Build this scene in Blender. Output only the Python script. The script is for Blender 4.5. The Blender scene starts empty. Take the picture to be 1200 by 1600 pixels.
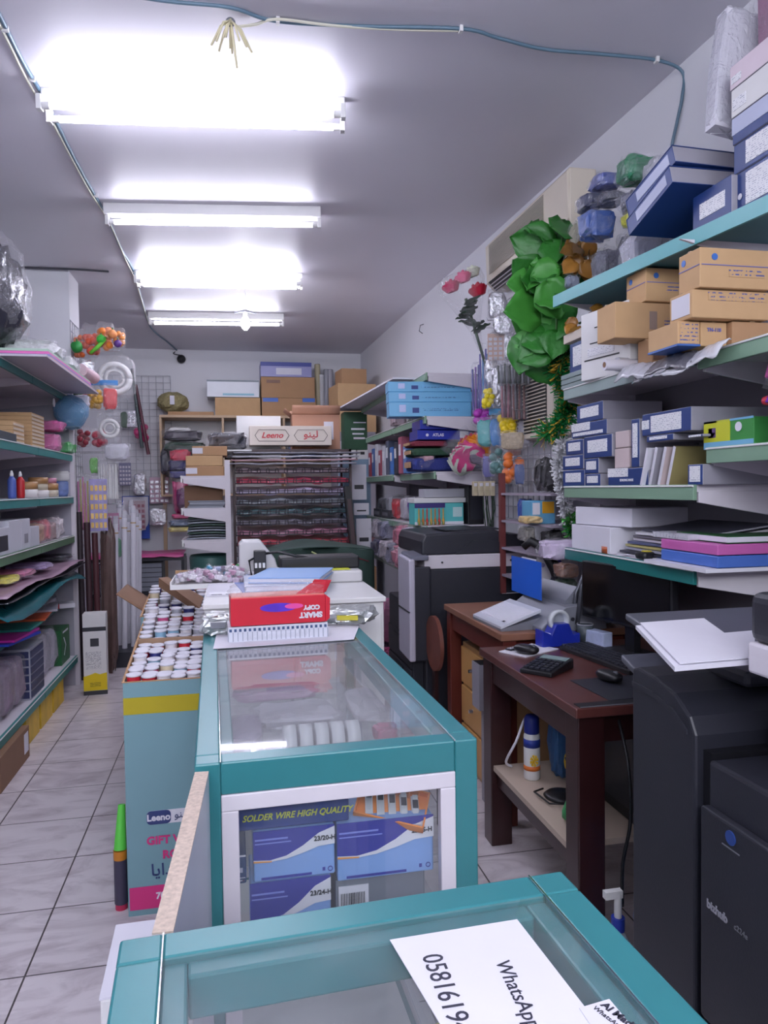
import bpy, math, random
from mathutils import Vector, Matrix, noise
PI = math.pi
S = bpy.context.scene
COL = S.collection
random.seed(7)

# ------------------------------------------------------------------ camera
FPX, CX, CY = 1150.0, 600.0, 800.0
_yv = Vector((360 - CX, -(765 - CY), -FPX)).normalized()      # room axis +Y in camera space
_up = Vector((-0.02, 1, 0)); _up = (_up - _yv * _up.dot(_yv)).normalized()
_xv = _up.cross(_yv) * -1
_xv = _yv.cross(_up)
RM = Matrix((_xv, _yv, _up))                                  # camera -> world
CAM = Vector((0, 0, 1.4))
cd = bpy.data.cameras.new('camera'); cam = bpy.data.objects.new('camera', cd); COL.objects.link(cam)
cd.sensor_fit = 'HORIZONTAL'; cd.sensor_width = 36; cd.lens = 36 * FPX / 1200; cd.clip_start = .02
cam.matrix_world = Matrix.Translation(CAM) @ RM.to_4x4()
S.camera = cam
# ------------------------------------------------------------------ world, exposure
w = bpy.data.worlds.new('world'); S.world = w; w.use_nodes = True
w.node_tree.nodes['Background'].inputs[0].default_value = (.75, .75, 1, 1)
w.node_tree.nodes['Background'].inputs[1].default_value = .05
S.view_settings.view_transform = 'Standard'; S.view_settings.look = 'None'
S.view_settings.exposure = 0.98; S.view_settings.gamma = 1; S.view_settings.use_curve_mapping = False
TUBE_POWER = 23.0
# added fill lamp, unseen behind the camera, brightens faces turned towards it
_l = bpy.data.lights.new('added_front_fill', 'AREA'); _l.shape = 'RECTANGLE'; _l.size = 2.9; _l.size_y = .75; _l.energy = 42; _l.color = (.90, .93, 1)
_o = bpy.data.objects.new('added_front_fill', _l); COL.objects.link(_o); _o.location = (.05, -1.93, 2.55); _o.rotation_euler = (PI / 2, 0, 0)
S.cycles.max_bounces = 8; S.cycles.transparent_max_bounces = 24; S.cycles.caustics_reflective = False
S.cycles.sample_clamp_indirect = 4

def _ray(px, py): return RM @ Vector((px - CX, -(py - CY), -FPX))
def PY(px, py, y): r = _ray(px, py); return CAM + r * (y / r.y)
def PX(px, py, x): r = _ray(px, py); return CAM + r * (x / r.x)
def PZ(px, py, z): r = _ray(px, py); return CAM + r * ((z - 1.4) / r.z)

# ------------------------------------------------------------------ materials
def srgb(c):
    return tuple((v / 12.92 if v <= .04045 else ((v + .055) / 1.055) ** 2.4) for v in [q / 255 for q in c])
MATS = {}
def mat(name, rgb, rough=.5, metal=0, var=.06, scale=8, bump=0, emit=0, alpha=1, coat=0, bscale=60, spec=.5):
    if name in MATS: return MATS[name]
    m = bpy.data.materials.new(name); m.use_nodes = True; nt = m.node_tree; N = nt.nodes; L = nt.links
    b = N['Principled BSDF']; c = srgb(rgb)
    tc = N.new('ShaderNodeTexCoord')
    nz = N.new('ShaderNodeTexNoise'); nz.inputs['Scale'].default_value = scale; nz.inputs['Detail'].default_value = 4
    L.new(tc.outputs['Object'], nz.inputs['Vector'])
    mr = N.new('ShaderNodeMapRange'); mr.inputs[3].default_value = 1 - var; mr.inputs[4].default_value = 1 + var
    L.new(nz.outputs[0], mr.inputs[0])
    mx = N.new('ShaderNodeVectorMath'); mx.operation = 'SCALE'; mx.inputs[0].default_value = c
    L.new(mr.outputs[0], mx.inputs['Scale']); L.new(mx.outputs[0], b.inputs['Base Color'])
    b.inputs['Roughness'].default_value = rough; b.inputs['Metallic'].default_value = metal
    b.inputs['Coat Weight'].default_value = coat; b.inputs['Coat Roughness'].default_value = .1
    b.inputs['Specular IOR Level'].default_value = spec
    b.inputs['Alpha'].default_value = alpha
    if bump:
        n2 = N.new('ShaderNodeTexNoise'); n2.inputs['Scale'].default_value = bscale; n2.inputs['Detail'].default_value = 5
        L.new(tc.outputs['Object'], n2.inputs['Vector'])
        bp = N.new('ShaderNodeBump'); bp.inputs['Strength'].default_value = bump; bp.inputs['Distance'].default_value = .01
        L.new(n2.outputs[0], bp.inputs['Height']); L.new(bp.outputs[0], b.inputs['Normal'])
    if emit:
        b.inputs['Emission Color'].default_value = (*c, 1); b.inputs['Emission Strength'].default_value = emit
    MATS[name] = m; return m
def col(r, g, b, rough=.45):
    return mat('paint_%d_%d_%d_%d' % (r, g, b, int(rough * 100)), (r, g, b), rough)

def glass_mat(name, rgb=(248, 250, 250), dust=.05, dscale=3.0, refl=1.0):
    m = bpy.data.materials.new(name); m.use_nodes = True; nt = m.node_tree; N = nt.nodes; L = nt.links
    N.remove(N['Principled BSDF']); out = N['Material Output']
    tr = N.new('ShaderNodeBsdfTransparent'); tr.inputs[0].default_value = (*srgb(rgb), 1)
    gl = N.new('ShaderNodeBsdfGlossy'); gl.inputs['Roughness'].default_value = .03; gl.inputs[0].default_value = (.95, .95, 1, 1)
    df = N.new('ShaderNodeBsdfDiffuse'); df.inputs[0].default_value = (.75, .75, .78, 1)
    fr = N.new('ShaderNodeFresnel'); fr.inputs[0].default_value = 1.5
    m1 = N.new('ShaderNodeMixShader'); ge = N.new('ShaderNodeNewGeometry'); fb = N.new('ShaderNodeMath'); fb.operation = 'SUBTRACT'; fb.inputs[0].default_value = 1; L.new(ge.outputs['Backfacing'], fb.inputs[1])
    fm = N.new('ShaderNodeMath'); fm.operation = 'MULTIPLY'; L.new(fr.outputs[0], fm.inputs[0]); L.new(fb.outputs[0], fm.inputs[1]); L.new(fm.outputs[0], m1.inputs[0]); L.new(tr.outputs[0], m1.inputs[1]); L.new(gl.outputs[0], m1.inputs[2])
    tc = N.new('ShaderNodeTexCoord'); nz = N.new('ShaderNodeTexNoise'); nz.inputs['Scale'].default_value = dscale; nz.inputs['Detail'].default_value = 8
    nz.inputs['Roughness'].default_value = .65; L.new(tc.outputs['Object'], nz.inputs['Vector'])
    mr = N.new('ShaderNodeMapRange'); mr.inputs[1].default_value = .4; mr.inputs[2].default_value = .75; mr.inputs[3].default_value = dust * .7; mr.inputs[4].default_value = dust * 1.5
    L.new(nz.outputs[0], mr.inputs[0])
    m2 = N.new('ShaderNodeMixShader'); L.new(mr.outputs[0], m2.inputs[0]); L.new(m1.outputs[0], m2.inputs[1]); L.new(df.outputs[0], m2.inputs[2])
    L.new(m2.outputs[0], out.inputs['Surface']); MATS[name] = m; return m

def film_mat(name, rgb=(235, 235, 240), alpha=.05, rough=.16):
    if name in MATS: return MATS[name]
    m = bpy.data.materials.new(name); m.use_nodes = True; nt = m.node_tree; N = nt.nodes; L = nt.links
    N.remove(N['Principled BSDF']); out = N['Material Output']; c = (*srgb(rgb), 1)
    tc = N.new('ShaderNodeTexCoord'); nz = N.new('ShaderNodeTexNoise'); nz.inputs['Scale'].default_value = 26; nz.inputs['Detail'].default_value = 3; nz.inputs['Distortion'].default_value = 1.2
    L.new(tc.outputs['Object'], nz.inputs['Vector']); bp = N.new('ShaderNodeBump'); bp.inputs['Strength'].default_value = 1; bp.inputs['Distance'].default_value = .03; L.new(nz.outputs[0], bp.inputs['Height'])
    tr = N.new('ShaderNodeBsdfTransparent'); gl = N.new('ShaderNodeBsdfGlossy'); gl.inputs['Roughness'].default_value = rough; gl.inputs[0].default_value = (.95, .95, 1, 1)
    L.new(bp.outputs[0], gl.inputs['Normal']); df = N.new('ShaderNodeBsdfDiffuse'); df.inputs[0].default_value = c
    lw = N.new('ShaderNodeLayerWeight'); lw.inputs[0].default_value = .25; L.new(bp.outputs[0], lw.inputs['Normal'])
    mr = N.new('ShaderNodeMapRange'); mr.inputs[3].default_value = .06; mr.inputs[4].default_value = .55; ge = N.new('ShaderNodeNewGeometry'); fm = N.new('ShaderNodeMath'); fm.operation = 'MULTIPLY_ADD'; fm.inputs[1].default_value = -1; fm.inputs[2].default_value = 1; L.new(ge.outputs['Backfacing'], fm.inputs[0])
    fx = N.new('ShaderNodeMath'); fx.operation = 'MULTIPLY'; L.new(fm.outputs[0], fx.inputs[0]); L.new(lw.outputs['Fresnel'], fx.inputs[1]); L.new(fx.outputs[0], mr.inputs[0])
    m1 = N.new('ShaderNodeMixShader'); m1.inputs[0].default_value = alpha; L.new(tr.outputs[0], m1.inputs[1]); L.new(df.outputs[0], m1.inputs[2])
    m2 = N.new('ShaderNodeMixShader'); L.new(mr.outputs[0], m2.inputs[0]); L.new(m1.outputs[0], m2.inputs[1]); L.new(gl.outputs[0], m2.inputs[2])
    L.new(m2.outputs[0], out.inputs['Surface']); MATS[name] = m
    return m

M_wall = mat('wall_paint', (222, 222, 228), .6, var=.05, scale=1.3, bump=.12, bscale=14)
M_ceil = mat('ceiling_paint', (216, 213, 222), .42, var=.05, scale=1.1, bump=.15, bscale=6)
M_teal = mat('teal_aluminium', (50, 122, 128), .33, var=.05, scale=30, metal=0)
M_tealD = mat('teal_strip', (50, 128, 126), .4)
M_green = mat('sage_strip', (128, 160, 136), .4)
M_white = mat('white_enamel', (225, 224, 224), .4)
M_trim = mat('white_trim', (214, 208, 216), .45)
M_grey = mat('grey_metal', (120, 122, 130), .45, metal=.3)
M_chrome = mat('chrome', (215, 215, 220), .15, metal=1)
M_black = mat('black_plastic', (22, 22, 27), .42)
M_char = mat('charcoal_plastic', (42, 43, 52), .4)
M_paper = mat('white_paper', (220, 218, 228), .7)
M_carton = mat('brown_cardboard', (176, 138, 102), .8, var=.08, scale=14)
M_carton2 = mat('pale_cardboard', (196, 160, 118), .8, var=.08, scale=14)
M_cartonD = mat('dark_cardboard', (130, 98, 76), .8, var=.1)
M_tape = mat('packing_tape', (196, 168, 132), .25)
M_wood = mat('light_wood', (190, 150, 105), .5, var=.15, scale=5)
M_blue = mat('navy_box', (32, 58, 118), .4, var=.08)
M_boxgrey = mat('box_side_grey', (152, 150, 160), .5)
M_film = film_mat('clear_film')
M_film2 = film_mat('milky_film', (225, 225, 235), .5, .2)
M_silver = mat('silver_foil', (205, 205, 212), .22, metal=.85, var=.12, scale=20, bump=1.0, bscale=30)
M_glass = glass_mat('dusty_glass', dust=.13, dscale=5)
M_glass2 = glass_mat('clear_glass', dust=.03)
M_glassN = glass_mat('scratched_glass', dust=.05, dscale=14)

def label_mat(name, bg=(232, 232, 236), ink=(150, 153, 172), scale=110, dens=.55):
    """printed label: rows of small grey marks"""
    m = bpy.data.materials.new(name); m.use_nodes = True; nt = m.node_tree; N = nt.nodes; L = nt.links; b = N['Principled BSDF']
    tc = N.new('ShaderNodeTexCoord')
    wv = N.new('ShaderNodeTexWave'); wv.bands_direction = 'Z'; wv.inputs['Scale'].default_value = scale / 2.2
    nz = N.new('ShaderNodeTexNoise'); nz.inputs['Scale'].default_value = scale * 1.6
    L.new(tc.outputs['Object'], wv.inputs['Vector']); L.new(tc.outputs['Object'], nz.inputs['Vector'])
    a = N.new('ShaderNodeMath'); a.operation = 'GREATER_THAN'; a.inputs[1].default_value = .72; L.new(wv.outputs['Fac'], a.inputs[0])
    c = N.new('ShaderNodeMath'); c.operation = 'GREATER_THAN'; c.inputs[1].default_value = dens; L.new(nz.outputs[0], c.inputs[0])
    d = N.new('ShaderNodeMath'); d.operation = 'MULTIPLY'; L.new(a.outputs[0], d.inputs[0]); L.new(c.outputs[0], d.inputs[1])
    mx = N.new('ShaderNodeMix'); mx.data_type = 'RGBA'; mx.inputs[6].default_value = (*srgb(bg), 1); mx.inputs[7].default_value = (*srgb(ink), 1)
    L.new(d.outputs[0], mx.inputs[0]); L.new(mx.outputs[2], b.inputs['Base Color']); b.inputs['Roughness'].default_value = .5
    return m
M_label = label_mat('printed_label')
M_ink_k = label_mat('carton_print', (196, 160, 118), (80, 90, 150), 60, .5)

# ------------------------------------------------------------------ mesh builder
class MB:
    def __init__(s): s.v = []; s.f = []; s.m = []; s.sm = []
    def add(s, vs, fs, m=0, smooth=False, mx=None):
        o = len(s.v)
        s.v += [tuple((mx @ Vector(p))) if mx else tuple(p) for p in vs]
        for f in fs: s.f.append([i + o for i in f]); s.m.append(m); s.sm.append(smooth)
        return s
    def box(s, cx, cy, z0, sx, sy, sz, m=0, mx=None, front=None):
        x, y = sx / 2, sy / 2
        vs = [(cx + i * x, cy + j * y, z0 + k * sz) for k in (0, 1) for i, j in ((-1, -1), (1, -1), (1, 1), (-1, 1))]
        fs = [(0, 3, 2, 1), (4, 5, 6, 7), (0, 1, 5, 4), (1, 2, 6, 5), (2, 3, 7, 6), (3, 0, 4, 7)]
        s.add(vs, fs, m, False, mx)
        if front is not None:                   # give -Y and +Y faces another material
            s.m[-4] = front; s.m[-2] = front
        return s
    def cor(s, pts, z0, z1, m=0):               # prism from ground corners (CCW), z may be lists
        n = len(pts)
        a = z0 if isinstance(z0, (list, tuple)) else [z0] * n
        b = z1 if isinstance(z1, (list, tuple)) else [z1] * n
        vs = [(p[0], p[1], a[i]) for i, p in enumerate(pts)] + [(p[0], p[1], b[i]) for i, p in enumerate(pts)]
        fs = [tuple(range(n - 1, -1, -1)), tuple(range(n, 2 * n))] + [(i, (i + 1) % n, n + (i + 1) % n, n + i) for i in range(n)]
        return s.add(vs, fs, m)
    def prism(s, prof, axis, a, b, m=0, mx=None):   # profile (u,v) extruded along axis from a to b
        n = len(prof); vs = []
        for t in (a, b):
            for u, v in prof:
                vs.append({'x': (t, u, v), 'y': (u, t, v), 'z': (u, v, t)}[axis])
        fs = [tuple(range(n)), tuple(range(2 * n - 1, n - 1, -1))] + [((i + 1) % n, i, n + i, n + (i + 1) % n) for i in range(n)]
        return s.add(vs, fs, m, False, mx)
    def cyl(s, p0, p1, r0, r1=None, seg=14, m=0, cap=True, capm=None, smooth=True):
        p0 = Vector(p0); p1 = Vector(p1); r1 = r0 if r1 is None else r1
        d = (p1 - p0).normalized(); a = d.orthogonal().normalized(); b = d.cross(a)
        vs = []
        for p, r in ((p0, r0), (p1, r1)):
            for i in range(seg):
                t = 2 * PI * i / seg; vs.append(p + a * (r * math.cos(t)) + b * (r * math.sin(t)))
        s.add(vs, [(i, (i + 1) % seg, seg + (i + 1) % seg, seg + i) for i in range(seg)], m, smooth)
        if cap:
            cm = m if capm is None else capm
            s.add(vs[:seg], [tuple(range(seg - 1, -1, -1))], cm); s.add(vs[seg:], [tuple(range(seg))], cm)
        return s
    def tube(s, pts, r, seg=8, m=0):
        P = [Vector(p) for p in pts]; rings = []; up = Vector((.13, .21, .97))
        for i, p in enumerate(P):
            d = (P[min(i + 1, len(P) - 1)] - P[max(i - 1, 0)])
            d = d.normalized() if d.length > 1e-9 else Vector((0, 0, 1))
            a = d.cross(up); a = a.normalized() if a.length > 1e-3 else d.orthogonal().normalized(); b = d.cross(a)
            rr = r[i] if isinstance(r, (list, tuple)) else r
            rings.append([p + a * (rr * math.cos(2 * PI * k / seg)) + b * (rr * math.sin(2 * PI * k / seg)) for k in range(seg)])
        vs = [v for q in rings for v in q]; fs = []
        for i in range(len(P) - 1):
            for k in range(seg): fs.append((i * seg + k, i * seg + (k + 1) % seg, (i + 1) * seg + (k + 1) % seg, (i + 1) * seg + k))
        fs.append(tuple(range(seg - 1, -1, -1))); fs.append(tuple((len(P) - 1) * seg + k for k in range(seg)))
        return s.add(vs, fs, m, True)
    def lathe(s, prof, cx=0, cy=0, seg=20, m=0, mx=None):      # (r,z)
        vs = []; n = len(prof)
        for r, z in prof:
            for k in range(seg): t = 2 * PI * k / seg; vs.append((cx + r * math.cos(t), cy + r * math.sin(t), z))
        fs = [(i * seg + k, i * seg + (k + 1) % seg, (i + 1) * seg + (k + 1) % seg, (i + 1) * seg + k) for i in range(n - 1) for k in range(seg)]
        if prof[0][0] > 0: fs.append(tuple(range(seg - 1, -1, -1)))
        if prof[-1][0] > 0: fs.append(tuple((n - 1) * seg + k for k in range(seg)))
        return s.add(vs, fs, m, True, mx)
    def torus(s, c, R, r, ax='z', seg=24, m=0, mx=None, arc=1.0):
        pts = []
        n = int(seg * arc) + 1
        for i in range(n):
            t = 2 * PI * i / seg
            q = {'z': (math.cos(t), math.sin(t), 0), 'y': (math.cos(t), 0, math.sin(t)), 'x': (0, math.cos(t), math.sin(t))}[ax]
            pts.append(Vector(c) + Vector(q) * R)
        return s.tube(pts, r, 8, m)
    def pillow(s, cx, cy, z0, w, d, h, seed=0, amp=.12, n=9, e=.45, m=0, mx=None, smooth=False):
        """crumpled rounded box"""
        vs = []; fs = []; nu, nv = n * 2, n
        def sp(t): return math.copysign(abs(t) ** e, t)
        for j in range(nv + 1):
            ph = -PI / 2 + PI * j / nv
            for i in range(nu):
                th = 2 * PI * i / nu
                p = Vector((sp(math.cos(ph)) * sp(math.cos(th)), sp(math.cos(ph)) * sp(math.sin(th)), sp(math.sin(ph))))
                q = noise.noise(p * 2.3 + Vector((seed * 3.1, seed * 1.7, seed))) * amp * 1.6 + noise.noise(p * 6 + Vector((seed, 9, 3))) * amp * .7
                p = p * (1 - max(-.1, min(.35, q + .06)))
                vs.append((cx + p.x * w / 2, cy + p.y * d / 2, z0 + h / 2 + p.z * h / 2))
        for j in range(nv):
            for i in range(nu): fs.append((j * nu + i, j * nu + (i + 1) % nu, (j + 1) * nu + (i + 1) % nu, (j + 1) * nu + i))
        return s.add(vs, fs, m, smooth, mx)
    def grid(s, f, nu, nv, m=0, smooth=True, mx=None, thick=0):
        vs = [f(i / nu, j / nv) for j in range(nv + 1) for i in range(nu + 1)]
        fs = [(j * (nu + 1) + i, j * (nu + 1) + i + 1, (j + 1) * (nu + 1) + i + 1, (j + 1) * (nu + 1) + i) for j in range(nv) for i in range(nu)]
        return s.add(vs, fs, m, smooth, mx)
    def build(s, name, mats, parent=None, bevel=0, seg=2, solid=0):
        me = bpy.data.meshes.new(name); me.from_pydata(s.v, [], s.f)
        for q in (mats if isinstance(mats, (list, tuple)) else [mats]): me.materials.append(q)
        me.polygons.foreach_set('material_index', s.m); me.polygons.foreach_set('use_smooth', s.sm); me.update()
        o = bpy.data.objects.new(name, me); COL.objects.link(o)
        if parent is not None: o.parent = parent
        if solid:
            md = o.modifiers.new('thickness', 'SOLIDIFY'); md.thickness = solid; md.offset = 0
        if bevel:
            md = o.modifiers.new('bevel', 'BEVEL'); md.width = bevel; md.segments = seg; md.limit_method = 'ANGLE'; md.angle_limit = .8
        return o

def thing(name, label, cat, loc=(0, 0, 0), rz=0, group=None, rot=None):
    o = bpy.data.objects.new(name, None); COL.objects.link(o); o.location = loc
    o.rotation_euler = rot if rot else (0, 0, rz); o.empty_display_size = .05
    o['label'] = label; o['category'] = cat
    if group: o['group'] = group
    return o
def tag(o, label, cat, group=None, kind=None):
    if label: o['label'] = label
    if cat: o['category'] = cat
    if group: o['group'] = group
    if kind: o['kind'] = kind
    return o
def struct(o): o['kind'] = 'structure'; return o
def copy_tree(o, parent=None):
    c = o.copy(); COL.objects.link(c); c.parent = parent
    for ch in list(o.children): copy_tree(ch, c)
    return c

def text(parent, s, size, m, loc, rot=(PI / 2, 0, 0), name='lettering', align='CENTER', sx=1, shear=0, ext=.0006, bold=0):
    cu = bpy.data.curves.new('t', 'FONT'); cu.body = s; cu.size = size; cu.align_x = align; cu.align_y = 'CENTER'
    cu.extrude = ext; cu.shear = shear; cu.offset = bold; cu.resolution_u = 3
    to = bpy.data.objects.new('t', cu); COL.objects.link(to)
    dg = bpy.context.evaluated_depsgraph_get(); me = bpy.data.meshes.new_from_object(to.evaluated_get(dg))
    bpy.data.objects.remove(to); bpy.data.curves.remove(cu)
    me.materials.clear(); me.materials.append(m)
    o = bpy.data.objects.new(name, me); COL.objects.link(o); o.parent = parent
    o.location = loc; o.rotation_euler = rot; o.scale = (sx, 1, 1)
    return o

SOL = []                                     # supports: x0,x1,y0,y1,top
def support(x0, x1, y0, y1, z): SOL.append((min(x0, x1), max(x0, x1), min(y0, y1), max(y0, y1), z))
def snap(x0, x1, y0, y1, z, tol=.06):
    best = None; x0, x1 = sorted((x0, x1)); y0, y1 = sorted((y0, y1))
    for a in SOL:
        if a[0] < x1 - .005 and a[1] > x0 + .005 and a[2] < y1 - .005 and a[3] > y0 + .005 and abs(a[4] - z) <= tol:
            if best is None or a[4] > best: best = a[4]
    return z if best is None else best
def L(*a): return None
# ================================================================== the setting
def wx(y): return 1.837 - .026 * y          # the right wall runs slightly inwards
m = bpy.data.materials.new('floor_tiles'); m.use_nodes = True; nt = m.node_tree; N = nt.nodes; K = nt.links; b = N['Principled BSDF']
tc = N.new('ShaderNodeTexCoord'); mp = N.new('ShaderNodeMapping'); K.new(tc.outputs['Object'], mp.inputs[0])
mp.inputs['Location'].default_value = (.61 / .37, -2.256 / .355, 0); mp.inputs['Scale'].default_value = (1 / .37, 1 / .355, 1)
br = N.new('ShaderNodeTexBrick'); br.offset = 0; br.inputs['Scale'].default_value = 1; br.inputs['Brick Width'].default_value = 1; br.inputs['Row Height'].default_value = 1
br.inputs['Mortar Size'].default_value = .008; br.inputs['Color1'].default_value = (1, 1, 1, 1); br.inputs['Color2'].default_value = (1, 1, 1, 1); br.inputs['Mortar'].default_value = (.12, .11, .11, 1)
K.new(mp.outputs[0], br.inputs['Vector'])
nz = N.new('ShaderNodeTexNoise'); nz.inputs['Scale'].default_value = 3.2; nz.inputs['Detail'].default_value = 7; nz.inputs['Roughness'].default_value = .62; nz.inputs['Distortion'].default_value = 1.5
mp2 = N.new('ShaderNodeMapping'); mp2.inputs['Scale'].default_value = (1, 2.2, 1); K.new(tc.outputs['Object'], mp2.inputs[0]); K.new(mp2.outputs[0], nz.inputs['Vector'])
cr = N.new('ShaderNodeValToRGB'); cr.color_ramp.elements[0].position = .28; cr.color_ramp.elements[0].color = (*srgb((176, 164, 170)), 1)
cr.color_ramp.elements[1].position = .56; cr.color_ramp.elements[1].color = (*srgb((218, 210, 214)), 1); K.new(nz.outputs[0], cr.inputs[0])
mu = N.new('ShaderNodeMix'); mu.data_type = 'RGBA'; mu.blend_type = 'MULTIPLY'; mu.inputs[0].default_value = 1
K.new(cr.outputs[0], mu.inputs[6]); K.new(br.outputs[0], mu.inputs[7]); K.new(mu.outputs[2], b.inputs['Base Color']); b.inputs['Roughness'].default_value = .28
struct(MB().box(0, 3.5, -.1, 4.6, 11.6, .1).build('floor', m))
support(-3, 3, -3, 10, 0)
struct(MB().box(0, 3.5, 3.05, 4.6, 11.6, .1).build('ceiling', M_ceil))
struct(MB().box(-1.70, 3.5, 0, .1, 11.6, 3.05).build('wall_left', M_wall))
struct(MB().cor([(wx(-2), -2), (wx(-2) + .1, -2), (wx(9.1) + .1, 9.1), (wx(9.1), 9.1)], 0, 3.05).build('wall_right', M_wall))
struct(MB().box(0, 9.05, 0, 4, .1, 3.05).build('wall_back', M_wall))
struct(MB().box(0, -2.05, 0, 4, .1, 3.05).build('wall_front', M_wall))
struct(MB().box(-1.4, 6.08, 0, .5, .36, 3.05).build('trim_1', M_wall))   # square column in front of the left wall
d = struct(MB().box(.05, -1.975, 2.12, 3.0, .03, .05).box(.05, -1.975, 2.95, 3.0, .03, .05).box(-1.45, -1.975, 2.12, .05, .03, .85).box(1.53, -1.975, 2.12, .05, .03, .85).box(.05, -1.975, 2.15, .04, .03, .8).build('added_window_1', M_grey))  # made-up unseen window frame, added to go with the front fill lamp
MB().box(.05, -1.99, 2.12, 2.95, .006, .85).build('added_window_pane', M_glass2, d)  # pane of the added window, no opening behind it
d = struct(MB().box(.1, -1.975, 0, .95, .04, 2.05).build('door_1', M_trim))
MB().box(.1, -1.95, .25, .7, .03, .6).box(.1, -1.95, 1.05, .7, .03, .8).build('door_panel', M_boxgrey, d)

# ================================================================== lamps
M_tube = mat('tube_glow', (238, 238, 255), .3, emit=TUBE_POWER, var=0)
def tube_light(xc, yc, rz, label, n=1, gap=.045):
    t = thing('fluorescent_light', label, 'light', (xc, yc, 2.955), rz, 'ceiling tube lights')
    MB().box(0, .02 if n == 2 else .0, .035, 1.24, .05 if n == 2 else .085, .06).build('housing', M_white, t, bevel=.004)
    ys = [0] if n == 1 else [-.045, .065]
    for q in ys:
        MB().cyl((-.57, q, 0), (.57, q, 0), .0135, seg=12).build('tube', M_tube, t)
        for sx in (-1, 1):
            MB().cyl((sx * .57, q, 0), (sx * .6, q, 0), .0145, seg=12).box(sx * .61, q, -.02, .02, .035, .06).build('tube_holder', M_white, t, bevel=.002)
    MB().box(-.3, .02, .094, .05, .04, .002).box(.3, .02, .094, .05, .04, .002).build('ceiling_plate', M_white, t)
tube_light(-.11, 3.20, -.12, 'double tube light nearest the camera, brightest on the ceiling', 2)
tube_light(-.06, 4.46, -.125, 'second ceiling tube light from the camera, a single tube', 1)
tube_light(-.045, 5.75, -.09, 'third ceiling tube light from the camera, glowing double tube', 2)
tube_light(-.09, 7.12, -.085, 'farthest ceiling tube light, nearest the back wall', 1)
tube_light(-.1, 1.75, -.1, 'tube light above the front counter, out of the picture', 1)
tube_light(-.1, .2, -.1, 'tube light at the shop entrance, out of the picture', 1)
tube_light(-.1, -1.0, -.1, 'added tube light behind the camera for extra light, out of the picture', 2)  # extra unseen fixture, added to light the counter contents from the front
t = thing('hanging_bulb', 'small lit bulb hanging between the two farthest tube lights', 'light', (.15, 6.3, 2.79))
M_bulb = mat('bulb_glow', (250, 250, 255), .3, emit=30, var=0)
MB().lathe([(.012, -.06), (.03, -.04), (.04, -.01), (.034, .025), (.018, .05)], seg=16).build('bulb', M_bulb, t)
MB().cyl((0, 0, .05), (0, 0, .09), .018).tube([(0, 0, .09), (.01, 0, .15), (0, 0, .26)], .004).build('bulb_socket', M_white, t)
for sx in (-1, 1): MB().cyl((0, 0, .1), (sx * .09, .02, .085), .012, .006, seg=8).build('bracket_arm', M_grey, t)

# ---- cables
M_cableb = mat('blue_grey_cable', (96, 122, 140), .4); M_cablew = mat('cream_cable', (210, 208, 190), .5); M_cabled = mat('dark_cable', (70, 70, 80), .5)
def cable(name, pts, r, m, label, cat='cable', sub=6):
    P = [Vector(p) for p in pts]; out = []
    for i in range(len(P) - 1):
        a, b2 = P[i], P[i + 1]; p0 = P[max(i - 1, 0)]; p3 = P[min(i + 2, len(P) - 1)]
        for k in range(sub):
            t = k / sub
            out.append(.5 * ((2 * a) + (b2 - p0) * t + (2 * p0 - 5 * a + 4 * b2 - p3) * t * t + (3 * a - p0 - 3 * b2 + p3) * t ** 3))
    out.append(P[-1])
    return tag(MB().tube(out, r, 7).build(name, m), label, cat)
zc = 3.043
cable('ceiling_cable', [PZ(x, y, zc) for x, y in ((150, -15), (260, 2), (360, 12), (430, 33), (560, 41), (720, 45), (780, 60), (850, 77), (940, 85), (1025, 94))] + [PX(1066, 112, wx(2.5) - .008), PX(1066, 150, wx(2.6) - .008), PX(1058, 190, wx(2.7) - .008), PX(1049, 235, wx(2.75) - .008), PX(1046, 300, wx(2.78) - .008)], .0065, M_cableb, 'blue grey cable crossing the ceiling and dropping down the right wall')
cable('ceiling_cable', [PZ(x, y, zc - .004) for x, y in ((372, 42), (400, 38), (434, 30), (520, 40), (620, 46), (716, 48))], .005, M_cablew, 'cream cable running beside the blue grey one from the string knot')
cable('ceiling_cable', [PZ(x, y, zc) for x, y in ((-20, -10), (0, 25), (35, 95), (75, 165), (120, 255), (165, 335), (190, 390), (208, 422), (222, 470), (236, 512), (262, 535), (277, 548))], .008, M_cableb, 'long cable running down the left side of the ceiling past the tube lights')
cable('ceiling_cable', [PZ(x, y, zc - .006) for x, y in ((-20, 0), (10, 60), (45, 130), (73, 175), (92, 210), (135, 290), (172, 350), (196, 405), (212, 440), (232, 505))], .005, M_cablew, 'thin cream cable looping beside the long left ceiling cable')
cable('ceiling_cable', [(-1.62, 5.88, 2.2), (-1.62, 5.88, 2.9), (-1.6, 5.88, 3.04), (-1.4, 5.86, zc), (-1.1, 5.85, zc), (-.86, 5.87, zc)], .007, M_cabled, 'dark cable along the top of the square column')
mb = MB()
for x, y in ((434, 33), (720, 46), (1026, 94)): p = PZ(x, y, 3.04); mb.box(p.x, p.y, 3.03, .012, .022, .02)
for x, y in ((8, 45), (50, 123), (210, 424), (150, 305)): p = PZ(x, y, 3.04); mb.box(p.x, p.y, 3.03, .022, .012, .02)
tag(mb.build('cable_clip', M_white), 'small white clips holding the ceiling cables', 'cable clips', kind='stuff')
t = thing('string_knot', 'frayed cream string knotted round a ceiling hook near the top edge', 'string', tuple(PZ(360, 30, 3.04)))
mb = MB(); rr = random.Random(3)
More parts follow.
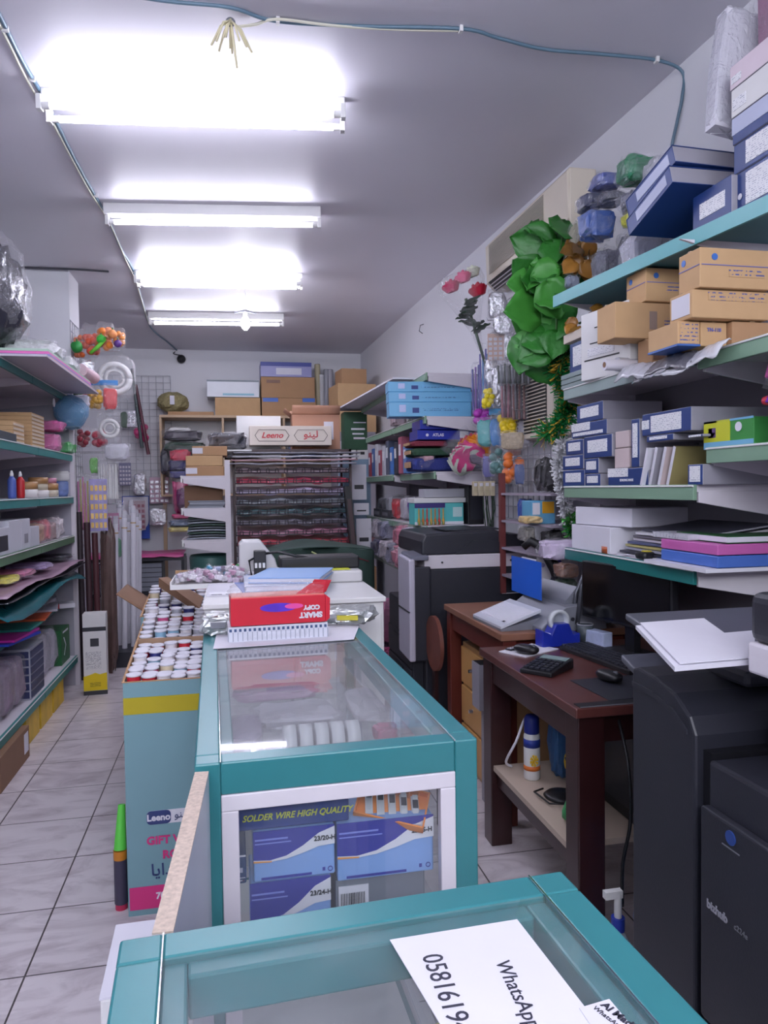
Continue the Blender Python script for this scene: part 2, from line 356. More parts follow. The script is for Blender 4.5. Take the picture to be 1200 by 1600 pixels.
for k in range(11):
    a = rr.uniform(0, 6.28); l = rr.uniform(.04, .1)
    mb.tube([(0, 0, -.005), (math.cos(a) * l * .4, math.sin(a) * l * .4, -.03), (math.cos(a) * l * .8, math.sin(a) * l * .6, -.05 - l * .6)], .004, 6)
mb.tube([(0, 0, 0), (.01, 0, -.08), (.02, .01, -.16)], .005, 6)
mb.build('string', mat('cream_string', (214, 206, 172), .8), t); MB().torus((0, 0, -.01), .014, .003, 'y').build('hook', M_grey, t)
p = PX(662, 512, wx(6.2) - .01)
tag(MB().tube([(p.x, p.y, p.z + .03), (p.x - .03, p.y, p.z + .02), (p.x - .04, p.y, p.z - .03), (p.x - .01, p.y, p.z - .05)], .004).build('wall_hook', M_cabled), 'small bare wire hook on the right wall below the ceiling', 'hook')
p = PY(283, 560, 8.9)
t = thing('security_camera', 'small white dome camera with dark lens on the back wall', 'camera', (p.x, 8.995, p.z))
MB().cyl((0, 0, 0), (0, -.05, 0), .045).build('mount', M_white, t); MB().lathe([(.05, 0), (.048, .02), (.035, .04), (.015, .05), (0, .052)], mx=Matrix.Translation((0, -.05, 0)) @ Matrix.Rotation(PI / 2, 4, 'X')).build('lens', M_black, t)
cable('camera_cable', [PZ(277, 548, 3.04), (-.62, 8.985, 3.0), (p.x, 8.985, p.z + .05)], .006, M_cabled, 'black cable from the ceiling to the small dome camera')
# ================================================================== showcases
def showcase(label, x, y, rz, W=.49, LN=1.14, H=.95, glass=M_glass, shelf_z=.6, upper=None):
    t = thing('glass_showcase', label, 'counter', (x, y, 0), rz, 'teal framed glass counters')   # origin: centre of the front (camera-side) edge, body goes +Y
    P = .042; fr = MB()
    for sx in (-1, 1):
        for yy in (P / 2, LN - P / 2): fr.box(sx * (W / 2 - P / 2), yy, 0, P, P, H)
        fr.box(sx * (W / 2 - P / 2), LN / 2, H - .055, P, LN - 2 * P, .055)
        fr.box(sx * (W / 2 - P - .012), LN / 2, H - .05, .024, LN - 2 * P, .043)
    for yy in (P / 2, LN - P / 2): fr.box(0, yy, H - .055, W - 2 * P, P, .055)
    for yy in (P + .012, LN - P - .012): fr.box(0, yy, H - .05, W - 2 * P - .048, .024, .043)
    fr.build('frame', M_teal, t, bevel=.003)
    pl = MB()
    for yy in (.015, LN - .015): pl.box(0, yy, 0, W - 2 * P, .03, .16)
    for sx in (-1, 1): pl.box(sx * (W / 2 - .015), LN / 2, 0, .03, LN - 2 * P, .16)
    pl.build('plinth', M_teal, t)
    MB().box(0, LN / 2, .14, W - .06, LN - .06, .02).build('base_board', M_white, t)
    tr = MB()
    for yy in (.008, LN - .008):
        tr.box(0, yy, H - .083, W - 2 * P, .02, .028).box(0, yy, .16, W - 2 * P, .02, .028)
        for sx in (-1, 1): tr.box(sx * (W / 2 - P - .014), yy, .188, .028, .02, H - .083 - .188)
    for sx in (-1, 1):
        tr.box(sx * (W / 2 - .010), LN / 2, H - .083, .018, LN - 2 * P, .028).box(sx * (W / 2 - .010), LN / 2, .16, .018, LN - 2 * P, .028)
        for yy in (P + .014, LN / 2, LN - P - .014): tr.box(sx * (W / 2 - .010), yy, .188, .018, .028, H - .083 - .188)
    tr.build('white_trim_frame', M_trim, t, bevel=.002)
    MB().box(0, LN / 2, H - .006, W - 2 * P, LN - 2 * P, .005).build('top_glass', glass, t)
    g = MB()
    for sx in (-1, 1): g.box(sx * (W / 2 - .016), LN / 2, .18, .004, LN - 2 * P, H - .25)
    g.build('side_glass', M_glass2, t)
    MB().box(0, .014, .18, W - 2 * P - .02, .004, H - .25).build('front_glass', M_glass2, t)
    MB().box(0, LN / 2 + .01, shelf_z - .006, W - .09, LN - .1, .006).build('glass_shelf', M_glass2, t)
    e = MB()
    for sx in (-1, 1): e.box(sx * (W / 2 - P), LN / 2, H - .001, .0015, LN - .002, .0022)
    e.build('metal_edge_strip', M_chrome, t)
    if upper: MB().box(0, upper[0] + (upper[1] - upper[0]) / 2, upper[2] - .006, W - .09, upper[1] - upper[0], .006).build('upper_glass_shelf', M_glass2, t)
    return t
SC2 = showcase('teal framed glass counter in the middle with boxes inside and a red box on top', .178, 1.235, .022, upper=(.36, 1.08, .78))
SC1 = showcase('nearest teal framed glass counter with scratched top under the white notices', .181, -.363, .048, W=.488, LN=1.14, glass=M_glassN)
for a in SC2, SC1: pass
support(-.05, .41, 1.26, 2.34, .60); support(-.05, .41, 1.62, 2.3, .78); support(-.1, .43, 1.24, 2.37, .952)

# leaning chipped white board, its worn edge up, between the two counters
t = thing('loose_board', 'chipped white board on edge between the two glass counters', 'board', (-.08, 1.0, 0))
a = PZ(316, 1199, .945); b2 = PZ(254, 1452, .935); a.y = min(a.y, 1.212)
dx, dy = a.x - b2.x, a.y - b2.y; l = math.hypot(dx, dy); nx, ny = dy / l * .011, -dx / l * .011
crn = [(a.x + nx + .08, a.y + ny - 1), (a.x - nx + .08, a.y - ny - 1), (b2.x - nx + .08, b2.y - ny - 1), (b2.x + nx + .08, b2.y + ny - 1)]
MB().cor(crn, 0, [.943, .943, .93, .93]).build('board_face', mat('pale_laminate', (196, 200, 210), .35), t)
M_chip = mat('worn_edge', (196, 178, 164), .85, var=.45, scale=160)
MB().cor(crn, [.943, .943, .93, .93], [.945, .945, .932, .932]).build('worn_top_edge', M_chip, t)

# white carton on the floor left of the near counter, a crumpled sack under it
t = thing('white_carton', 'white carton standing on the floor left of the nearest counter', 'box', (-.145, 1.31, 0), .02)
MB().box(0, 0, 0, .15, .20, .595).build('body', M_white, t, bevel=.004)
MB().box(0, 0, .595, .152, .202, .004).build('lid', M_paper, t)
MB().box(-.0765, 0, .1, .002, .07, .3).build('tape', M_tape, t)

# white cabinet behind the middle counter
t = thing('white_cabinet', 'plain white cabinet standing behind the middle glass counter', 'cabinet', (.222, 2.96, 0))
MB().box(0, .01, 0, .64, .68, .985).build('body', M_white, t, bevel=.004)
MB().box(0, 0, .985, .65, .70, .018).build('top_board', M_white, t, bevel=.003)
for sx in (-1, 1): MB().box(sx * .16, -.333, .12, .3, .008, .82).build('door', M_white, t, bevel=.003)
for sx in (-1, 1): MB().box(sx * .02, -.344, .6, .01, .015, .1).build('handle', M_grey, t)
support(-.1, .54, 2.61, 3.31, 1.003)
WT = 1.003

# ================================================================== roll bins
M_bin = mat('aqua_carton', (118, 156, 164), .45, var=.04); M_binin = mat('raw_carton', (158, 128, 104), .85)
def roll_bin(label, x0, x1, y0, y1, h, printed=False, tilt=0, rear=.06):
    t = thing('gift_roll_bin', label, 'bin', ((x0 + x1) / 2, y0, 0), tilt, 'cartons of gift wrap rolls')
    W = x1 - x0; D = y1 - y0; T = .005
    m = MB(); m.box(0, D / 2, 0, W, D, T, 0)
    m.box(0, T / 2, T, W, T, h - T, 0).box(-W / 2 + T / 2, D / 2, T, T, D - 2 * T, h - T, 0).box(W / 2 - T / 2, D / 2, T, T, D - 2 * T, h - T, 0).box(0, D - T / 2, T, W, T, h + rear, 1)
    m.build('carton', [M_bin, M_binin], t)
    e = MB(); e.box(0, T / 2, h, W, T + .002, .003)
    for sx in (-1, 1): e.cor([(sx * (W / 2) - .004, 0), (sx * (W / 2) + .004, 0), (sx * W / 2 + .004, D), (sx * W / 2 - .004, D)], h, [h + .003, h + .003, h + rear, h + rear])
    e.build('raw_rim', M_carton, t)
    if printed:
        MB().box(0, -.001, h - .105, W, .002, .055).build('yellow_band', mat('mustard_band', (176, 160, 20), .5), t)
        MB().box(.0, -.001, .02, W - .01, .002, .075).build('pink_band', mat('pink_band', (205, 50, 120), .5), t)
        MP = mat('pink_print', (205, 50, 120), .5); MN = mat('navy_print', (44, 58, 110), .5)
        b_ = MB()
        def rr(x0, x1, z0, z1, yy, m=0, r=.014):
            n = 5; pts = []
            for cx_, cz_, a0 in ((x1 - r, z1 - r, 0), (x0 + r, z1 - r, 90), (x0 + r, z0 + r, 180), (x1 - r, z0 + r, 270)):
                for k in range(n + 1): q = math.radians(a0 + 90 * k / n); pts.append((cx_ + r * math.cos(q), cz_ + r * math.sin(q)))
            return pts
        MB().prism(rr(-.062, .085, .300, .345, 0), 'y', -.0015, 0).build('badge', M_paper, t)
        MB().prism(rr(-.062, .015, .300, .345, 0), 'y', -.0025, -.0012).build('navy_badge', MN, t)
        text(t, 'Leeno', .03, M_paper, (-.024, -.003, .322), bold=.001)
        text(t, '\ufeee\ufee8\ufef4\ufedf', .034, MN, (.05, -.003, .326))
        text(t, 'GIFT WRAP', .037, MP, (.03, -.002, .245), bold=.0014, sx=.98)
        text(t, 'ROLL', .037, MP, (.03, -.002, .195), bold=.0014)
        text(t, '\ufe8e\ufbfe\ufe8d\ufeaa\ufeeb', .055, MN, (.0, -.002, .145), bold=.0005)
        text(t, '70cm x 2m', .03, M_paper, (.03, -.003, .06), bold=.001)
    return t
bins = [('front aqua carton of gift wrap rolls with yellow band, beside the middle counter', -.355, -.103, 2.50, 2.90, .775, True),
        ('second carton of gift wrap rolls, behind the aqua front one', -.37, -.108, 2.95, 3.36, .80, False),
        ('third carton of gift wrap rolls from the camera, under the open flap', -.40, -.118, 3.40, 3.85, .84, False)]
for l_, x0, x1, y0, y1, h, pr in bins: roll_bin(l_, x0, x1, y0, y1, h, pr)
tints = [('white', (228, 222, 226)), ('red', (190, 30, 50)), ('navy blue', (40, 44, 110)), ('pink', (200, 80, 130)), ('pale blue', (140, 180, 205)), ('silver grey', (170, 170, 180)), ('cream', (216, 200, 170))]
protos = {}
def roll_proto(k):
    nm, c = tints[k]
    t = thing('gift_wrap_roll', '', 'gift wrap roll')
    MB().cyl((0, 0, 0), (0, 0, .74), .0225, seg=14).build('paper_roll', col(*c), t)
    MB().lathe([(.0245, .738), (.0255, .741), (.0255, .7445), (.0195, .7455), (.009, .7415), (0, .7415)], seg=14).build('end_cap', M_paper, t)
    return t
rr = random.Random(11); first = {}
for bi, (l_, x0, x1, y0, y1, h, pr) in enumerate(bins):
    nx_, ny_ = 5, 8
    for j in range(ny_):
        for i in range(nx_):
            k = rr.choices(range(7), [5, 1.4, 1.2, .8, .8, 2, .8])[0]
            if bi == 0 and j in (5, 6, 7): k = rr.choice([1, 2, 1, 0, 2])
            x = x0 + .03 + (x1 - x0 - .06) * i / (nx_ - 1) + rr.uniform(-.002, .002)
            y = y0 + .032 + (y1 - y0 - .066) * j / (ny_ - 1)
            if k not in first: t = roll_proto(k); first[k] = t
            else: t = copy_tree(first[k])
            t.location = (x, y, h - .742 + rr.uniform(.0, .02) + .010 * j * (1 if bi else .5))
            t['group'] = 'gift wrap rolls in the %s carton' % ('front', 'second', 'third')[bi]
            t['label'] = '%s gift wrap roll in the %s roll carton, %s row, %s' % (tints[k][0], ('front', 'second', 'third')[bi], ('front', 'second', 'third', 'fourth', 'fifth', 'sixth', 'seventh', 'rear')[j], ('leftmost', 'second from left', 'middle', 'second from right', 'rightmost')[i])
# long rolls leaning outside, lime and dark, at the foot of the aqua bin
t = thing('wrapped_roll', 'lime green and dark roll in film beside the foot of the aqua bin', 'roll', (-.385, 2.56, 0))
MB().cyl((0, 0, .02), (0, 0, .17), .022).build('dark_end', col(60, 56, 76), t); MB().cyl((0, 0, .17), (0, 0, .2), .0225).build('amber_band', col(190, 120, 30), t)
MB().cyl((0, 0, .2), (.004, .03, .34), .021, .012).build('lime_end', col(90, 200, 70), t)
MB().cyl((0, 0, 0), (0, 0, .02), .02).build('foot', col(180, 40, 80), t)

# ================================================================== desks
M_mah = mat('mahogany', (46, 19, 20), .35, var=.25, scale=6, coat=.3); M_mahTop = mat('worn_red_wood', (92, 50, 46), .32, var=.3, scale=9, coat=.3)
M_mahR = mat('red_wood_leg', (88, 32, 24), .4, var=.2)
def desk(label, x0, x1, y0, y1, h, shelf=None, leg=.085, topm=M_mahTop, legm=M_mah):
    t = thing('wooden_desk', label, 'desk', ((x0 + x1) / 2, (y0 + y1) / 2, 0)); W = x1 - x0; D = y1 - y0
    MB().box(0, 0, h - .03, W, D, .03).build('desk_top', topm, t, bevel=.004)
    MB().box(0, -D / 2 + .06, h - .12, W - .1, .025, .09).box(0, D / 2 - .06, h - .12, W - .1, .025, .09).box(-W / 2 + .035, 0, h - .12, .025, D - .1, .09).box(W / 2 - .035, 0, h - .12, .025, D - .1, .09).build('apron', legm, t)
    for sx in (-1, 1):
        for sy in (-1, 1): MB().box(sx * (W / 2 - leg / 2 - .012), sy * (D / 2 - leg / 2 - .012), 0, leg, leg, h - .03).build('leg', legm, t, bevel=.004)
    if shelf:
        MB().box(0, 0, shelf, W - .04, D - .2, .02).build('lower_shelf', mat('pale_board', (190, 172, 156), .6), t)
        MB().box(-W / 2 + .05, 0, shelf - .06, .03, D - .2, .06).build('rail', legm, t)
    return t
desk('near dark red wooden desk with keyboard, mice and calculator', .955, 1.70, 1.93, 2.77, .76, .30)
support(.955, 1.7, 1.93, 2.77, .76); support(.975, 1.69, 2.03, 2.67, .32)
desk('far red brown wooden desk carrying the comb binding machine', 1.06, 1.70, 2.80, 3.62, .80, None, .06, mat('tan_worn_top', (132, 90, 70), .4, var=.3, scale=7), M_mahR)
support(1.06, 1.7, 2.80, 3.62, .80)
# round wooden board hanging at the end of the far desk
t = thing('round_board', 'round reddish wooden disc leaning against the end of the far desk', 'wooden disc', (1.03, 3.73, .575))
MB().cyl((0, 0, 0), (.02, 0, 0), .145, seg=40).build('disc', mat('striped_brown_wood', (112, 62, 50), .5, var=.3, scale=12), t, bevel=.004)
MB().box(.012, 0, -.575, .02, .05, .44).build('prop', M_mah, t)
# light wood drawer chest under the far desk
t = thing('drawer_chest', 'light wooden drawer chest standing under the far desk', 'cabinet', (1.355, 3.36, 0))
MB().box(0, 0, 0, .44, .36, .62).build('body', M_wood, t, bevel=.003)
for k in range(3):
    d_ = MB().box(-.226, 0, .03 + k * .195, .014, .34, .18).build('drawer', mat('honey_wood', (200, 152, 92), .45, var=.12), t, bevel=.003)
    MB().cyl((-.233, 0, .12 + k * .195), (-.25, 0, .12 + k * .195), .012, .009, 10).build('knob', M_chrome, d_)
MB().box(-.3, -.05, .3, .12, .14, .19).build('grey_tin', M_boxgrey, t) if False else None
t = thing('storage_tin', 'grey open box on a stick rail in front of the drawer chest', 'box', (1.09, 3.08, .0))
MB().box(0, 0, .42, .09, .1, .2).box(0, 0, 0, .03, .03, .42).build('body', M_boxgrey, t); MB().box(0, 0, .616, .08, .09, .006).build('opening', M_black, t)

# ================================================================== near copier (front faces the aisle)
t = thing('photocopier', 'large charcoal photocopier at the right edge, nearest the camera', 'photocopier', (.945, 1.0, 0))
M_cop = mat('copier_charcoal', (40, 41, 50), .42, var=.04, bump=.05, bscale=200)
# finisher end with curved shoulder (profile in y,z)
prof = [(.612, .0), (.612, .955), (.59, .962)] + [(.36 + .23 * math.cos(a), .86 + .10 * math.sin(a) + 0) for a in [math.radians(q) for q in (70, 55, 40)]][:0] + [(.52, .958), (.44, .94), (.385, .905), (.365, .87), (.365, 0)]
MB().prism(prof, 'x', .0, .62).build('finisher_body', M_cop, t, bevel=.006)
MB().prism([(.608, .925), (.52, .922), (.44, .905), (.39, .875), (.39, .865), (.44, .893), (.52, .910), (.608, .913)], 'x', -.004, .0).build('cover_seam', M_char, t)
MB().box(.31, .352, 0, .58, .03, .84).build('service_gap', M_black, t)
MB().box(.32, -.05, 0, .62, .77, .83).build('main_body', M_cop, t, bevel=.008)
fd = MB().box(-.001, -.05, .30, .022, .76, .44).build('front_door', M_cop, t, bevel=.005)
text(fd, 'bizhub', .024, mat('pale_grey_print', (150, 150, 160), .4), (-.0135, .275, .548), (PI / 2, 0, -PI / 2), bold=.0008)
text(fd, 'c224e', .016, M_grey, (-.0135, .205, .548), (PI / 2, 0, -PI / 2))
lg = MB().cyl((-.012, .235, .715), (-.0145, .235, .715), .014, seg=24).build('round_emblem', mat('emblem_blue', (44, 72, 140), .3), fd)
MB().box(-.013, .235, .692, .002, .05, .002).build('emblem_line', M_grey, fd)
for k in range(2):
    dr = MB().box(.0, -.05, .02 + k * .14, .024, .76, .13).build('paper_drawer', M_cop, t, bevel=.004)
    MB().box(-.012, -.05, .1 + k * .14, .006, .2, .02).build('handle', M_black, dr)
MB().box(.3, -.1, .83, .5, .6, .02).build('output_tray', mat('tray_blue_grey', (86, 90, 108), .3), t, bevel=.01, seg=3)
MB().prism([(.335, .83), (.335, .905), (.2, .88), (.12, .83)], 'x', .15, .62).build('tray_shoulder', M_cop, t, bevel=.008)
MB().box(.47, -.2, .85, .30, .6, .175).build('scanner_support', M_cop, t)
MB().box(.33, -.115, 1.025, .56, .77, .062).build('scanner_band', M_trim, t, bevel=.006)
MB().box(.33, -.115, 1.087, .56, .77, .10).build('document_feeder', M_cop, t, bevel=.02, seg=3)
# grey exit trays on the far end, tilted
M_traygrey = mat('tray_grey', (84, 86, 96), .4)
for k, (z, x0, x1, l2) in enumerate(((.90, .06, .5, .16), (.99, .13, .56, .26))):
    MB().prism([(.612, z - .02), (.612, z), (.612 + l2, z + .05), (.612 + l2, z + .03)], 'x', x0, x1).build('exit_tray', M_traygrey, t, bevel=.006, seg=3)
MB().box(.35, .5, .95, .4, .2, .035).build('exit_slot', M_char, t, bevel=.01)
t = thing('paper_sheet', 'white paper sheets lying across the near copier exit tray', 'paper', (1.18, 1.62, 1.03), .0)
c4 = [PZ(1000, 974, 1.07), PZ(1100, 967, 1.07), PZ(1132, 990, 1.06), PZ(1180, 986, 1.06), PZ(1178, 1028, 1.045), PZ(1062, 1038, 1.045)]
MB().cor([(p.x - 1.18, p.y - 1.62) for p in reversed(c4)], [p.z - 1.03 for p in reversed(c4)], [p.z - 1.028 for p in reversed(c4)]).build('top_sheet', M_paper, t)
MB().cor([(p.x - 1.18 - .015, p.y - 1.62 - .006) for p in reversed(c4)], [p.z - 1.042 for p in reversed(c4)], [p.z - 1.033 for p in reversed(c4)]).build('lower_sheets', M_paper, t)

# ================================================================== far copier
t = thing('photocopier', 'black and white photocopier beyond the desks, in front of the far shelving', 'photocopier', (1.33, 3.88, 0))
MB().box(0, .33, .02, .6, .66, .93).build('main_body', M_cop, t, bevel=.01)
MB().box(-.32, .36, .02, .08, .6, .72).build('front_cover', M_cop, t, bevel=.01)
for k in range(3):
    dr = MB().box(-.362, .36, .05 + k * .17, .012, .58, .16).build('paper_drawer', M_cop, t, bevel=.004)
    MB().box(-.37, .36, .17 + k * .17, .008, .22, .02).build('handle', M_black, dr)
MB().prism([(-.025, .45), (.09, .45), (.09, .94), (-.025, .97)], 'x', -.375, -.27).build('side_column', M_char, t, bevel=.01)
cp = MB().prism([(-.03, .45), (.24, .46), (.24, 1.0), (.22, 1.02), (-.02, 1.01), (-.03, 1.0)], 'x', -.395, -.360)
cp.build('control_panel', mat('panel_lilac_white', (190, 186, 202), .4), t, bevel=.01)
MB().box(-.396, .1, .72, .006, .27, .006).build('panel_seam', M_char, t)
MB().cor([(-.38, -.02), (-.28, -.02), (-.28, .22), (-.38, .22)], [1.0, 1.0, 1.0, 1.0], [1.022, 1.028, 1.04, 1.034]).build('touch_panel', mat('panel_grey', (110, 112, 126), .3), t, bevel=.006)
MB().box(0, .33, .95, .6, .66, .075).build('scanner_band', M_trim, t, bevel=.005)
for x in (-.2, .2): MB().cyl((x, -.0, .985), (x, -.004, .985), .006, seg=10).build('screw', M_char, t)
MB().prism([(-.31, 1.025), (.31, 1.025), (.31, 1.09), (.29, 1.125), (.2, 1.13), (.12, 1.155), (-.08, 1.15), (-.29, 1.14), (-.31, 1.10)], 'y', .02, .6).build('document_feeder', M_cop, t, bevel=.012, seg=3)
MB().prism([(-.12, 1.03), (.2, 1.03), (.12, 1.1), (-.02, 1.1)], 'y', .005, .03).build('feeder_lip', M_char, t)
MB().box(.02, .25, 1.152, .34, .3, .006).build('feeder_tray', M_char, t)

# ================================================================== gondola shelving
def gondola(label, xf, xb, y0, y1, shelves, strip=M_tealD, side=0, back=True, posts=None, base=True, group='metal shop shelving', top=None, strips=None):
    """xf front plane, xb wall side; side: +1 faces +X, -1 faces -X"""
    t = thing('shelving_unit', label, 'shelving', ((xf + xb) / 2, (y0 + y1) / 2, 0), 0, group); cx, cy = (xf + xb) / 2, (y0 + y1) / 2
    s = 1 if xf > xb else -1; D = abs(xf - xb); H = top or max(shelves) + .1
    for q in shelves:
        z, f = (q, xf) if not isinstance(q, tuple) else q; st_ = (strips or {}).get(z, strip)
        d = abs(f - xb); xc = (f + xb) / 2 - cx
        MB().box(xc, 0, z - .022, d - .02, y1 - y0 - .01, .022).build('shelf', M_trim, t)
        MB().box(f - cx - s * .008, 0, z - .048, .014, y1 - y0 - .006, .05).box(f - cx - s * .002, 0, z - .006, .01, y1 - y0 - .006, .006, 1).build('price_strip', [st_, M_white], t, bevel=.002)
        for yy in (y0 - cy + .008, y1 - cy - .008):
            MB().prism([(f - cx - s * .02, z - .055), (f - cx - s * .02, z - .02), (xb - cx, z - .02), (xb - cx, z - .11), (xb - cx + s * d * .45, z - .085)][::(1 if s > 0 else -1)], 'y', yy - .006, yy + .006).build('bracket', M_trim, t, bevel=.002)
        support(f, xb, y0, y1, z)
    for yy in (posts or (y0 - cy, y1 - cy)):
        MB().box(xb - cx + s * .02, yy, 0, .04, .035, H).build('upright', M_trim, t)
    if back: MB().box(xb - cx + s * .006, 0, .1, .008, y1 - y0 - .04, H - .12).build('back_panel', mat('back_panel_grey', (120, 116, 124), .6), t)
    if base: MB().box(-s * .03, 0, 0, D - .1, y1 - y0 - .04, .08).build('plinth', M_trim, t)
    return t
# right wall, bay with the blue boxes
XR = 1.42
GA = gondola('right wall shelving with teal edge strips, full of blue file boxes', XR, 1.765, 2.06, 2.98, [1.128, (1.395, XR), (1.815, XR)], M_green, top=2.14, base=False, strips={1.128: mat('deep_teal_strip', (30, 110, 108), .35), 1.815: mat('pale_film_strip', (150, 168, 166), .3)})
# angled, longer top board
tp = [PZ(866, 464, 2.2), PZ(1215, 300, 2.2)]
TS = thing('wall_shelf', 'long top right shelf board with teal edge carrying the bags and navy binders', 'shelf', (1.6, 2.4, 2.155))
MB().cor([(tp[1].x - 1.6, tp[1].y - 2.4), (1.78 - 1.6, tp[1].y - 2.4), (1.755 - 1.6, tp[0].y - 2.4), (tp[0].x - 1.6, tp[0].y - 2.4)], .015, .045).build('shelf', mat('teal_shelf_under', (70, 120, 128), .5), TS)
MB().cor([(tp[1].x - 1.606, tp[1].y - 2.4), (tp[1].x - 1.596, tp[1].y - 2.4), (tp[0].x - 1.596, tp[0].y - 2.4), (tp[0].x - 1.606, tp[0].y - 2.4)], .0, .048).build('price_strip', mat('pale_teal_strip', (90, 165, 170), .35), TS)
for q_ in (.52, -.3): MB().prism([(-.2, .015), (.15, .015), (.15, -.06)], 'y', q_, q_ + .01).build('bracket', M_trim, TS)
support(1.36, 1.8, 1.8, 3.0, 2.2)
def sx(y): return tp[0].x + (tp[1].x - tp[0].x) * (y - tp[0].y) / (tp[1].y - tp[0].y)   # front edge of the top shelf
gondola('nearest right wall shelving bay holding the green glove box', 1.45, 1.78, 1.12, 2.045, [1.51, (1.80, 1.42)], M_green, top=2.14, base=False)
# left wall, two bays
XL = -1.10
SL = [.22, .60, .86, 1.085, 1.365, 1.665, 2.085]
SLL = [(.22, XL + .0), (.60, -1.22), (.86, -1.16), (1.085, XL), (1.365, XL), (1.665, XL), (2.085, -1.12)]
gondola('left wall shelving, near bay with file boxes and coloured folders', XL, -1.63, 3.55, 4.66, SLL, M_tealD, top=2.15, base=False, strips={1.085: mat('olive_strip', (84, 118, 88), .4)})
gondola('left wall shelving, far bay beside the white and yellow carton', XL, -1.63, 4.66, 5.62, SLL, M_tealD, top=2.15, base=False, strips={1.085: mat('olive_strip', (84, 118, 88), .4)})
gondola('left wall shelving at the picture edge, mostly outside', XL, -1.63, 2.45, 3.54, SLL, M_tealD, top=2.15, base=False, strips={1.085: mat('olive_strip', (84, 118, 88), .4)})
t = thing('end_panel', 'tall white side panel closing the left shelving', 'panel', (-1.37, 5.645, 0))
MB().box(0, 0, 0, .5, .02, 2.1).build('panel', mat('end_panel_grey', (176, 174, 186), .5), t); MB().box(.262, 0, 0, .03, .035, 2.15).build('upright', M_trim, t)
# right far gondola
gondola('far right shelving with white brackets, holding the blue long boxes and fabric rolls', 1.24, 1.685, 4.63, 5.62, [.82, (1.145, 1.24), (1.50, 1.30), (1.86, 1.24), (2.14, 1.25)], M_green, top=2.16)
gondola('rearmost right shelving with coloured binders', 1.24, 1.66, 5.63, 6.75, [.82, 1.145, 1.50, 1.86, (2.14, 1.2)], M_green, top=2.16)
# side-on gondola in the middle back
gondola('white slotted shelving seen from the side, brown cartons on it', -.36, .0, 5.62, 6.05, [.62, 1.03, 1.265, 1.505], M_white, top=1.62, back=False)
# ---- wire paper rack
t = thing('paper_rack', 'wide black wire rack of wrapping paper sheets at the back', 'rack', (.50, 6.0, 0))
M_wire = mat('dark_wire', (92, 88, 96), .4, metal=.3)
f = MB()
for sx_ in (-.47, .47):
    for yy in (0, .5): f.box(sx_, yy, 0, .02, .02, 1.72)
for z in (.3, 1.72): f.box(0, 0, z - .02, .96, .02, .02).box(0, .5, z - .02, .96, .02, .02)
for sx_ in (-.47, .47): f.box(sx_, .25, 1.70, .02, .5, .02)
f.build('frame', mat('rack_brown', (70, 50, 54), .45), t)
cols_ = [(150, 130, 140), (176, 60, 84), (150, 140, 165), (110, 116, 124), (60, 84, 90), (96, 92, 104), (150, 100, 120), (160, 60, 72), (110, 90, 112), (70, 92, 104)]
zs = [1.53 - k * .083 for k in range(11)]
for k, z in enumerate(zs):
    tr_ = MB()
    tr_.tube([(-.46, -.02, z), (.46, -.02, z)], .0045, 6).tube([(-.46, -.02, z + .022), (.46, -.02, z + .022)], .003, 6)
    for i in range(13):
        x = -.43 + i * .0717
        tr_.tube([(x, -.022, z), (x, -.03, z + .028), (x + .012, -.035, z + .04), (x + .024, -.03, z + .028), (x + .024, -.022, z)], .003, 5)
    tr_.tube([(-.46, -.02, z), (-.46, .48, z + .03)], .004, 6).tube([(.46, -.02, z), (.46, .48, z + .03)], .004, 6)
    tr_.build('wire_tray', M_wire, t)
    c = cols_[k % 10]; sd = k
    def sheet(u, v, z=z, sd=sd): return (-.45 + .9 * u, -.012 + .46 * v, z + .012 + .03 * v + .014 * noise.noise(Vector((u * 4, v * 2, sd * 3))) + .02 * (1 - v) * noise.noise(Vector((u * 9, 0, sd))))
    o = MB().grid(sheet, 30, 4).build('sheet_pile', mat('sheets_%d' % k, tuple(min(255, int(q_ * 1.15 + 20)) for q_ in c), .25, var=.4, scale=9), t, solid=.034)
support(.03, .97, 6.0, 6.52, 1.72)
# ---- back wall wooden shelves
t = thing('wooden_shelf', 'light wood cubby shelf fixed along the back wall, boxes on top', 'shelving', (.29, 8.78, 0))
m_ = MB(); m_.box(0, 0, 2.215, 2.1, .42, .03)
for x in (-1.04, -.36, .33, 1.04): m_.box(x, 0, 1.35, .025, .4, .87)
m_.box(0, 0, 1.33, 2.1, .42, .025).box(0, 0, 1.72, 2.1, .42, .02)
m_.build('frame', mat('pale_pine', (196, 168, 138), .55, var=.1), t, bevel=.002)
support(-.76, 1.34, 8.58, 8.99, 2.245); support(-.76, 1.34, 8.58, 8.99, 1.74)
for x in (-1.04, 1.04): MB().box(x, .12, 0, .04, .04, 1.33).build('leg', mat('pale_pine', (196, 168, 138)), t)
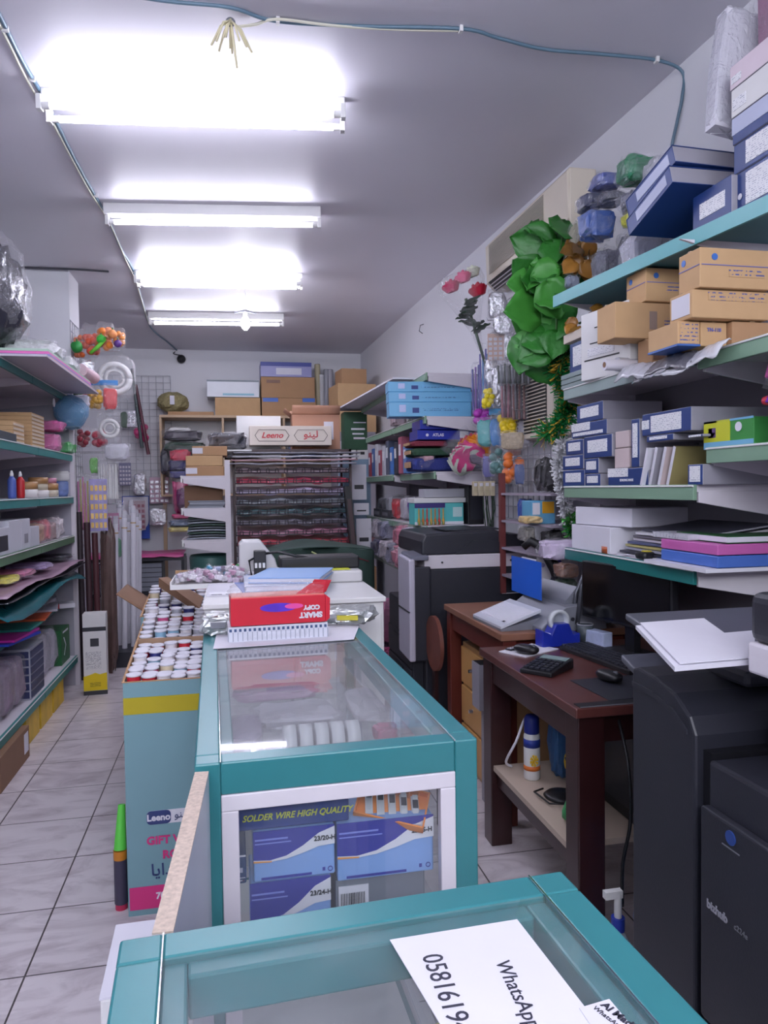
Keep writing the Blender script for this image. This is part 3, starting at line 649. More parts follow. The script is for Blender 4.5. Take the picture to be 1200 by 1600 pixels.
# ---- low shelf in back-left corner
t = thing('low_shelf', 'low dark shelf in the back left corner under a pink cloth', 'shelving', (-1.0, 8.3, 0))
MB().box(0, 0, .66, 1.0, .5, .03).box(0, 0, .3, 1.0, .5, .03).box(-.49, 0, 0, .03, .5, .66).box(.49, 0, 0, .03, .5, .66).box(0, 0, 0, .03, .5, .66).build('frame', M_char, t)
MB().grid(lambda u, v: (-.5 + u, -.27 + .5 * v, .70 + .015 * noise.noise(Vector((u * 7, v * 4, 1))) + (.03 if v > .1 else 0)), 24, 8).build('pink_cloth', mat('magenta_film', (196, 84, 140), .3, var=.2), t, solid=.006)
support(-1.5, -.5, 8.05, 8.55, .735); support(-1.5, -.5, 8.05, 8.55, .33)
for k_, x_ in enumerate((-1.22, -.86)):
    q_ = thing('drawer_stack', 'grey stack of shallow drawers on the low corner shelf, %s one' % ('left', 'right')[k_], 'drawers', (x_, 8.25, .331), 0, 'drawer stacks on the low corner shelf')
    MB().box(0, 0, 0, .28, .3, .31).build('case', M_char, q_)
    for j_ in range(6): MB().box(0, -.152, .008 + j_ * .05, .26, .008, .042).build('drawer', mat('drawer_grey', (130, 134, 146), .4), q_)

# ================================================================== air conditioners
M_ac = mat('aged_cream_plastic', (214, 204, 188), .45)
t = thing('air_conditioner', 'long cream split air conditioner high on the right wall', 'air conditioner', (1.655, 3.83, 2.61))
MB().prism([(.075, 0), (-.02, 0), (-.068, .05), (-.075, .27), (-.06, .29), (.075, .29)], 'y', -.57, .57).build('body', M_ac, t, bevel=.008)
g = MB()
for k in range(20): g.box(-.0765, .10, .09 + k * .0088, .004, .80, .004)
g.build('intake_grille', mat('cream_slats', (182, 176, 166), .5), t)
MB().prism([(-.02, -.003), (-.070, .048), (-.066, .052), (-.015, .0)], 'y', -.5, .53).build('outlet', M_black, t)
for k in range(3): MB().prism([(-.03 - k * .014, -.002 + k * .014), (-.036 - k * .014, .002 + k * .014), (-.027 - k * .014, .004 + k * .014)], 'y', -.5, .53).build('louvre', M_trim, t)
MB().box(.0, -.574, .01, .13, .008, .27).build('end_cap', M_ac, t, bevel=.004)
t = thing('window_air_conditioner', 'lower cream window air conditioner with slatted grille in the right wall', 'air conditioner', (wx(3.8) - .05, 3.80, 1.66))
MB().box(0, 0, 0, .1, .5, .48).build('body', M_ac, t, bevel=.008)
g = MB()
for k in range(21): g.box(-.0535, .03, .04 + k * .0195, .008, .39, .006)
g.build('slats', M_ac, t); MB().box(-.0505, .03, .03, .002, .40, .42).build('dark_recess', M_black, t)
# ================================================================== wire grids for hanging goods
def grid_panel(label, loc, rz, w, h, n=6, mm=M_wire, step=.075, r=.0028, pegs=()):
    t = thing('wire_grid', label, 'display grid', loc, rz)
    m_ = MB(); nx2 = int(w / step); nz2 = int(h / step)
    for i in range(nx2 + 1): x = -w / 2 + w * i / nx2; m_.tube([(x, 0, 0), (x, 0, h)], r, 5)
    for j in range(nz2 + 1): z = h * j / nz2; m_.tube([(-w / 2, 0, z), (w / 2, 0, z)], r, 5)
    m_.build('mesh_panel', mm, t)
    for (x, z, l_) in pegs: MB().tube([(x, 0, z), (x, -l_, z), (x, -l_ - .01, z + .015)], .0025, 5).build('peg', M_chrome, t)
    return t
M_wgrid = mat('pale_wire', (176, 176, 186), .4, metal=.3)
# ================================================================== item builders
def carton(name, label, cat, pos, w, d, h, rz=0, body=M_carton, front=None, lab=None, tape=True, group=None, txt=(), reg=True, bands=(), flaps=False, bev=.003, rot=None):
    t = thing(name, label, cat, pos, rz, group, rot)
    b_ = MB().box(0, 0, 0, w, d, h - (.0015 if not flaps else 0), 0, front=1 if front else None).build('carton', [body] + ([front] if front else []), t, bevel=bev)
    if tape:
        MB().box(0, 0, h - .0015, w * .12 if w < d else w, d if w < d else d * .14, .0016).build('tape', M_tape, t)
    for q in (lab or []):
        u0, u1, v0, v1, mm = q[:5]; nm = q[5] if len(q) > 5 else 'label_sticker'
        MB().box(-w / 2 + w * (u0 + u1) / 2, -d / 2 - .0008, h * v0, w * (u1 - u0), .0016, h * (v1 - v0)).build(nm, mm, t)
    for (z0, z1, mm) in bands:
        MB().box(0, 0, h * z0, w + .002, d + .002, h * (z1 - z0)).build('printed_band', mm, t)
    for q in txt:
        s_, size, mm, u, v = q[:5]; text(t, s_, size, mm, (-w / 2 + w * u, -d / 2 - .0022, h * v), **(q[5] if len(q) > 5 else {}))
    if flaps:
        f = MB()
        f.grid(lambda u, v: (-w / 2 + w * u, -d / 2 - .0 - .05 * v, h + .03 * v * v + .04 * v), 4, 4).grid(lambda u, v: (-w / 2 + w * u, d / 2 + .04 * v, h + .06 * v), 4, 4)
        f.grid(lambda u, v: (-w / 2 - .06 * v, -d / 2 + d * u, h + .05 * v), 4, 4).grid(lambda u, v: (w / 2 - .05 * v, -d / 2 + d * u, h + .035 * v), 4, 4)
        f.build('open_flap', body, t, solid=.004)
    if reg:
        r = abs(math.sin(rz)); c = abs(math.cos(rz)); ex = (w * c + d * r) / 2; ey = (w * r + d * c) / 2
        support(pos[0] - ex, pos[0] + ex, pos[1] - ey, pos[1] + ey, pos[2] + h)
    return t
def atX(p0, p1, pt, pb, xf, depth, sn=True, tol=.06, side=1):
    pm = (pt + pb) / 2; a, b_ = PX(p0, pm, xf), PX(p1, pm, xf)
    y0, y1 = sorted((a.y, b_.y)); z1 = PX((p0 + p1) / 2, pt, xf).z; z0 = PX((p0 + p1) / 2, pb, xf).z
    x0, x1 = xf, xf + depth * side
    zz = snap(x0, x1, y0, y1, z0, tol) if sn else z0
    return ((x0 + x1) / 2, (y0 + y1) / 2, zz + .0005), y1 - y0 - .002, depth, max(.01, z1 - zz)
def atY(p0, p1, pt, pb, yf, depth, sn=True, tol=.06):
    pm = (pt + pb) / 2; a, b_ = PY(p0, pm, yf), PY(p1, pm, yf)
    z1 = PY((p0 + p1) / 2, pt, yf).z; z0 = PY((p0 + p1) / 2, pb, yf).z
    zz = snap(a.x, b_.x, yf, yf + depth, z0, tol) if sn else z0
    return ((a.x + b_.x) / 2, yf + depth / 2, zz + .0005), b_.x - a.x - .002, depth, max(.01, z1 - zz)
RX = -PI / 2
def cX(name, label, cat, q, xf, depth, **k):
    tol = k.pop('tol', .06); sn = k.pop('sn', True); pos, w, d, h = atX(*q, xf, depth, sn, tol)
    return carton(name, label, cat, pos, w, d, h, RX + k.pop('tw', 0), **k)
def cL(name, label, cat, q, xf, depth, **k):
    tol = k.pop('tol', .06); sn = k.pop('sn', True); pos, w, d, h = atX(*q, xf, depth, sn, tol, -1)
    return carton(name, label, cat, pos, w, d, h, PI / 2 + k.pop('tw', 0), **k)
def cY(name, label, cat, q, yf, depth, **k):
    tol = k.pop('tol', .06); sn = k.pop('sn', True); pos, w, d, h = atY(*q, yf, depth, sn, tol)
    return carton(name, label, cat, pos, w, d, h, k.pop('tw', 0), **k)

def bag(label, pos, w, d, h, inner, seed=1, name='plastic_bag', cat='plastic bag', group=None, rz=0, film=None, label_m=None, amp=.14, rot=None, kind='lump', reg=False):
    t = thing(name, label, cat, pos, rz, group, rot)
    if kind == 'lump': MB().pillow(0, 0, .003, w * .93, d * .9, h * .93, seed, amp, 9).build('contents', inner, t)
    elif kind == 'discs':
        m_ = MB(); n = max(2, int(h / .035))
        for k in range(n): m_.cyl((0, 0, .005 + k * (h * .9 / n)), (0, 0, (k + .85) * (h * .9 / n)), min(w, d) * .4, seg=16)
        m_.build('contents', inner, t)
    elif kind == 'rolls':
        m_ = MB(); n = max(2, int(w / .05))
        for k in range(n): x = -w * .4 + w * .8 * (k + .5) / n; m_.cyl((x, -d * .1, .01), (x, 0, h * .85), w * .36 / n, seg=12)
        m_.build('contents', inner, t)
    MB().pillow(0, 0, 0, w, d, h, seed + 5, amp * 1.3, 10, e=.5).build('film', film or M_film, t)
    if label_m: MB().box(0, -d / 2 + .004, h * .45, w * .5, .003, h * .25).build('label_sticker', label_m, t)
    if reg: support(pos[0] - w / 2, pos[0] + w / 2, pos[1] - d / 2, pos[1] + d / 2, pos[2] + h)
    return t

def packet(label, pos, w, h, inner, head=None, seed=1, name='hanging_packet', cat='packet', group=None, rz=0, dep=.03, film=None, style='flat'):
    """goods hanging from a peg: pos is the bottom centre"""
    t = thing(name, label, cat, pos, rz, group); ih = h * (.8 if head else .93)
    c = MB()
    if style == 'flat': c.pillow(0, 0, .01, w * .86, dep * .7, ih * .9, seed, .12, 7)
    elif style == 'balls':
        r_ = random.Random(seed); r0 = w * .22
        for k in range(14): c.pillow(r_.uniform(-.3, .3) * w, r_.uniform(-.3, .3) * dep, r_.uniform(.0, .66) * ih, r0 * 2, r0 * 2, r0 * 2, seed + k, .04, 6, e=1, smooth=True)
    elif style == 'sticks':
        n = max(3, int(w / .016))
        for k in range(n):
            x = -w * .42 + w * .84 * (k + .5) / n; c.cyl((x, 0, .01), (x + .004 * (k % 3 - 1), 0, ih * (.88 + .04 * (k % 3))), w * .42 / n, w * .34 / n, 8, k % 2)
    elif style == 'ring': c.torus((0, 0, h * .45), w * .34, w * .075, 'y').torus((0, 0, h * .45), w * .2, w * .04, 'y')
    elif style == 'card':
        c.box(0, 0, .01, w * .9, .004, ih * .95)
        for i in range(4):
            for j in range(5): c.box(-w * .33 + i * w * .22, -.004, ih * (.08 + j * .17), w * .15, .006, ih * .1, 1)
    inner = inner if isinstance(inner, (list, tuple)) else [inner, M_paper]
    c.build('contents', list(inner), t)
    MB().pillow(0, 0, 0, w, dep, h * (.92 if head else 1), seed + 3, .1, 9, e=.4).build('film', film or M_film, t)
    if head: MB().box(0, 0, h * .84, w * .96, dep * .25, h * .16).build('header_card', head, t)
    return t

# ================================================================== right bay, shelf 3: navy file boxes
NB = dict(body=M_boxgrey, front=M_blue, tape=False)
def lb(u0=.15, u1=.85, v0=.25, v1=.8, m_=None): return [(u0, u1, v0, v1, m_ or M_label)]
gN = 'navy file boxes on the green edged shelf'
def nX(label, q, lab=None, depth=.30, group=gN, xf=XR + .012, **k):
    kw = dict(NB); kw.update(k); return cX('file_box', label, 'box', q, xf, depth, lab=lab or lb(), group=group, **kw)
nX('small navy file box at the bottom left end of the green edged shelf', (879, 913, 734, 757))
nX('small navy box with tiny label, second from the left on the green edged shelf', (914, 938, 740, 757), depth=.2)
nX('small navy file box with label, directly on top of the bottom left one', (879, 911, 711, 733))
nX('narrow navy box second from left in the second layer, grey side showing', (913, 935, 716, 738), depth=.2)
nX('navy file box at the left of the third layer', (884, 911, 687, 710))
nX('wide navy file box with big white label in the third layer', (912, 956, 680, 714), tol=.09)
nX('navy and white printed box in the fourth layer under the topmost box', (893, 948, 659, 679), lab=[(.0, .55, .45, 1, M_label), (.05, .9, .12, .34, M_label, 'white_print')], tol=.09)
nX('topmost navy file box at the left, grey side towards the camera', (901, 942, 630, 658), depth=.26, tol=.09)
t = nX('navy and white box lettered SENDING MADE at the bottom of the shelf', (950, 1013, 731, 757), lab=[(.0, .52, .5, 1, M_label)], depth=.22)
text(t, 'SENDING MADE', .013, M_paper, (0, -.113, .02), bold=.0004)
# cream boxes standing
for nm, q in (('lower cream carton standing in the gap between the navy boxes', (960, 983, 700, 730)), ('upper cream carton stacked in the gap between the navy boxes', (961, 983, 673, 699))):
    cX('small_carton', nm, 'box', q, XR + .02, .2, body=mat('cream_card', (206, 188, 188), .6), tape=False, group='cream cartons between the navy boxes', tol=.09)
nX('upright navy box with a long white spine label', (986, 999, 654, 729), lab=lb(.2, .8, .2, .9), depth=.24, tol=.12)
# leaning fan of pads
for k in range(4):
    pos = (XR + .10 + .012 * k, PX(1022 + k * 9, 740, XR + .05).y, 1.3965)
    t = thing('paper_pad', 'leaning %s pad in the fan under the big navy box' % ('white', 'grey', 'cream', 'yellow')[k], 'paper pad', pos, 0, None, (0.32, 0, 0))
    MB().box(0, 0, 0, .2, .012, .135).build('sheets', (M_paper, M_boxgrey, mat('cream_card', (206, 188, 188)), mat('dull_yellow', (150, 140, 90), .5))[k], t); MB().box(-.101, 0, 0, .002, .013, .135).build('bound_edge', M_paper, t)
support(XR, XR + .3, 2.1, 2.6, 1.545)
nX('navy file box with white label resting on the fan of pads', (1010, 1052, 679, 716), lab=lb(.12, .78, .3, .75), depth=.26, tol=.12)
nX('big navy file box with wide white sheet on its front, upper middle of the shelf', (1003, 1080, 641, 677), lab=[(.2, .82, .12, .85, M_label), (.0, .16, .3, .7, M_label, 'small_label')], depth=.3, tol=.09)
nX('square navy box with white barcode label at the near end of the shelf', (1074, 1098, 725, 757), lab=lb(.15, .85, .15, .9), depth=.25)
nX('navy box with white label second from bottom at the near end of the shelf', (1074, 1098, 699, 724), lab=lb(.1, .9, .1, .7), depth=.25, tol=.09)
# nearest bay: glove box, pink bag, purple bottle, trays
t = cX('glove_box', 'green yellow and light blue carton at the near end of the right shelving', 'box', (1100, 1178, 655, 700), 1.462, .2, sn=False, body=mat('leaf_green', (60, 140, 66), .4), front=mat('leaf_green', (60, 140, 66), .4), tape=False,
       lab=[(.0, .55, .25, 1, mat('lime_yellow', (196, 200, 50), .4), 'yellow_panel'), (0, 1, .0, .25, mat('sky_band', (120, 180, 214), .4), 'blue_band'), (.1, .26, .4, .75, mat('plum_patch', (96, 70, 120), .4), 'purple_patch'), (0, 1, .93, 1.0, mat('sky_band', (120, 180, 214), .4), 'blue_top_band')])
MB().cyl((.05, -.101, .06), (.05, -.103, .06), .014, seg=20).build('round_badge', M_paper, t)
support(1.46, 1.75, 1.2, 1.78, 1.52)
t = thing('wrapped_bottle', 'purple film wrapped bottles lying beside the green carton', 'bottle', (1.50, 1.65, 1.60))
MB().pillow(0, 0, 0, .2, .22, .06, 4, .1).build('purple_wrap', mat('purple_plastic', (120, 50, 180), .25, var=.3, scale=30), t); MB().cyl((-.02, .12, .03), (-.02, .17, .03), .02, .012).build('red_cap', col(200, 30, 60), t)
bag('dark clear bag under the purple bottles at the picture edge', (1.52, 1.62, 1.512), .2, .22, .085, col(60, 56, 80), 7)
bag('pink patterned bag above the green carton at the right edge', (1.58, 1.72, 1.66), .22, .3, .14, mat('pink_print_bag', (190, 90, 150), .4, var=.6, scale=30), 9)
t = thing('display_tray', 'light blue open display tray behind the pink bag', 'box', (1.60, 1.55, 1.60)); MB().box(0, 0, 0, .25, .3, .03).box(.12, 0, 0, .01, .3, .12).build('tray', col(110, 150, 190), t)

# ------------------------------------------------------------------ shelf 4 (lowest, z 1.128)
gP = 'paper stacks on the lowest right shelf'
carton('paper_ream', 'upper white paper stack at the far end of the lowest right shelf', 'paper stack', (1.60, 2.74, 1.235), .36, .28, .075, RX + .15, body=M_paper, tape=False, group=gP)
carton('paper_ream', 'lower white paper stack at the far end of the lowest right shelf', 'paper stack', (1.58, 2.78, 1.129), .33, .28, .105, RX, body=M_paper, tape=False, group=gP)
fc = [(200, 198, 206), (60, 60, 72), (170, 172, 186), (190, 180, 120), (90, 96, 130), (206, 200, 206), (110, 106, 116), (224, 222, 230), (70, 70, 84)]
for k, c in enumerate(fc):
    t = thing('document_folder', ('%s folder, number-free, in the sloping pile at the back of the lowest right shelf' % ('white', 'black', 'pale grey', 'khaki', 'slate blue', 'off white', 'mid grey', 'bright white', 'charcoal')[k]).replace(', number-free', ''), 'folder', (1.60 + .004 * k, 2.40 - .012 * k, 1.1285 + .0135 * k), 0, 'folders in the sloping pile', (0.03 + .012 * k, 0, RX + .05 * math.sin(k * 2.1)))
    MB().box(0, 0, 0.004, .42 - .01 * (k % 3), .26, .008).build('cover', col(*c), t); MB().box(0, .002, .006, .40, .262, .004).build('pages', M_paper, t)
t = carton('gift_box', 'blue lower box with white rim on the lowest right shelf', 'box', (1.57, 2.12, 1.142), .30, .26, .038, RX, body=mat('cornflower_blue', (74, 110, 190), .4), tape=False)
carton('gift_box', 'pink box stacked on the blue one on the lowest right shelf', 'box', (1.57, 2.12, 1.181), .30, .26, .034, RX, body=mat('orchid_pink', (196, 100, 170), .4), tape=False)
t = thing('file_folder', 'white folder lying under the blue and pink boxes', 'folder', (1.55, 2.14, 1.1285)); MB().box(0, 0, 0, .30, .34, .012).build('cover', M_paper, t)
t = thing('hardcover_book', 'dark green book on top of the pink box', 'book', (1.60, 2.11, 1.2155)); MB().box(0, 0, 0, .24, .26, .022).build('cover', col(34, 84, 44), t); MB().box(-.012, 0, .003, .22, .262, .016).build('pages', M_paper, t)
t = thing('clear_folder', 'clear plastic folder on top of the green book pile', 'folder', (1.52, 2.22, 1.217)); MB().box(0, 0, 0, .16, .2, .018).build('sheet', M_film2, t)
t = thing('tape_roll', 'small brown tape roll lying on the lowest right shelf edge', 'tape', (1.475, 2.66, 1.1285)); MB().lathe([(.02, 0), (.042, 0), (.042, .028), (.02, .028), (.02, 0)], seg=28).build('tape_ring', mat('brown_tape', (168, 84, 50), .25), t); MB().lathe([(.017, .001), (.0195, .001), (.0195, .027), (.017, .027), (.017, .001)], seg=24).build('core', M_carton, t)
t = thing('tape_measure', 'small black and yellow tape measure on the lowest right shelf', 'tape measure', (1.465, 2.40, 1.1285)); MB().pillow(0, 0, 0, .07, .07, .03, 3, .03, 8).build('case', M_black, t, ); MB().cyl((0, 0, .028), (0, 0, .032), .018, seg=20).build('yellow_disc', col(214, 196, 60), t)
for k, (x, y, r, l_) in enumerate(((1.47, 2.25, .4, .16), (1.49, 2.32, .9, .13), (1.50, 2.52, -.5, .15), (1.48, 2.55, 1.5, .12))):
    t = thing('loose_ruler', ('white strip of card %s on the lowest right shelf' % ('at the near end', 'crossing the near end strip', 'pointing at the tape roll', 'beside the small tape roll')[k]), 'card strip', (x, y, 1.1285 + .002 * k), r)
    MB().box(0, 0, 0, l_, .022, .002).build('strip', M_paper, t); MB().box(0, .006, .002, l_ * .9, .003, .0005).build('marking', M_grey, t)
t = thing('blue_pouch', 'blue pouch among the loose things on the lowest right shelf', 'pouch', (1.53, 2.33, 1.1285)); MB().pillow(0, 0, 0, .1, .14, .02, 8, .1).build('pouch', col(50, 110, 190), t)

# ------------------------------------------------------------------ shelf 2 (z 1.815)
nX('navy box with large white label at the far end of the second right shelf', (890, 938, 528, 577), lab=lb(.12, .9, .2, .85), group=None, tol=.15, sn=False)
for k in range(3):
    cX('metal_case', 'silver grey flat case, %s of the stack ending the second right shelf' % ('lowest', 'middle', 'topmost')[k], 'case', (876, 936, 594 - k * 8.5, 602 - k * 8.5), XR - .0, .16, body=mat('silver_green', (130, 146, 146), .35), tape=False, group='silver flat cases', tol=.03)
SOL_A = snap(1.42, 1.6, 2.7, 2.9, 1.86, .05)
t = carton('white_toner_box', 'large white carton with black lines of print on the second right shelf', 'box', (1.545, 2.64, 1.8155), .28, .26, .265, RX + .2, body=M_white, front=M_white, lab=[(.08, .8, .28, .30, M_black, 'printed_line'), (.2, .85, .52, .535, M_black, 'printed_line'), (.3, .9, .74, .755, M_black, 'printed_line'), (.15, .7, .34, .46, M_label, 'printed_text')], tape=False)
cX('cream_tray', 'cream lid lying on the navy box at the far end of the second shelf', 'box lid', (880, 930, 513, 528), XR + .01, .2, body=mat('cream_lid', (222, 208, 196), .5), tape=False, sn=False)
gT = 'brown toner cartons'
TB = dict(body=M_carton2, tape=False, group=gT)
def toner(label, q, xf, depth, tw=0, sn=True, tol=.1, **k):
    kw = dict(TB); kw.update(k); t = cX('toner_carton', label, 'box', q, xf, depth, tw=tw, sn=sn, tol=tol, **kw); return t
M_prt = mat('blue_print', (110, 110, 170), .6)
def printed(t, w, h, d, txt='TONER KIT'):
    MB().cyl((-w * .28, -d / 2 - .001, h * .72), (-w * .28, -d / 2 - .002, h * .72), h * .1, seg=16).build('round_logo', col(60, 110, 190), t)
    text(t, txt, h * .14, M_prt, (.06 * w, -d / 2 - .001, h * .45)); MB().box(0, -d / 2 - .001, h * .57, w * .9, .002, h * .02).build('printed_line', M_cartonD, t)
def faceY(t, w, d, h, lab=None, txt=None):     # print on the local -X... end that faces the camera
    pass
SH2 = 1.8155
def tn(label, pos, w, d, h, rz, lab=None, txt=None, logo=True, **k):
    """w across the camera-facing front"""
    t = carton('toner_carton', label, 'box', pos, w, d, h, rz, body=k.get('body', M_carton2), tape=True, group=gT, lab=lab)
    if logo:
        M_l = col(60, 110, 190)
        MB().cyl((-w * .3, -d / 2 - .0005, h * .76), (-w * .3, -d / 2 - .002, h * .76), h * .085, seg=16).build('round_logo', M_l, t)
        MB().cyl((-w / 2 - .0005, d * .25, h * .76), (-w / 2 - .002, d * .25, h * .76), h * .085, seg=16).build('round_logo', M_l, t)
        MB().box(0, -d / 2 - .001, h * .55, w * .96, .0015, h * .022).box(-w / 2 - .001, 0, h * .55, .0015, d * .96, h * .022).build('printed_line', M_prt, t)
        MB().box(w * .15, -d / 2 - .001, h * .28, w * .5, .0015, h * .2).build('printed_text', M_ink_k, t)
    if txt: text(t, txt, h * .2, M_prt, (0.0, -d / 2 - .002, h * .66), bold=.0006)
    return t
bk = lambda x0, y0, z, w, d: (x0 + w / 2, y0 + d / 2, z)
tn('small square brown carton with dark print on its end, under the long carton', bk(1.455, 2.35, SH2, .19, .09), .19, .09, .10, 0, logo=False, body=M_carton, lab=[(.03, .3, .2, .95, mat('brown_ink', (120, 92, 76), .6), 'dark_print')])
tn('long brown carton lying across the second right shelf, round mark on its side', bk(1.335, 2.385, 1.917, .37, .13), .37, .13, .128, 0, logo=False, lab=[(.36, .44, .25, .75, mat('grey_mark', (150, 130, 120), .6), 'round_mark'), (.52, .9, .3, .6, M_ink_k, 'printed_text')])
tn('brown toner carton with blue logo on top of the long carton, under the top shelf', bk(1.445, 2.37, 2.0455, .2, .13), .2, .13, .118, 0)
t = tn('narrow brown toner carton with rows of print near the right edge, on the shelf', bk(1.325, 2.0, SH2, .075, .16), .075, .16, .075, 0, logo=False, lab=[(.1, .9, .1, .9, M_ink_k, 'printed_text')])
MB().box(0, 0, -.0002, .077, .162, .006).build('blue_base', col(60, 100, 170), t)
tn('brown toner carton with large printed code near the right edge, on the shelf', bk(1.402, 2.0, SH2, .09, .16), .09, .16, .075, 0, logo=False, txt='TN-118')
tn('low brown carton at the right edge, last of the row on the second shelf', bk(1.495, 1.98, SH2, .14, .16), .14, .16, .075, 0, logo=False, body=M_carton)
t = tn('brown carton with white label on its end, lying on the row of toner cartons', bk(1.35, 1.965, 1.8925, .26, .115), .26, .115, .085, 0, logo=False, lab=[(.2, .95, .62, .9, M_ink_k, 'printed_text')])
MB().box(-.131, 0, .012, .002, .09, .062).build('white_label', M_paper, t)
tn('brown toner carton with blue logo, topmost at the right edge under the shelf', bk(1.365, 1.95, 1.979, .24, .105), .24, .105, .118, 0)
for k, (x, y, l_, r, rz, nm) in enumerate(((1.50, 2.50, .2, .026, .1, 'clear film roll with grey core lying beside the small square carton'), (1.46, 2.66, .2, .02, .25, 'thin white paper roll in front of the white toner carton'))):
    t = thing('film_roll', nm, 'roll', (x, y, SH2 + r), rz); MB().cyl((-l_ / 2, 0, 0), (l_ / 2, 0, 0), r, seg=18).build('roll', (mat('clear_roll2', (190, 190, 198), .2), M_paper)[k], t); MB().cyl((-l_ / 2 - .002, 0, 0), (-l_ / 2, 0, 0), r * .5, seg=14).build('core', M_cartonD, t)
    if k == 1: t.location = (1.44, 2.47, SH2 + r); t.rotation_euler.z = .0
for k, (c, nm, y) in enumerate((((190, 190, 198), 'clear film wrapped', 2.28), ((110, 108, 116), 'dull grey', 2.16), ((206, 206, 212), 'shiny pale', 2.03))):
    t = thing('plastic_sheet', '%s sheets drooping over the second right shelf edge below the cartons' % nm, 'sheet', (1.37, y, 1.795 - .006 * k), 0, 'sheets drooping below the brown cartons')
    MB().grid(lambda u, v, k=k: (-.01 + .05 * u, -.16 + .32 * v, .018 - .05 * (1 - u) ** 2 - .012 * math.sin(v * 6 + k * 2) + .01 * noise.noise(Vector((u * 4, v * 9, k)))), 8, 20).build('sheet', mat('droop_%d' % k, c, .2, bump=.5, bscale=30), t, solid=.003)
# ------------------------------------------------------------------ top shelf (z 2.2): bags and navy binders
Z1 = 2.2035
gB = 'plastic bags of wire and ribbon on the top right shelf'
grey = mat('coiled_grey', (110, 110, 124), .35, var=.5, scale=60, bump=1, bscale=90); bl = mat('denim_blue', (70, 96, 160), .4, var=.3, scale=30); gr = mat('forest_green', (48, 120, 84), .5, var=.3, scale=40); yl = mat('yellow_band', (216, 214, 60), .4)
def pb(px, py, y): return PY(px, py, y)
bl_list = [ # px centre, px bottom, width px, height px, y, mat, label
 (683, 0, 0, 0, 0, None, None)]
def bagpx(px0, px1, pt, pb_, y, inner, seed, label, dep=.13, group=gB, z=None, rot=None, label_m=None, kind='lump', film=None, tol=.05, name='plastic_bag', cat='plastic bag'):
    a = PY(px0, (pt + pb_) / 2, y); b_ = PY(px1, (pt + pb_) / 2, y); z1 = PY((px0 + px1) / 2, pt, y).z; z0 = PY((px0 + px1) / 2, pb_, y).z if z is None else z
    if z is None: z0 = snap(a.x, b_.x, y - dep / 2, y + dep / 2, z0, tol)
    t = bag(label, ((a.x + b_.x) / 2, y, z0 + .001), b_.x - a.x, dep, max(.03, z1 - z0), inner, seed, name, cat, group, 0, film, label_m, rot=rot, kind=kind)
    support(a.x + .01, b_.x - .01, y - dep / 2 + .01, y + dep / 2 - .01, z0 + (z1 - z0) * .94)
    return t
bagpx(930, 968, 388, 425, 2.82, grey, 1, 'small crumpled bag of grey wire at the far end of the top right shelf', z=Z1)
bagpx(968, 1003, 364, 412, 2.72, grey, 4, 'bag of grey wire next to the far one on the top right shelf', z=Z1 - .0)
bagpx(975, 1036, 365, 398, 2.60, mat('pale_pack', (190, 190, 205), .4, var=.3), 6, 'pale bag under the yellow banded one on the top right shelf', z=Z1)
bagpx(1036, 1082, 340, 372, 2.50, grey, 8, 'bag of grey wire under the leaning silver bag, top right shelf', z=Z1)
bagpx(906, 958, 330, 392, 2.80, bl, 2, 'bag of folded denim blue cloth in the stack on the top right shelf', label_m=None, tol=.12)
bagpx(975, 1034, 331, 366, 2.58, yl, 3, 'bag with bright yellow band and barcode on the top right shelf', label_m=M_label, tol=.1)
bagpx(970, 1034, 302, 334, 2.60, grey, 11, 'bag of grey and blue wire above the yellow banded bag', tol=.1)
bagpx(1034, 1076, 308, 345, 2.48, grey, 13, 'bag of grey wire in front of the navy binder box', tol=.1)
bagpx(905, 938, 306, 342, 2.80, col(60, 64, 90), 17, 'dark bag on the denim blue bag, far end of the top right shelf', tol=.1)
bagpx(935, 972, 304, 338, 2.72, grey, 19, 'bag of wire between the dark bag and the yellow banded bag', tol=.1)
bagpx(925, 968, 275, 312, 2.74, mat('lilac_blue', (90, 100, 160), .4, var=.3), 23, 'upper blue lilac bag leaning in the pile on the top right shelf', tol=.15)
bagpx(966, 1020, 246, 300, 2.62, gr, 29, 'tall bag of forest green yarn on top of the pile', tol=.15)
bagpx(1010, 1046, 248, 320, 2.52, mat('silver_yarn', (180, 180, 190), .35, var=.4, scale=50), 31, 'leaning silver bag beside the green yarn bag', tol=.15)
gW = 'navy binder boxes on the top right shelf'
def nT(label, q, dx=.012, depth=.22, **k):
    y = PX((q[0] + q[1]) / 2, (q[2] + q[3]) / 2, 1.44).y; xf = sx(y) + dx
    return nX(label, q, depth=depth, group=gW, xf=xf, **k)
t = nT('navy binder box with white spine label standing on the top right shelf', (1082, 1143, 290, 338), lab=lb(.2, .85, .3, .7), tol=.12)
t = nT('lowest navy box with large white label at the right edge of the top shelf', (1146, 1215, 254, 307), lab=lb(.3, .97, .15, .9), tol=.05)
MB().cyl((-.06, -.1115, .05), (-.06, -.1125, .05), .009, seg=16).build('finger_hole', M_paper, t)
t = nT('second navy box with large white label at the right edge of the top shelf', (1146, 1215, 205, 253), lab=lb(.3, .97, .15, .9), tol=.05)
nT('glossy navy and silver box third up at the right edge of the top shelf', (1144, 1209, 162, 205), lab=[(.0, 1, .35, .95, mat('pale_gloss', (190, 196, 220), .15), 'glossy_panel')], tol=.06)
nT('white printed box fourth up at the right edge of the top shelf', (1142, 1204, 118, 162), front=M_white, lab=[(.05, .4, .2, .6, M_label)], tol=.06)
nT('white box with pink print, topmost at the right edge of the top shelf', (1140, 1203, 80, 118), front=mat('pinkish_white', (222, 206, 216), .5), lab=[(.05, .3, .2, .5, M_label)], tol=.06)
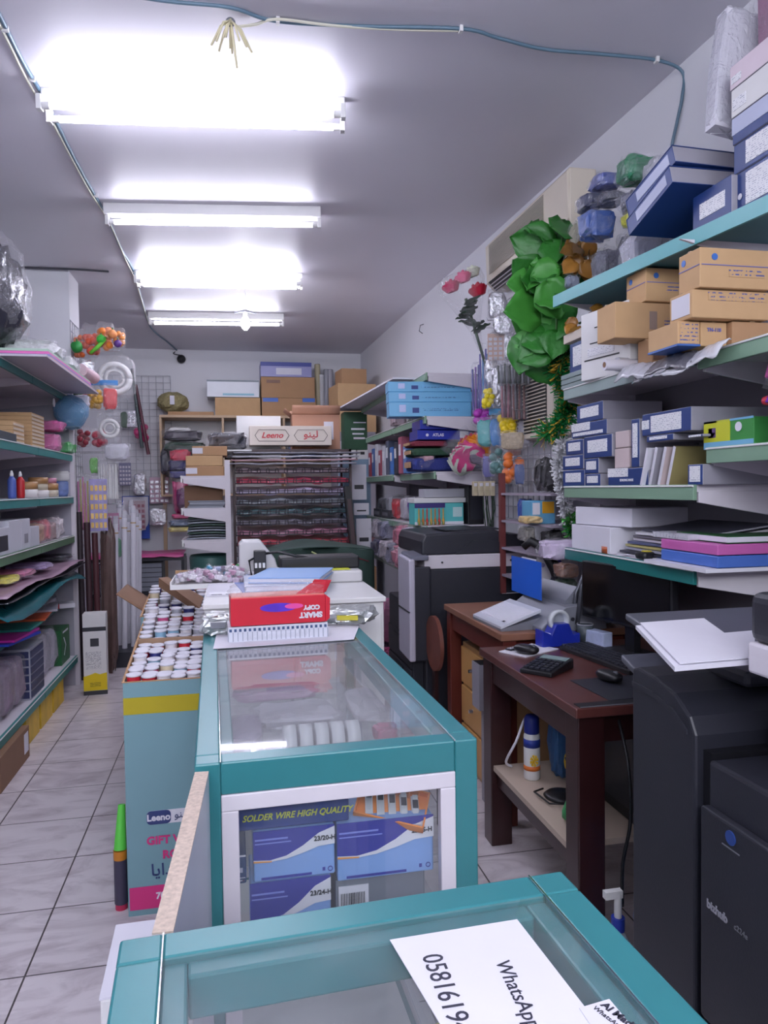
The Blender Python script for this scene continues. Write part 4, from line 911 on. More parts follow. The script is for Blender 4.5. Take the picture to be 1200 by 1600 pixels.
# the two navy binders jutting out over the aisle, near ends tipped up
for k, (label, c, rot) in enumerate((('lower navy binder box jutting out over the bags, seen from below', (1.515, 2.255, 2.315), .30), ('upper navy binder box jutting out, stacked on the lower one', (1.525, 2.27, 2.385), .30))):
    t = carton('file_box', label, 'box', c, .27, .25, .062, RX, body=M_boxgrey, front=M_blue, tape=False, group=gW, lab=[(.22, .9, .2, .8, mat('pale_gloss', (190, 196, 220), .15), 'glossy_label')], rot=(0, -rot, RX + .05 * k))
    MB().box(.0, 0, -.001, .272, .252, .003).box(-.0, .0, .06, .272, .252, .003).box(-.135, 0, 0, .003, .252, .062).build('navy_cover', M_blue, t)
# long film-wrapped things leaning at the top right corner
t = thing('wrapped_board', 'long film wrapped white board sticking up at the top right corner', 'board', (1.55, 2.08, 2.50), 0, None, (-.05, .15, .0))
MB().box(0, 0, 0, .12, .05, .38).build('board', M_paper, t); MB().pillow(0, 0, -.01, .15, .07, .42, 3, .05, 12, e=.3).build('film', M_film2, t)
t = thing('wrapped_board', 'film wrapped pink and purple toy card at the top right corner', 'packet', (1.66, 1.98, 2.56), 0, None, (-.05, .02, 0))
MB().box(0, 0, 0, .1, .06, .34).build('card', mat('rose_card', (150, 100, 130), .4, var=.4), t); MB().torus((.02, -.04, .24), .07, .015, 'y').build('purple_ring', col(130, 90, 180), t); MB().pillow(0, -.01, -.01, .17, .12, .4, 8, .06, 12, e=.3).build('film', M_film, t)
# ================================================================== hanging goods on the right wall between the shelf bays
def GXY(px, py, y): return PY(px, py, y)
yg = 4.2
grid_panel('wire grid on the right wall carrying the hanging pouches and toys', (1.70, 4.15, 1.20), RX, .86, 1.35, mm=M_wgrid, pegs=[(x, z, .16) for x in (-.3, -.1, .1, .3) for z in (.35, .62, .9, 1.2)])
def leaf_mb(mb, base, d, size, m=0, seed=0, curl=.25, nf=None):
    """broad heart shaped leaf with a fold along the midrib"""
    d = Vector(d).normalized(); up = Vector((0, 0, 1)); r_ = random.Random(seed); side = d.cross(nf if nf is not None else Vector((r_.uniform(-.3, .3), r_.uniform(-.3, .3), 1))).normalized(); n_ = side.cross(d).normalized()
    prof = [(0, .02), (.08, .34), (.22, .52), (.4, .56), (.58, .46), (.74, .34), (.88, .16), (1, .0)]
    vs = []; base = Vector(base)
    for (u, w_) in prof:
        for q in (-1, -.5, 0, .5, 1):
            k = abs(q); wob = .05 * math.sin(u * 19 + seed)
            p = base + d * (u * size - (.12 * size * k if u < .1 else 0)) + side * (q * w_ * size) + n_ * (size * (curl * (k * k) * .35 - curl * u * u * .8 + wob * k))
            vs.append(p)
    fs = [(i * 5 + j, i * 5 + j + 1, (i + 1) * 5 + j + 1, (i + 1) * 5 + j) for i in range(len(prof) - 1) for j in range(4)]
    mb.add(vs, fs, m, True)
M_leaf = mat('ivy_green', (40, 112, 36), .42, var=.3, scale=9, bump=.3, bscale=40); M_leaf2 = mat('ivy_green_light', (66, 142, 54), .42, var=.2, scale=9)
def garland(label, path, n, size, seed, name='leaf_garland', mats=(M_leaf, M_leaf2), toward=(-.55, -.8, 0)):
    P = [Vector(p) for p in path]; o0 = P[-1]; t = thing(name, label, 'garland', tuple(o0)); r_ = random.Random(seed); mb = MB()
    for k in range(n):
        u = (k + .5) / n * (len(P) - 1); i = min(int(u), len(P) - 2); p = P[i].lerp(P[i + 1], u - i)
        d = Vector((r_.uniform(-1, 1), r_.uniform(-.25, .15), r_.uniform(-1.1, .3))); nf = Vector(toward) + Vector((r_.uniform(-.4, .4), r_.uniform(-.2, .2), r_.uniform(-.1, .5)))
        leaf_mb(mb, p - o0 + Vector((r_.uniform(-.05, .05), r_.uniform(-.04, .04), r_.uniform(-.04, .05))), d, size * r_.uniform(.75, 1.15), 1 if r_.random() < .35 else 0, k + seed * 10, r_.uniform(.05, .28), nf)
    mb.build('foliage', list(mats), t, solid=.0012)
    MB().tube([p - o0 for p in P], .005, 6).build('stem', mat('stem_green', (60, 96, 50), .6), t)
    return t
garland('bunch of large bright green artificial ivy leaves hanging beside the top right shelf', [GXY(868, 352, 3.22), GXY(850, 400, 3.22), GXY(842, 440, 3.22), GXY(845, 490, 3.22), GXY(842, 530, 3.22), GXY(850, 560, 3.22)], 30, .165, 3)
garland('second strand of green ivy leaves nearer the shelf end', [GXY(880, 365, 3.12), GXY(866, 430, 3.12), GXY(870, 480, 3.12), GXY(868, 545, 3.12)], 14, .15, 5)
# dried gold leaves in film
t = garland('bunch of golden brown artificial leaves at the end of the top right shelf', [GXY(905, 385, 3.06), GXY(905, 405, 3.06), GXY(918, 432, 3.06)], 16, .075, 8, 'gold_leaf_bunch', (mat('gold_leaf', (160, 110, 44), .35, var=.4, scale=20), mat('dark_gold', (120, 84, 30), .4, var=.4)), (-.2, -.9, .2))
t['category'] = 'artificial leaves'
bag('clear film bag between the ivy and the gold leaves', tuple(GXY(893, 432, 3.1)), .11, .07, .26, mat('pale_yellow_stem', (180, 176, 150), .5, var=.5), 3, rot=(0, .2, 0))
bag('small grey blue foil pouch at the shelf end below the gold leaves', tuple(GXY(893, 452, 3.05)), .07, .05, .06, mat('grey_blue_foil', (130, 140, 160), .3), 5)
garland('dark golden leaves lying at the far end of the second right shelf', [PX(905, 505, 1.5), PX(930, 498, 1.5), PX(965, 500, 1.5)], 10, .06, 12, 'gold_leaf_bunch', (MATS['gold_leaf'], MATS['dark_gold']), (-.6, -.5, .4))['category'] = 'artificial leaves'
# tinsel garlands
def tinsel(label, path, r, mats, seed, dens=420, name='tinsel_garland'):
    P = [Vector(p) for p in path]; o0 = P[-1]; t = thing(name, label, 'garland', tuple(o0)); r_ = random.Random(seed); mb = MB()
    for k in range(int(dens * (len(P) - 1))):
        u = r_.random() * (len(P) - 1); i = min(int(u), len(P) - 2); p = P[i].lerp(P[i + 1], u - i) - o0
        d = Vector((r_.gauss(0, 1), r_.gauss(0, 1), r_.gauss(0, 1))).normalized(); q = p + d * r * r_.uniform(.5, 1.1); s_ = d.orthogonal().normalized() * .0035
        e = d.cross(s_).normalized() * .003
        mb.add([p - s_, p + s_, q + s_ + e, q - s_ + e], [(0, 1, 2, 3)], 0 if r_.random() < .8 else 1)
    mb.build('tinsel', list(mats), t); MB().tube([p - o0 for p in P], .004, 6).build('core_wire', M_grey, t); return t
M_tg = mat('green_foil', (40, 150, 80), .2, metal=.35); M_tgo = mat('gold_foil', (230, 190, 80), .2, metal=.3); M_tw = mat('white_tinsel', (214, 214, 218), .35)
tinsel('green and gold tinsel garland hanging below the ivy, beside the lower air conditioner', [PY(890, 545, 3.15), PY(872, 575, 3.15), PY(885, 610, 3.2), PY(900, 628, 3.15), PY(880, 655, 3.15), PY(850, 682, 3.2)], .075, (M_tg, M_tgo), 2, 330)
tinsel('green tinsel strand reaching along under the second right shelf', [PY(895, 612, 3.1), PY(880, 640, 3.15), PY(870, 690, 3.15)], .05, (M_tg, M_tgo), 4, 260)
tinsel('white tinsel strand hanging at the far end of the navy boxes', [PY(880, 690, 3.1), PY(872, 730, 3.1), PY(880, 770, 3.1), PY(888, 815, 3.1)], .045, (M_tw, M_tw), 6, 300)
tinsel('short green tinsel tip below the white strand', [PY(892, 805, 3.08), PY(893, 838, 3.08)], .05, (mat('grass_foil', (70, 150, 60), .3, metal=.4), M_tg), 8, 240)
# bouquet
p = GXY(752, 548, 4.35)
t = thing('flower_bouquet', 'bouquet of pink, red and white roses in clear cellophane on the right wall', 'bouquet', tuple(p), 0, None, (0, -.30, 0)); t.scale = (1.15, 1.15, 1.1)
sc = .36
MB().lathe([(.012, 0), (.03, .12), (.075, .24), (.13, .38), (.12, .43)], seg=18).build('cellophane', M_film, t)
def rose(c, r, m, nm='rose_flower'):
    mb = MB()
    for k in range(14):
        a = k * 2.4; rr_ = r * (.25 + .75 * k / 14); h = r * (1.0 - .6 * k / 14)
        pts = []
        mb.grid(lambda u, v: (c[0] + math.cos(a + (u - .5) * 2) * rr_ * (.6 + .4 * v), c[1] + math.sin(a + (u - .5) * 2) * rr_ * (.6 + .4 * v), c[2] - r * .4 + (h + r * .3) * v * (1 - .3 * (2 * u - 1) ** 2)), 5, 3)
    return mb.build(nm, m, t)
rose((-.075, -.04, .37), .055, mat('rose_pink', (196, 60, 100), .5)); rose((.0, -.05, .40), .052, mat('rose_light_pink', (232, 110, 150), .5)); rose((.07, -.02, .42), .05, mat('rose_white', (226, 230, 214), .5)); rose((.055, -.06, .31), .058, mat('rose_red', (190, 30, 60), .5))
mb = MB()
for k in range(9): a = k * .7; leaf_mb(mb, (.0, 0, .1 + .02 * k), (math.cos(a), math.sin(a) - .3, .5), .09, 0, k)
mb.tube([(0, 0, -.12), (0, 0, .3)], .008, 6); mb.build('green_leaves', mat('dull_leaf', (60, 84, 66), .5), t)
# hanging packets
gH = 'packets hanging on the right wall grid'
silver = M_silver
H = [ # px0,px1,pt,pb,y,contents,header,style,seed,label
 (766, 788, 455, 500, 4.2, silver, None, 'flat', 1, 'silver foil balloon packet hanging below the bouquet'),
 (774, 800, 490, 525, 4.15, silver, None, 'flat', 2, 'second silver foil packet in the column left of the ivy'),
 (766, 790, 523, 565, 4.2, (mat('peach_pack', (214, 180, 164), .5), M_paper), None, 'card', 3, 'small cream card packet left of the ivy leaves'),
 (790, 803, 520, 566, 4.0, silver, None, 'flat', 4, 'slim silver packet against the ivy leaves'),
 (740, 758, 570, 648, 4.45, (col(70, 74, 150), col(120, 80, 160)), None, 'sticks', 5, 'long packet of blue and purple pens at the left of the wall grid'),
 (752, 768, 545, 640, 4.35, (col(90, 80, 170), col(70, 130, 190)), None, 'sticks', 6, 'long packet of violet and blue ribbon sticks, second from left'),
 (756, 772, 605, 640, 4.05, (col(230, 210, 40), M_black), None, 'balls', 7, 'small bright yellow toy packet under the ribbon sticks'),
 (772, 796, 565, 640, 4.1, silver, None, 'flat', 8, 'large shiny silver packet in the middle of the wall grid'),
 (786, 806, 598, 655, 3.95, (mat('wine_stick', (150, 90, 104), .4), col(90, 50, 60)), None, 'sticks', 9, 'packet of wine red candle sticks under the ivy'),
 (804, 826, 600, 658, 3.9, (mat('brown_stick', (130, 80, 76), .4), col(70, 60, 70)), None, 'sticks', 10, 'packet of brown red sticks against the lower air conditioner'),
 (780, 796, 568, 602, 3.9, (col(66, 74, 70), M_grey), None, 'sticks', 11, 'short dark green packet right under the ivy leaves, left one'),
 (798, 818, 568, 602, 3.85, (col(52, 60, 60), M_grey), None, 'sticks', 12, 'short dark packet right under the ivy leaves, right one'),
 (742, 764, 640, 668, 4.4, (col(180, 60, 180), col(240, 120, 60)), None, 'balls', 13, 'magenta and orange toy packet under the pens'),
 (748, 768, 655, 700, 4.2, (mat('aqua_pack', (70, 170, 170), .4), M_paper), None, 'flat', 14, 'aqua coloured packet in the lower middle of the wall grid'),
 (768, 784, 645, 700, 4.1, (col(36, 120, 190), M_paper), col(60, 150, 210), 'flat', 15, 'bright blue card packet beside the aqua one'),
 (782, 806, 645, 684, 4.0, (col(226, 196, 30), M_black), None, 'balls', 16, 'yellow and black toy packet beside the bright blue one'),
 (786, 816, 675, 706, 3.95, (mat('wicker_pack', (180, 160, 130), .5, var=.5, scale=60), M_paper), None, 'flat', 17, 'beige wicker looking packet below the yellow toys'),
 (736, 758, 680, 730, 4.4, (col(70, 50, 80), col(160, 60, 80)), None, 'flat', 18, 'dark plum packet beside the cone of artificial petals'),
 (768, 790, 700, 745, 4.1, (mat('blue_green_mix', (90, 130, 130), .4, var=.6, scale=40), M_paper), None, 'balls', 19, 'packet of green and white animal toys at the bottom of the grid'),
 (790, 815, 705, 758, 4.0, (col(230, 120, 50), M_paper), None, 'balls', 20, 'packet of orange toys at the bottom right of the grid'),
 (756, 772, 712, 748, 4.3, (col(100, 100, 170), M_paper), None, 'flat', 21, 'violet blue packet left of the animal toys'),
 (806, 818, 725, 760, 3.9, (col(60, 84, 140), M_paper), None, 'flat', 22, 'small blue packet right of the orange toys'),
 (770, 795, 720, 760, 4.35, silver, None, 'flat', 23, 'small silver packet behind the orange and green toys'),
 (748, 764, 668, 700, 4.5, (col(160, 70, 130), M_paper), None, 'flat', 31, 'raspberry packet behind the aqua one on the wall grid'),
 (800, 816, 655, 690, 4.05, (mat('wine_stick', (150, 90, 104), .4), col(90, 50, 60)), None, 'flat', 32, 'wine coloured packet right of the yellow toys'),
 (812, 826, 655, 700, 3.95, (col(150, 146, 160), M_paper), None, 'flat', 33, 'pale grey packet hanging by the lower air conditioner frame'),
 (760, 776, 560, 605, 4.3, silver, None, 'flat', 34, 'silver packet between the ribbon sticks and the large silver one'),
 (744, 756, 700, 735, 4.5, (col(44, 60, 130), M_paper), None, 'flat', 35, 'navy packet low on the left of the wall grid'),
 (774, 788, 470, 520, 4.3, silver, None, 'balls', 36, 'bunch of small silver foil balls below the bouquet'),
 (796, 812, 690, 715, 4.2, (col(196, 90, 60), M_paper), None, 'flat', 37, 'rust coloured packet above the orange toys'),
 (812, 826, 560, 602, 3.82, (col(44, 54, 50), M_grey), None, 'sticks', 38, 'third short dark packet under the ivy leaves, next to the air conditioner'),
]
for (a, b_, pt, pb_, y, inn, head, st, sd, label) in H:
    p0 = PY(a, (pt + pb_) / 2, y); p1 = PY(b_, (pt + pb_) / 2, y); z1 = PY(a, pt, y).z; z0 = PY(a, pb_, y).z
    packet(label, ((p0.x + p1.x) / 2, y, z0), (p1.x - p0.x) * 1.3 + .01, (z1 - z0) * 1.12, inn, head, sd, group=gH, dep=.045, style=st, rz=-.3)
p = PY(745, 715, 4.45)
t = thing('petal_cone', 'cone of pink, orange and white artificial petals hanging over the fabric rolls', 'packet', (p.x + .03, p.y, p.z - .07), 0, None, (0, -.75, 0))
MB().lathe([(.01, 0), (.04, .08), (.10, .22), (.11, .27)], seg=16).build('film_cone', M_film, t)
for k, (c, q) in enumerate((((232, 90, 150), (-.03, -.04, .2)), ((240, 150, 40), (.03, -.05, .12)), ((220, 226, 214), (-.06, -.02, .18)), ((200, 40, 70), (.05, -.03, .24)))):
    mb = MB()
    for j in range(5): leaf_mb(mb, (q[0] * .3, q[1] * .5, .07), (q[0] * 2.2 + .05 * (j - 2), q[1] - .02 * j, .2 + .2 * q[2]), .17, 0, k * 7 + j, .1, Vector((-.5, -.8, .1 * j)))
    mb.build('petals', col(*c), t, solid=.001)
for k in range(4):
    p = PY(742 + k * 9, 775, 4.35 - .05 * k)
    t = thing('peg_pack', 'cream wooden clothes peg pack, %s in the row under the grid' % ('first', 'second', 'third', 'fourth')[k], 'peg pack', tuple(p), 0, 'cream packs in a row under the wall grid'); MB().box(0, 0, 0, .03, .03, .09).build('pack', mat('cream_wood', (190, 178, 150), .6, var=.3, scale=40), t, bevel=.004); MB().box(0, -.016, .06, .02, .003, .02).build('tag', M_paper, t)
t = thing('dry_stems', 'bunch of long dark green artificial stems hanging below the wall grid', 'artificial stems', tuple(PY(762, 830, 4.4)))
mb = MB(); r_ = random.Random(5)
for k in range(6): x = -.03 + .013 * k; mb.tube([(x, 0, .27), (x + r_.uniform(-.02, .02), 0, .14), (x + r_.uniform(-.04, .04), 0, 0)], .004, 5)
mb.build('stems', mat('stem_dark', (64, 84, 66), .6), t); MB().tube([(-.035, 0, .25), (.04, -.01, .25)], .006, 6).build('binding', M_grey, t)
# small rack of carded goods under the lower air conditioner
t = thing('goods_rack', 'narrow rack with red brown posts below the lower air conditioner', 'rack', (1.60, 3.55, 0))
MB().box(-.12, .33, .8015, .03, .03, .67).build('post', mat('red_brown_post', (110, 50, 50), .5), t); MB().box(.11, -.31, .8015, .03, .03, .67).build('post', M_trim, t); MB().box(0, .33, .8, .26, .03, .002).build('foot', M_trim, t)
for z in (.9, 1.05, 1.2, 1.35): MB().box(0, 0, z, .26, .66, .012).build('shelf', mat('rack_lilac', (160, 150, 164), .5), t)
for z in (.9, 1.05, 1.2, 1.35): support(1.47, 1.73, 3.22, 3.88, z + .012)
def rk(label, px0, px1, pt, pb_, y, inner, seed, **k): return bagpx(px0, px1, pt, pb_, y, inner, seed, label, dep=.12, group=None, tol=.08, **k)
rk('black and yellow screwdriver packet below the lower air conditioner', 836, 875, 712, 765, 3.5, mat('black_yellow', (34, 34, 36), .4, var=.9, scale=30), 41)
t = cY('glue_carton', 'light blue carton with yellow and brown mark on the narrow rack', 'box', (830, 868, 782, 808), 3.36, .12, body=col(96, 160, 196), tape=False, lab=[(.45, .95, .45, .95, col(206, 150, 30), 'yellow_mark'), (.05, .35, .4, .9, M_paper, 'white_mark')])
rk('deep blue packet behind the light blue carton on the narrow rack', 812, 832, 778, 805, 3.62, col(36, 76, 170), 43)
rk('white and orange packet on the narrow rack below the light blue carton', 812, 845, 806, 815, 3.38, mat('cream_orange', (220, 190, 130), .5, var=.4, scale=30), 44, z=1.212)
rk('bag of shiny metal parts on the second board of the narrow rack', 812, 834, 822, 846, 3.42, mat('metal_parts', (170, 166, 160), .3, metal=.5, var=.7, scale=60), 45)
rk('dark tape packet on the second board of the narrow rack', 834, 862, 820, 842, 3.45, col(70, 66, 76), 46)
rk('yellow topped black packet on the narrow rack near the green tinsel', 846, 880, 826, 850, 3.36, mat('black_yellow', (34, 34, 36)), 47)
rk('crumpled clear zip bags hanging over the comb binder, near the lowest shelf', 840, 908, 842, 878, 3.02, mat('lilac_white_stripe', (196, 180, 206), .4, var=.3, scale=30), 48, z=1.07)
rk('lower packet of mixed stationery behind the binder handle', 868, 900, 880, 905, 3.15, mat('orange_dark', (150, 110, 90), .5, var=.8, scale=40), 49, z=.97)
rk('pile of dark green pouches behind the binder handle', 866, 900, 903, 922, 3.2, col(56, 84, 66), 50, z=.9)
# ================================================================== far right gondola goods
YF = 4.66
gL = 'light blue long cartons on the far right shelving'
M_lb = mat('light_blue_carton', (104, 172, 214), .4); M_lbd = mat('carton_ink', (40, 60, 130), .5)
for k, (q, tw, nm) in enumerate((((611, 737, 628, 646), .02, 'lowest'), ((610, 738, 612, 628), .04, 'middle'), ((609, 736, 596, 611), .03, 'topmost'))):
    t = cY('long_carton', 'light blue long carton, %s of the three on the far right shelving' % nm, 'box', q, YF + .01 * k, .16, body=M_lb, tape=False, group=gL, tw=-.10, tol=.05, lab=[(.12, .2, .3, .8, mat('pale_badge', (180, 190, 230), .4), 'round_badge'), (.28, .36, .25, .6, M_lbd, 'dark_logo'), (.4, .85, .4, .55, label_mat('blue_print_%d' % k, (104, 172, 214), (40, 60, 130), 60, .5), 'printed_text')])
gA = 'royal blue cartons on the far right shelving'
for k, q in enumerate(((652, 735, 672, 687), (656, 733, 656, 671))):
    t = cY('fabric_carton', 'royal blue carton, %s of the pair on the fabric rolls' % ('lower', 'upper')[k], 'box', q, YF + .02, .22, body=mat('royal_blue', (36, 50, 158), .35), tape=False, group=gA, sn=False, lab=[(.8, .97, .2, .9, M_label)])
    text(t, 'ATLAS', .026, M_paper, (-.04, -.1125, .03), bold=.001); MB().cyl((-.115, -.111, .03), (-.115, -.1125, .03), .010, seg=16).build('round_emblem', M_paper, t)
for k, (c, nm, q) in enumerate((((120, 36, 56), 'dark red', (643, 705, 688, 698)), ((34, 70, 50), 'dark green', (645, 712, 699, 713)), ((36, 48, 120), 'dark blue', (645, 718, 714, 726)))):
    pos, w_, d_, h_ = atY(*q, YF, .3, k == 2, .06)
    t = thing('fabric_roll', '%s fabric bolt lying on the far right shelving' % nm, 'fabric roll', pos, 0, 'fabric bolts on the far right shelving')
    MB().pillow(0, 0, 0, w_, d_, h_, k, .03, 10, e=.3).build('fabric', mat('fabric_' + nm, c, .75, bump=.4, bscale=120), t); MB().box(-w_ / 2, 0, h_ * .3, .01, d_ * .5, h_ * .4).build('core_board', M_carton, t)
bag('pinkish crumpled bag at the left end of the fabric bolts', (1.27, 4.8, 1.502), .12, .3, .12, mat('pink_white', (200, 160, 170), .5, var=.5, scale=30), 61)
# dolls on shelf 1.86
bag('white soft toy wrapped in film at the left of the light blue cartons', (1.30, 5.12, 1.862), .14, .2, .16, mat('toy_white', (206, 200, 200), .5, var=.3), 62)
bag('small soft toy with yellow and green parts beside the light blue cartons', (1.36, 4.92, 1.862), .12, .12, .12, mat('yellow_green', (170, 180, 70), .5, var=.9, scale=25), 63)
bag('grey pink soft toy drooping off the far right shelf', (1.26, 5.48, 1.862), .12, .2, .1, mat('grey_pink', (180, 160, 166), .5, var=.5, scale=25), 64)
# white board on top
t = thing('foam_board', 'long white foam board lying on top of the rearmost right shelving', 'board', (1.30, 6.0, 2.142), .05)
MB().box(0, 0, 0, .5, 2.1, .012).build('sheet', M_paper, t); MB().box(0.02, .02, .013, .46, 2.0, .01).build('second_sheet', M_white, t)
# binders on z 1.5, shelf x 1.24
bc = [(150, 36, 56), (60, 90, 150), (200, 200, 210), (150, 60, 80), (190, 190, 200), (70, 76, 96), (60, 110, 180), (48, 50, 64), (170, 90, 110), (90, 130, 190)]
bn = ['crimson', 'steel blue', 'white', 'rose red', 'pale grey', 'slate', 'bright blue', 'charcoal', 'dusty pink', 'sky blue']
for k in range(10):
    y = 6.68 - .155 * k; h = .22 + .03 * ((k * 7) % 3)
    t = thing('binder', '%s upright binder in the row on the rearmost right shelving' % bn[k], 'binder', (1.36, y, 1.5015), 0, 'binders on the rearmost right shelving')
    if y < 5.66: t.location.z = 1.5015
    MB().box(0, 0, 0, .2, .10, h).build('cover', col(*bc[k]), t, bevel=.006); MB().box(-.101, 0, h * .5, .002, .06, h * .3).build('spine_label', M_label, t)
# shelf 1.145: display box of pens, white boxes, dark box, bags
cY('white_carton', 'flat white carton under the shelf, above the teal pen display', 'box', (636, 702, 790, 802), YF + .25, .2, body=M_white, tape=False, sn=False) if False else None
t = carton('pen_display_box', 'teal display carton with a row of coloured craft sticks in front', 'box', (1.37, 4.84, 1.1465), .34, .16, .145, 0, body=mat('mint_teal', (90, 190, 190), .4), tape=False, lab=[(.0, 1, .0, .14, M_paper, 'white_ledge'), (.0, .62, .78, 1, col(60, 50, 120), 'purple_header'), (.78, .97, .35, .8, mat('teal_pic', (190, 220, 220), .4), 'picture_panel')])
for k in range(7):
    x = 1.225 + .028 * k
    s_ = thing('craft_figure', '%s craft stick figure in the teal display, %s' % (('gold', 'amber', 'red', 'gold', 'red', 'amber', 'gold')[k], ('first from the left', 'second from the left', 'third from the left', 'fourth from the left', 'fifth from the left', 'sixth from the left', 'seventh from the left')[k]), 'craft stick', (x, 4.745, 1.147), 0, 'craft sticks in the teal display')
    MB().lathe([(.008, 0), (.010, .03), (.004, .05), (.005, .10), (.0, .115)], seg=8).build('stick', col(*((196, 150, 60), (190, 110, 40), (190, 50, 50))[k % 3]), s_); MB().pillow(0, 0, 0, .02, .016, .03, k, .05, 6).build('base', col(70, 130, 80), s_)
carton('white_carton', 'flat white carton lying on the teal display carton', 'box', (1.38, 4.86, 1.2925), .36, .18, .035, 0, body=M_white, tape=False)
carton('grey_carton', 'grey white carton on the flat white one under the shelf', 'box', (1.43, 4.88, 1.3285), .3, .16, .06, 0, body=col(176, 176, 186), tape=False)
t = carton('black_case', 'tall black case at the wall end of the shelf, behind the copier', 'box', (1.62, 4.82, 1.1465), .12, .2, .26, 0, body=M_black, tape=False)
MB().box(0, -.101, .03, .09, .003, .2).build('front_panel', M_char, t)
for k, (y, c, nm) in enumerate(((6.3, (60, 60, 70), 'dark grey'), (6.0, (170, 170, 180), 'pale grey'), (5.75, (190, 60, 70), 'red'), (5.45, (196, 190, 200), 'white'), (5.2, (120, 80, 160), 'purple'))):
    bag('%s filled bag on the shelf beyond the teal display carton' % nm, (1.36, y, 1.1465), .2, .2, .17 + .02 * (k % 2), col(*c), 70 + k, group='bags beyond the teal display')
for k, (y, w_, h) in enumerate(((5.0, .3, .05), (5.42, .34, .05))):
    t = thing('small_case', 'dark box %s the shelf beyond the teal display' % ('in front on', 'at the rear on')[k], 'box', (1.29, 6.1 + .2 * k, 1.1465)); t.location = (1.275, 5.95 + .35 * k, 1.1465)
    t.location.x = 1.262; MB().box(0, 0, 0, .03, .28, .07).build('case', M_char, t); MB().box(-.016, 0, .02, .002, .2, .03).build('label_sticker', M_grey, t)
# heap of film bags on the 0.82 shelf and below
r_ = random.Random(9); cs = [((176, 166, 186), 'lilac grey'), ((190, 120, 140), 'rose'), ((120, 120, 140), 'smoky'), ((200, 190, 200), 'pale'), ((90, 90, 120), 'dusky blue'), ((170, 90, 100), 'brick red'), ((150, 150, 170), 'silver')]
spots = [(1.33, 4.85, 0, .24), (1.33, 5.1, 0, .26), (1.32, 5.35, 0, .24), (1.34, 5.72, 0, .22), (1.34, 6.0, 0, .22), (1.33, 6.3, 0, .2), (1.33, 6.55, 0, .2), (1.34, 4.96, 1, .2), (1.33, 5.22, 1, .2), (1.34, 5.86, 1, .2), (1.34, 6.15, 1, .2)]
wh = ['nearest the copier', 'second from the copier', 'third from the copier', 'fourth from the copier', 'fifth from the copier', 'sixth from the copier', 'farthest from the copier', 'on top, nearest', 'on top, second', 'on top, third', 'on top, farthest']
for k, (x, y, l_, w_) in enumerate(spots):
    c, nm = cs[k % 7]
    bag('%s film bag in the heap on the low right shelf, %s' % (nm, wh[k]), (x - .05, y, .822 + .15 * l_), w_ * 1.3, .30, .165, mat('mix_%d_%d' % (c[0], c[2]), c, .4, var=.7, scale=22), 80 + k, group='crumpled bags on the low right shelf', amp=.25)
for k, (y, z, nm, c) in enumerate(((4.9, .0, 'pink', (200, 90, 140)), (5.3, .0, 'lilac', (170, 150, 190)), (5.8, 0, 'blue violet', (80, 70, 150)), (5.1, .3, 'rose pink', (196, 120, 160)))):
    bag('large %s bag on the floor below the low right shelf' % nm, (1.05 if z == 0 else 1.08, y, z), .26, .36, .32, mat('floorbag_%d' % k, c, .4, var=.5, scale=14), 95 + k, group='bags on the floor by the far copier', amp=.2)
carton('brown_carton', 'brown carton at the foot of the rearmost right shelving', 'box', (1.02, 6.15, 0), .3, .4, .75, 0, body=M_carton)
# green poster box etc. at the junction
t = carton('display_carton', 'dark green carton with white lines of print beside the binders', 'box', (1.17, 6.98, 1.76), .22, .2, .36, 0, body=mat('bottle_green', (34, 78, 52), .5), tape=False, lab=[(.4, .95, .7, .73, M_paper, 'printed_line'), (.3, .9, .52, .57, M_paper, 'printed_line'), (.35, .85, .4, .44, M_paper, 'printed_line'), (.4, .9, .28, .33, M_paper, 'printed_line')])
t = thing('cupboard', 'pale blue and white tall cupboard behind the rack, dark green carton on top', 'cupboard', (1.17, 7.0, 0)); MB().box(0, 0, 0, .26, .3, 1.67).build('body', mat('pale_blue_board', (140, 170, 196), .5), t); MB().box(0, -.151, .9, .2, .004, .05).build('red_stripe', col(130, 40, 50), t)
for k in range(2): carton('white_carton', 'small white carton with black mark under the green carton, %s' % ('left', 'right')[k], 'box', (1.12 + .11 * k, 6.95, 1.671), .1, .16, .088, 0, body=M_white, tape=False, lab=[(.3, .7, .5, .8, M_black, 'black_mark')])
for k, (x, z, h) in enumerate(((1.0, 1.3, .30), (1.015, 1.17, .1), (1.03, .86, .28))):
    t = thing('paper_sheet', 'white paper sheet hanging at the end of the paper rack, %s' % ('topmost', 'middle', 'lowest')[k], 'paper sheet', (1.075 + .015 * k, 6.2 - .02 * k, z)); MB().box(0, 0, 0, .13, .006, h).build('sheet', M_paper, t); MB().box(0, -.004, h * .3, .08, .002, h * .12).build('printed_mark', M_char, t)
t = thing('dark_board', 'tall black board leaning beside the paper rack', 'board', (1.02, 5.70, 0), 0, None, (0, -.09, 0)); MB().box(0, 0, 0.0, .05, .08, 1.42).build('board', M_black, t); MB().box(-.0, -.043, .02, .03, .006, 1.3).build('red_brown_edge', mat('rack_brown', (70, 50, 54)), t)
t = thing('chrome_pole', 'shiny chrome pole standing at the right end of the paper rack', 'pole', (.945, 5.8, 0)); MB().cyl((0, 0, 0), (-.01, 0, 1.27), .017, seg=14).build('pole', M_chrome, t); MB().cyl((0, 0, 0), (0, 0, .02), .05).build('base', M_black, t)
# ================================================================== left shelving goods (facing +X)
def item_y(px, py, x): return PX(px, py, x).y
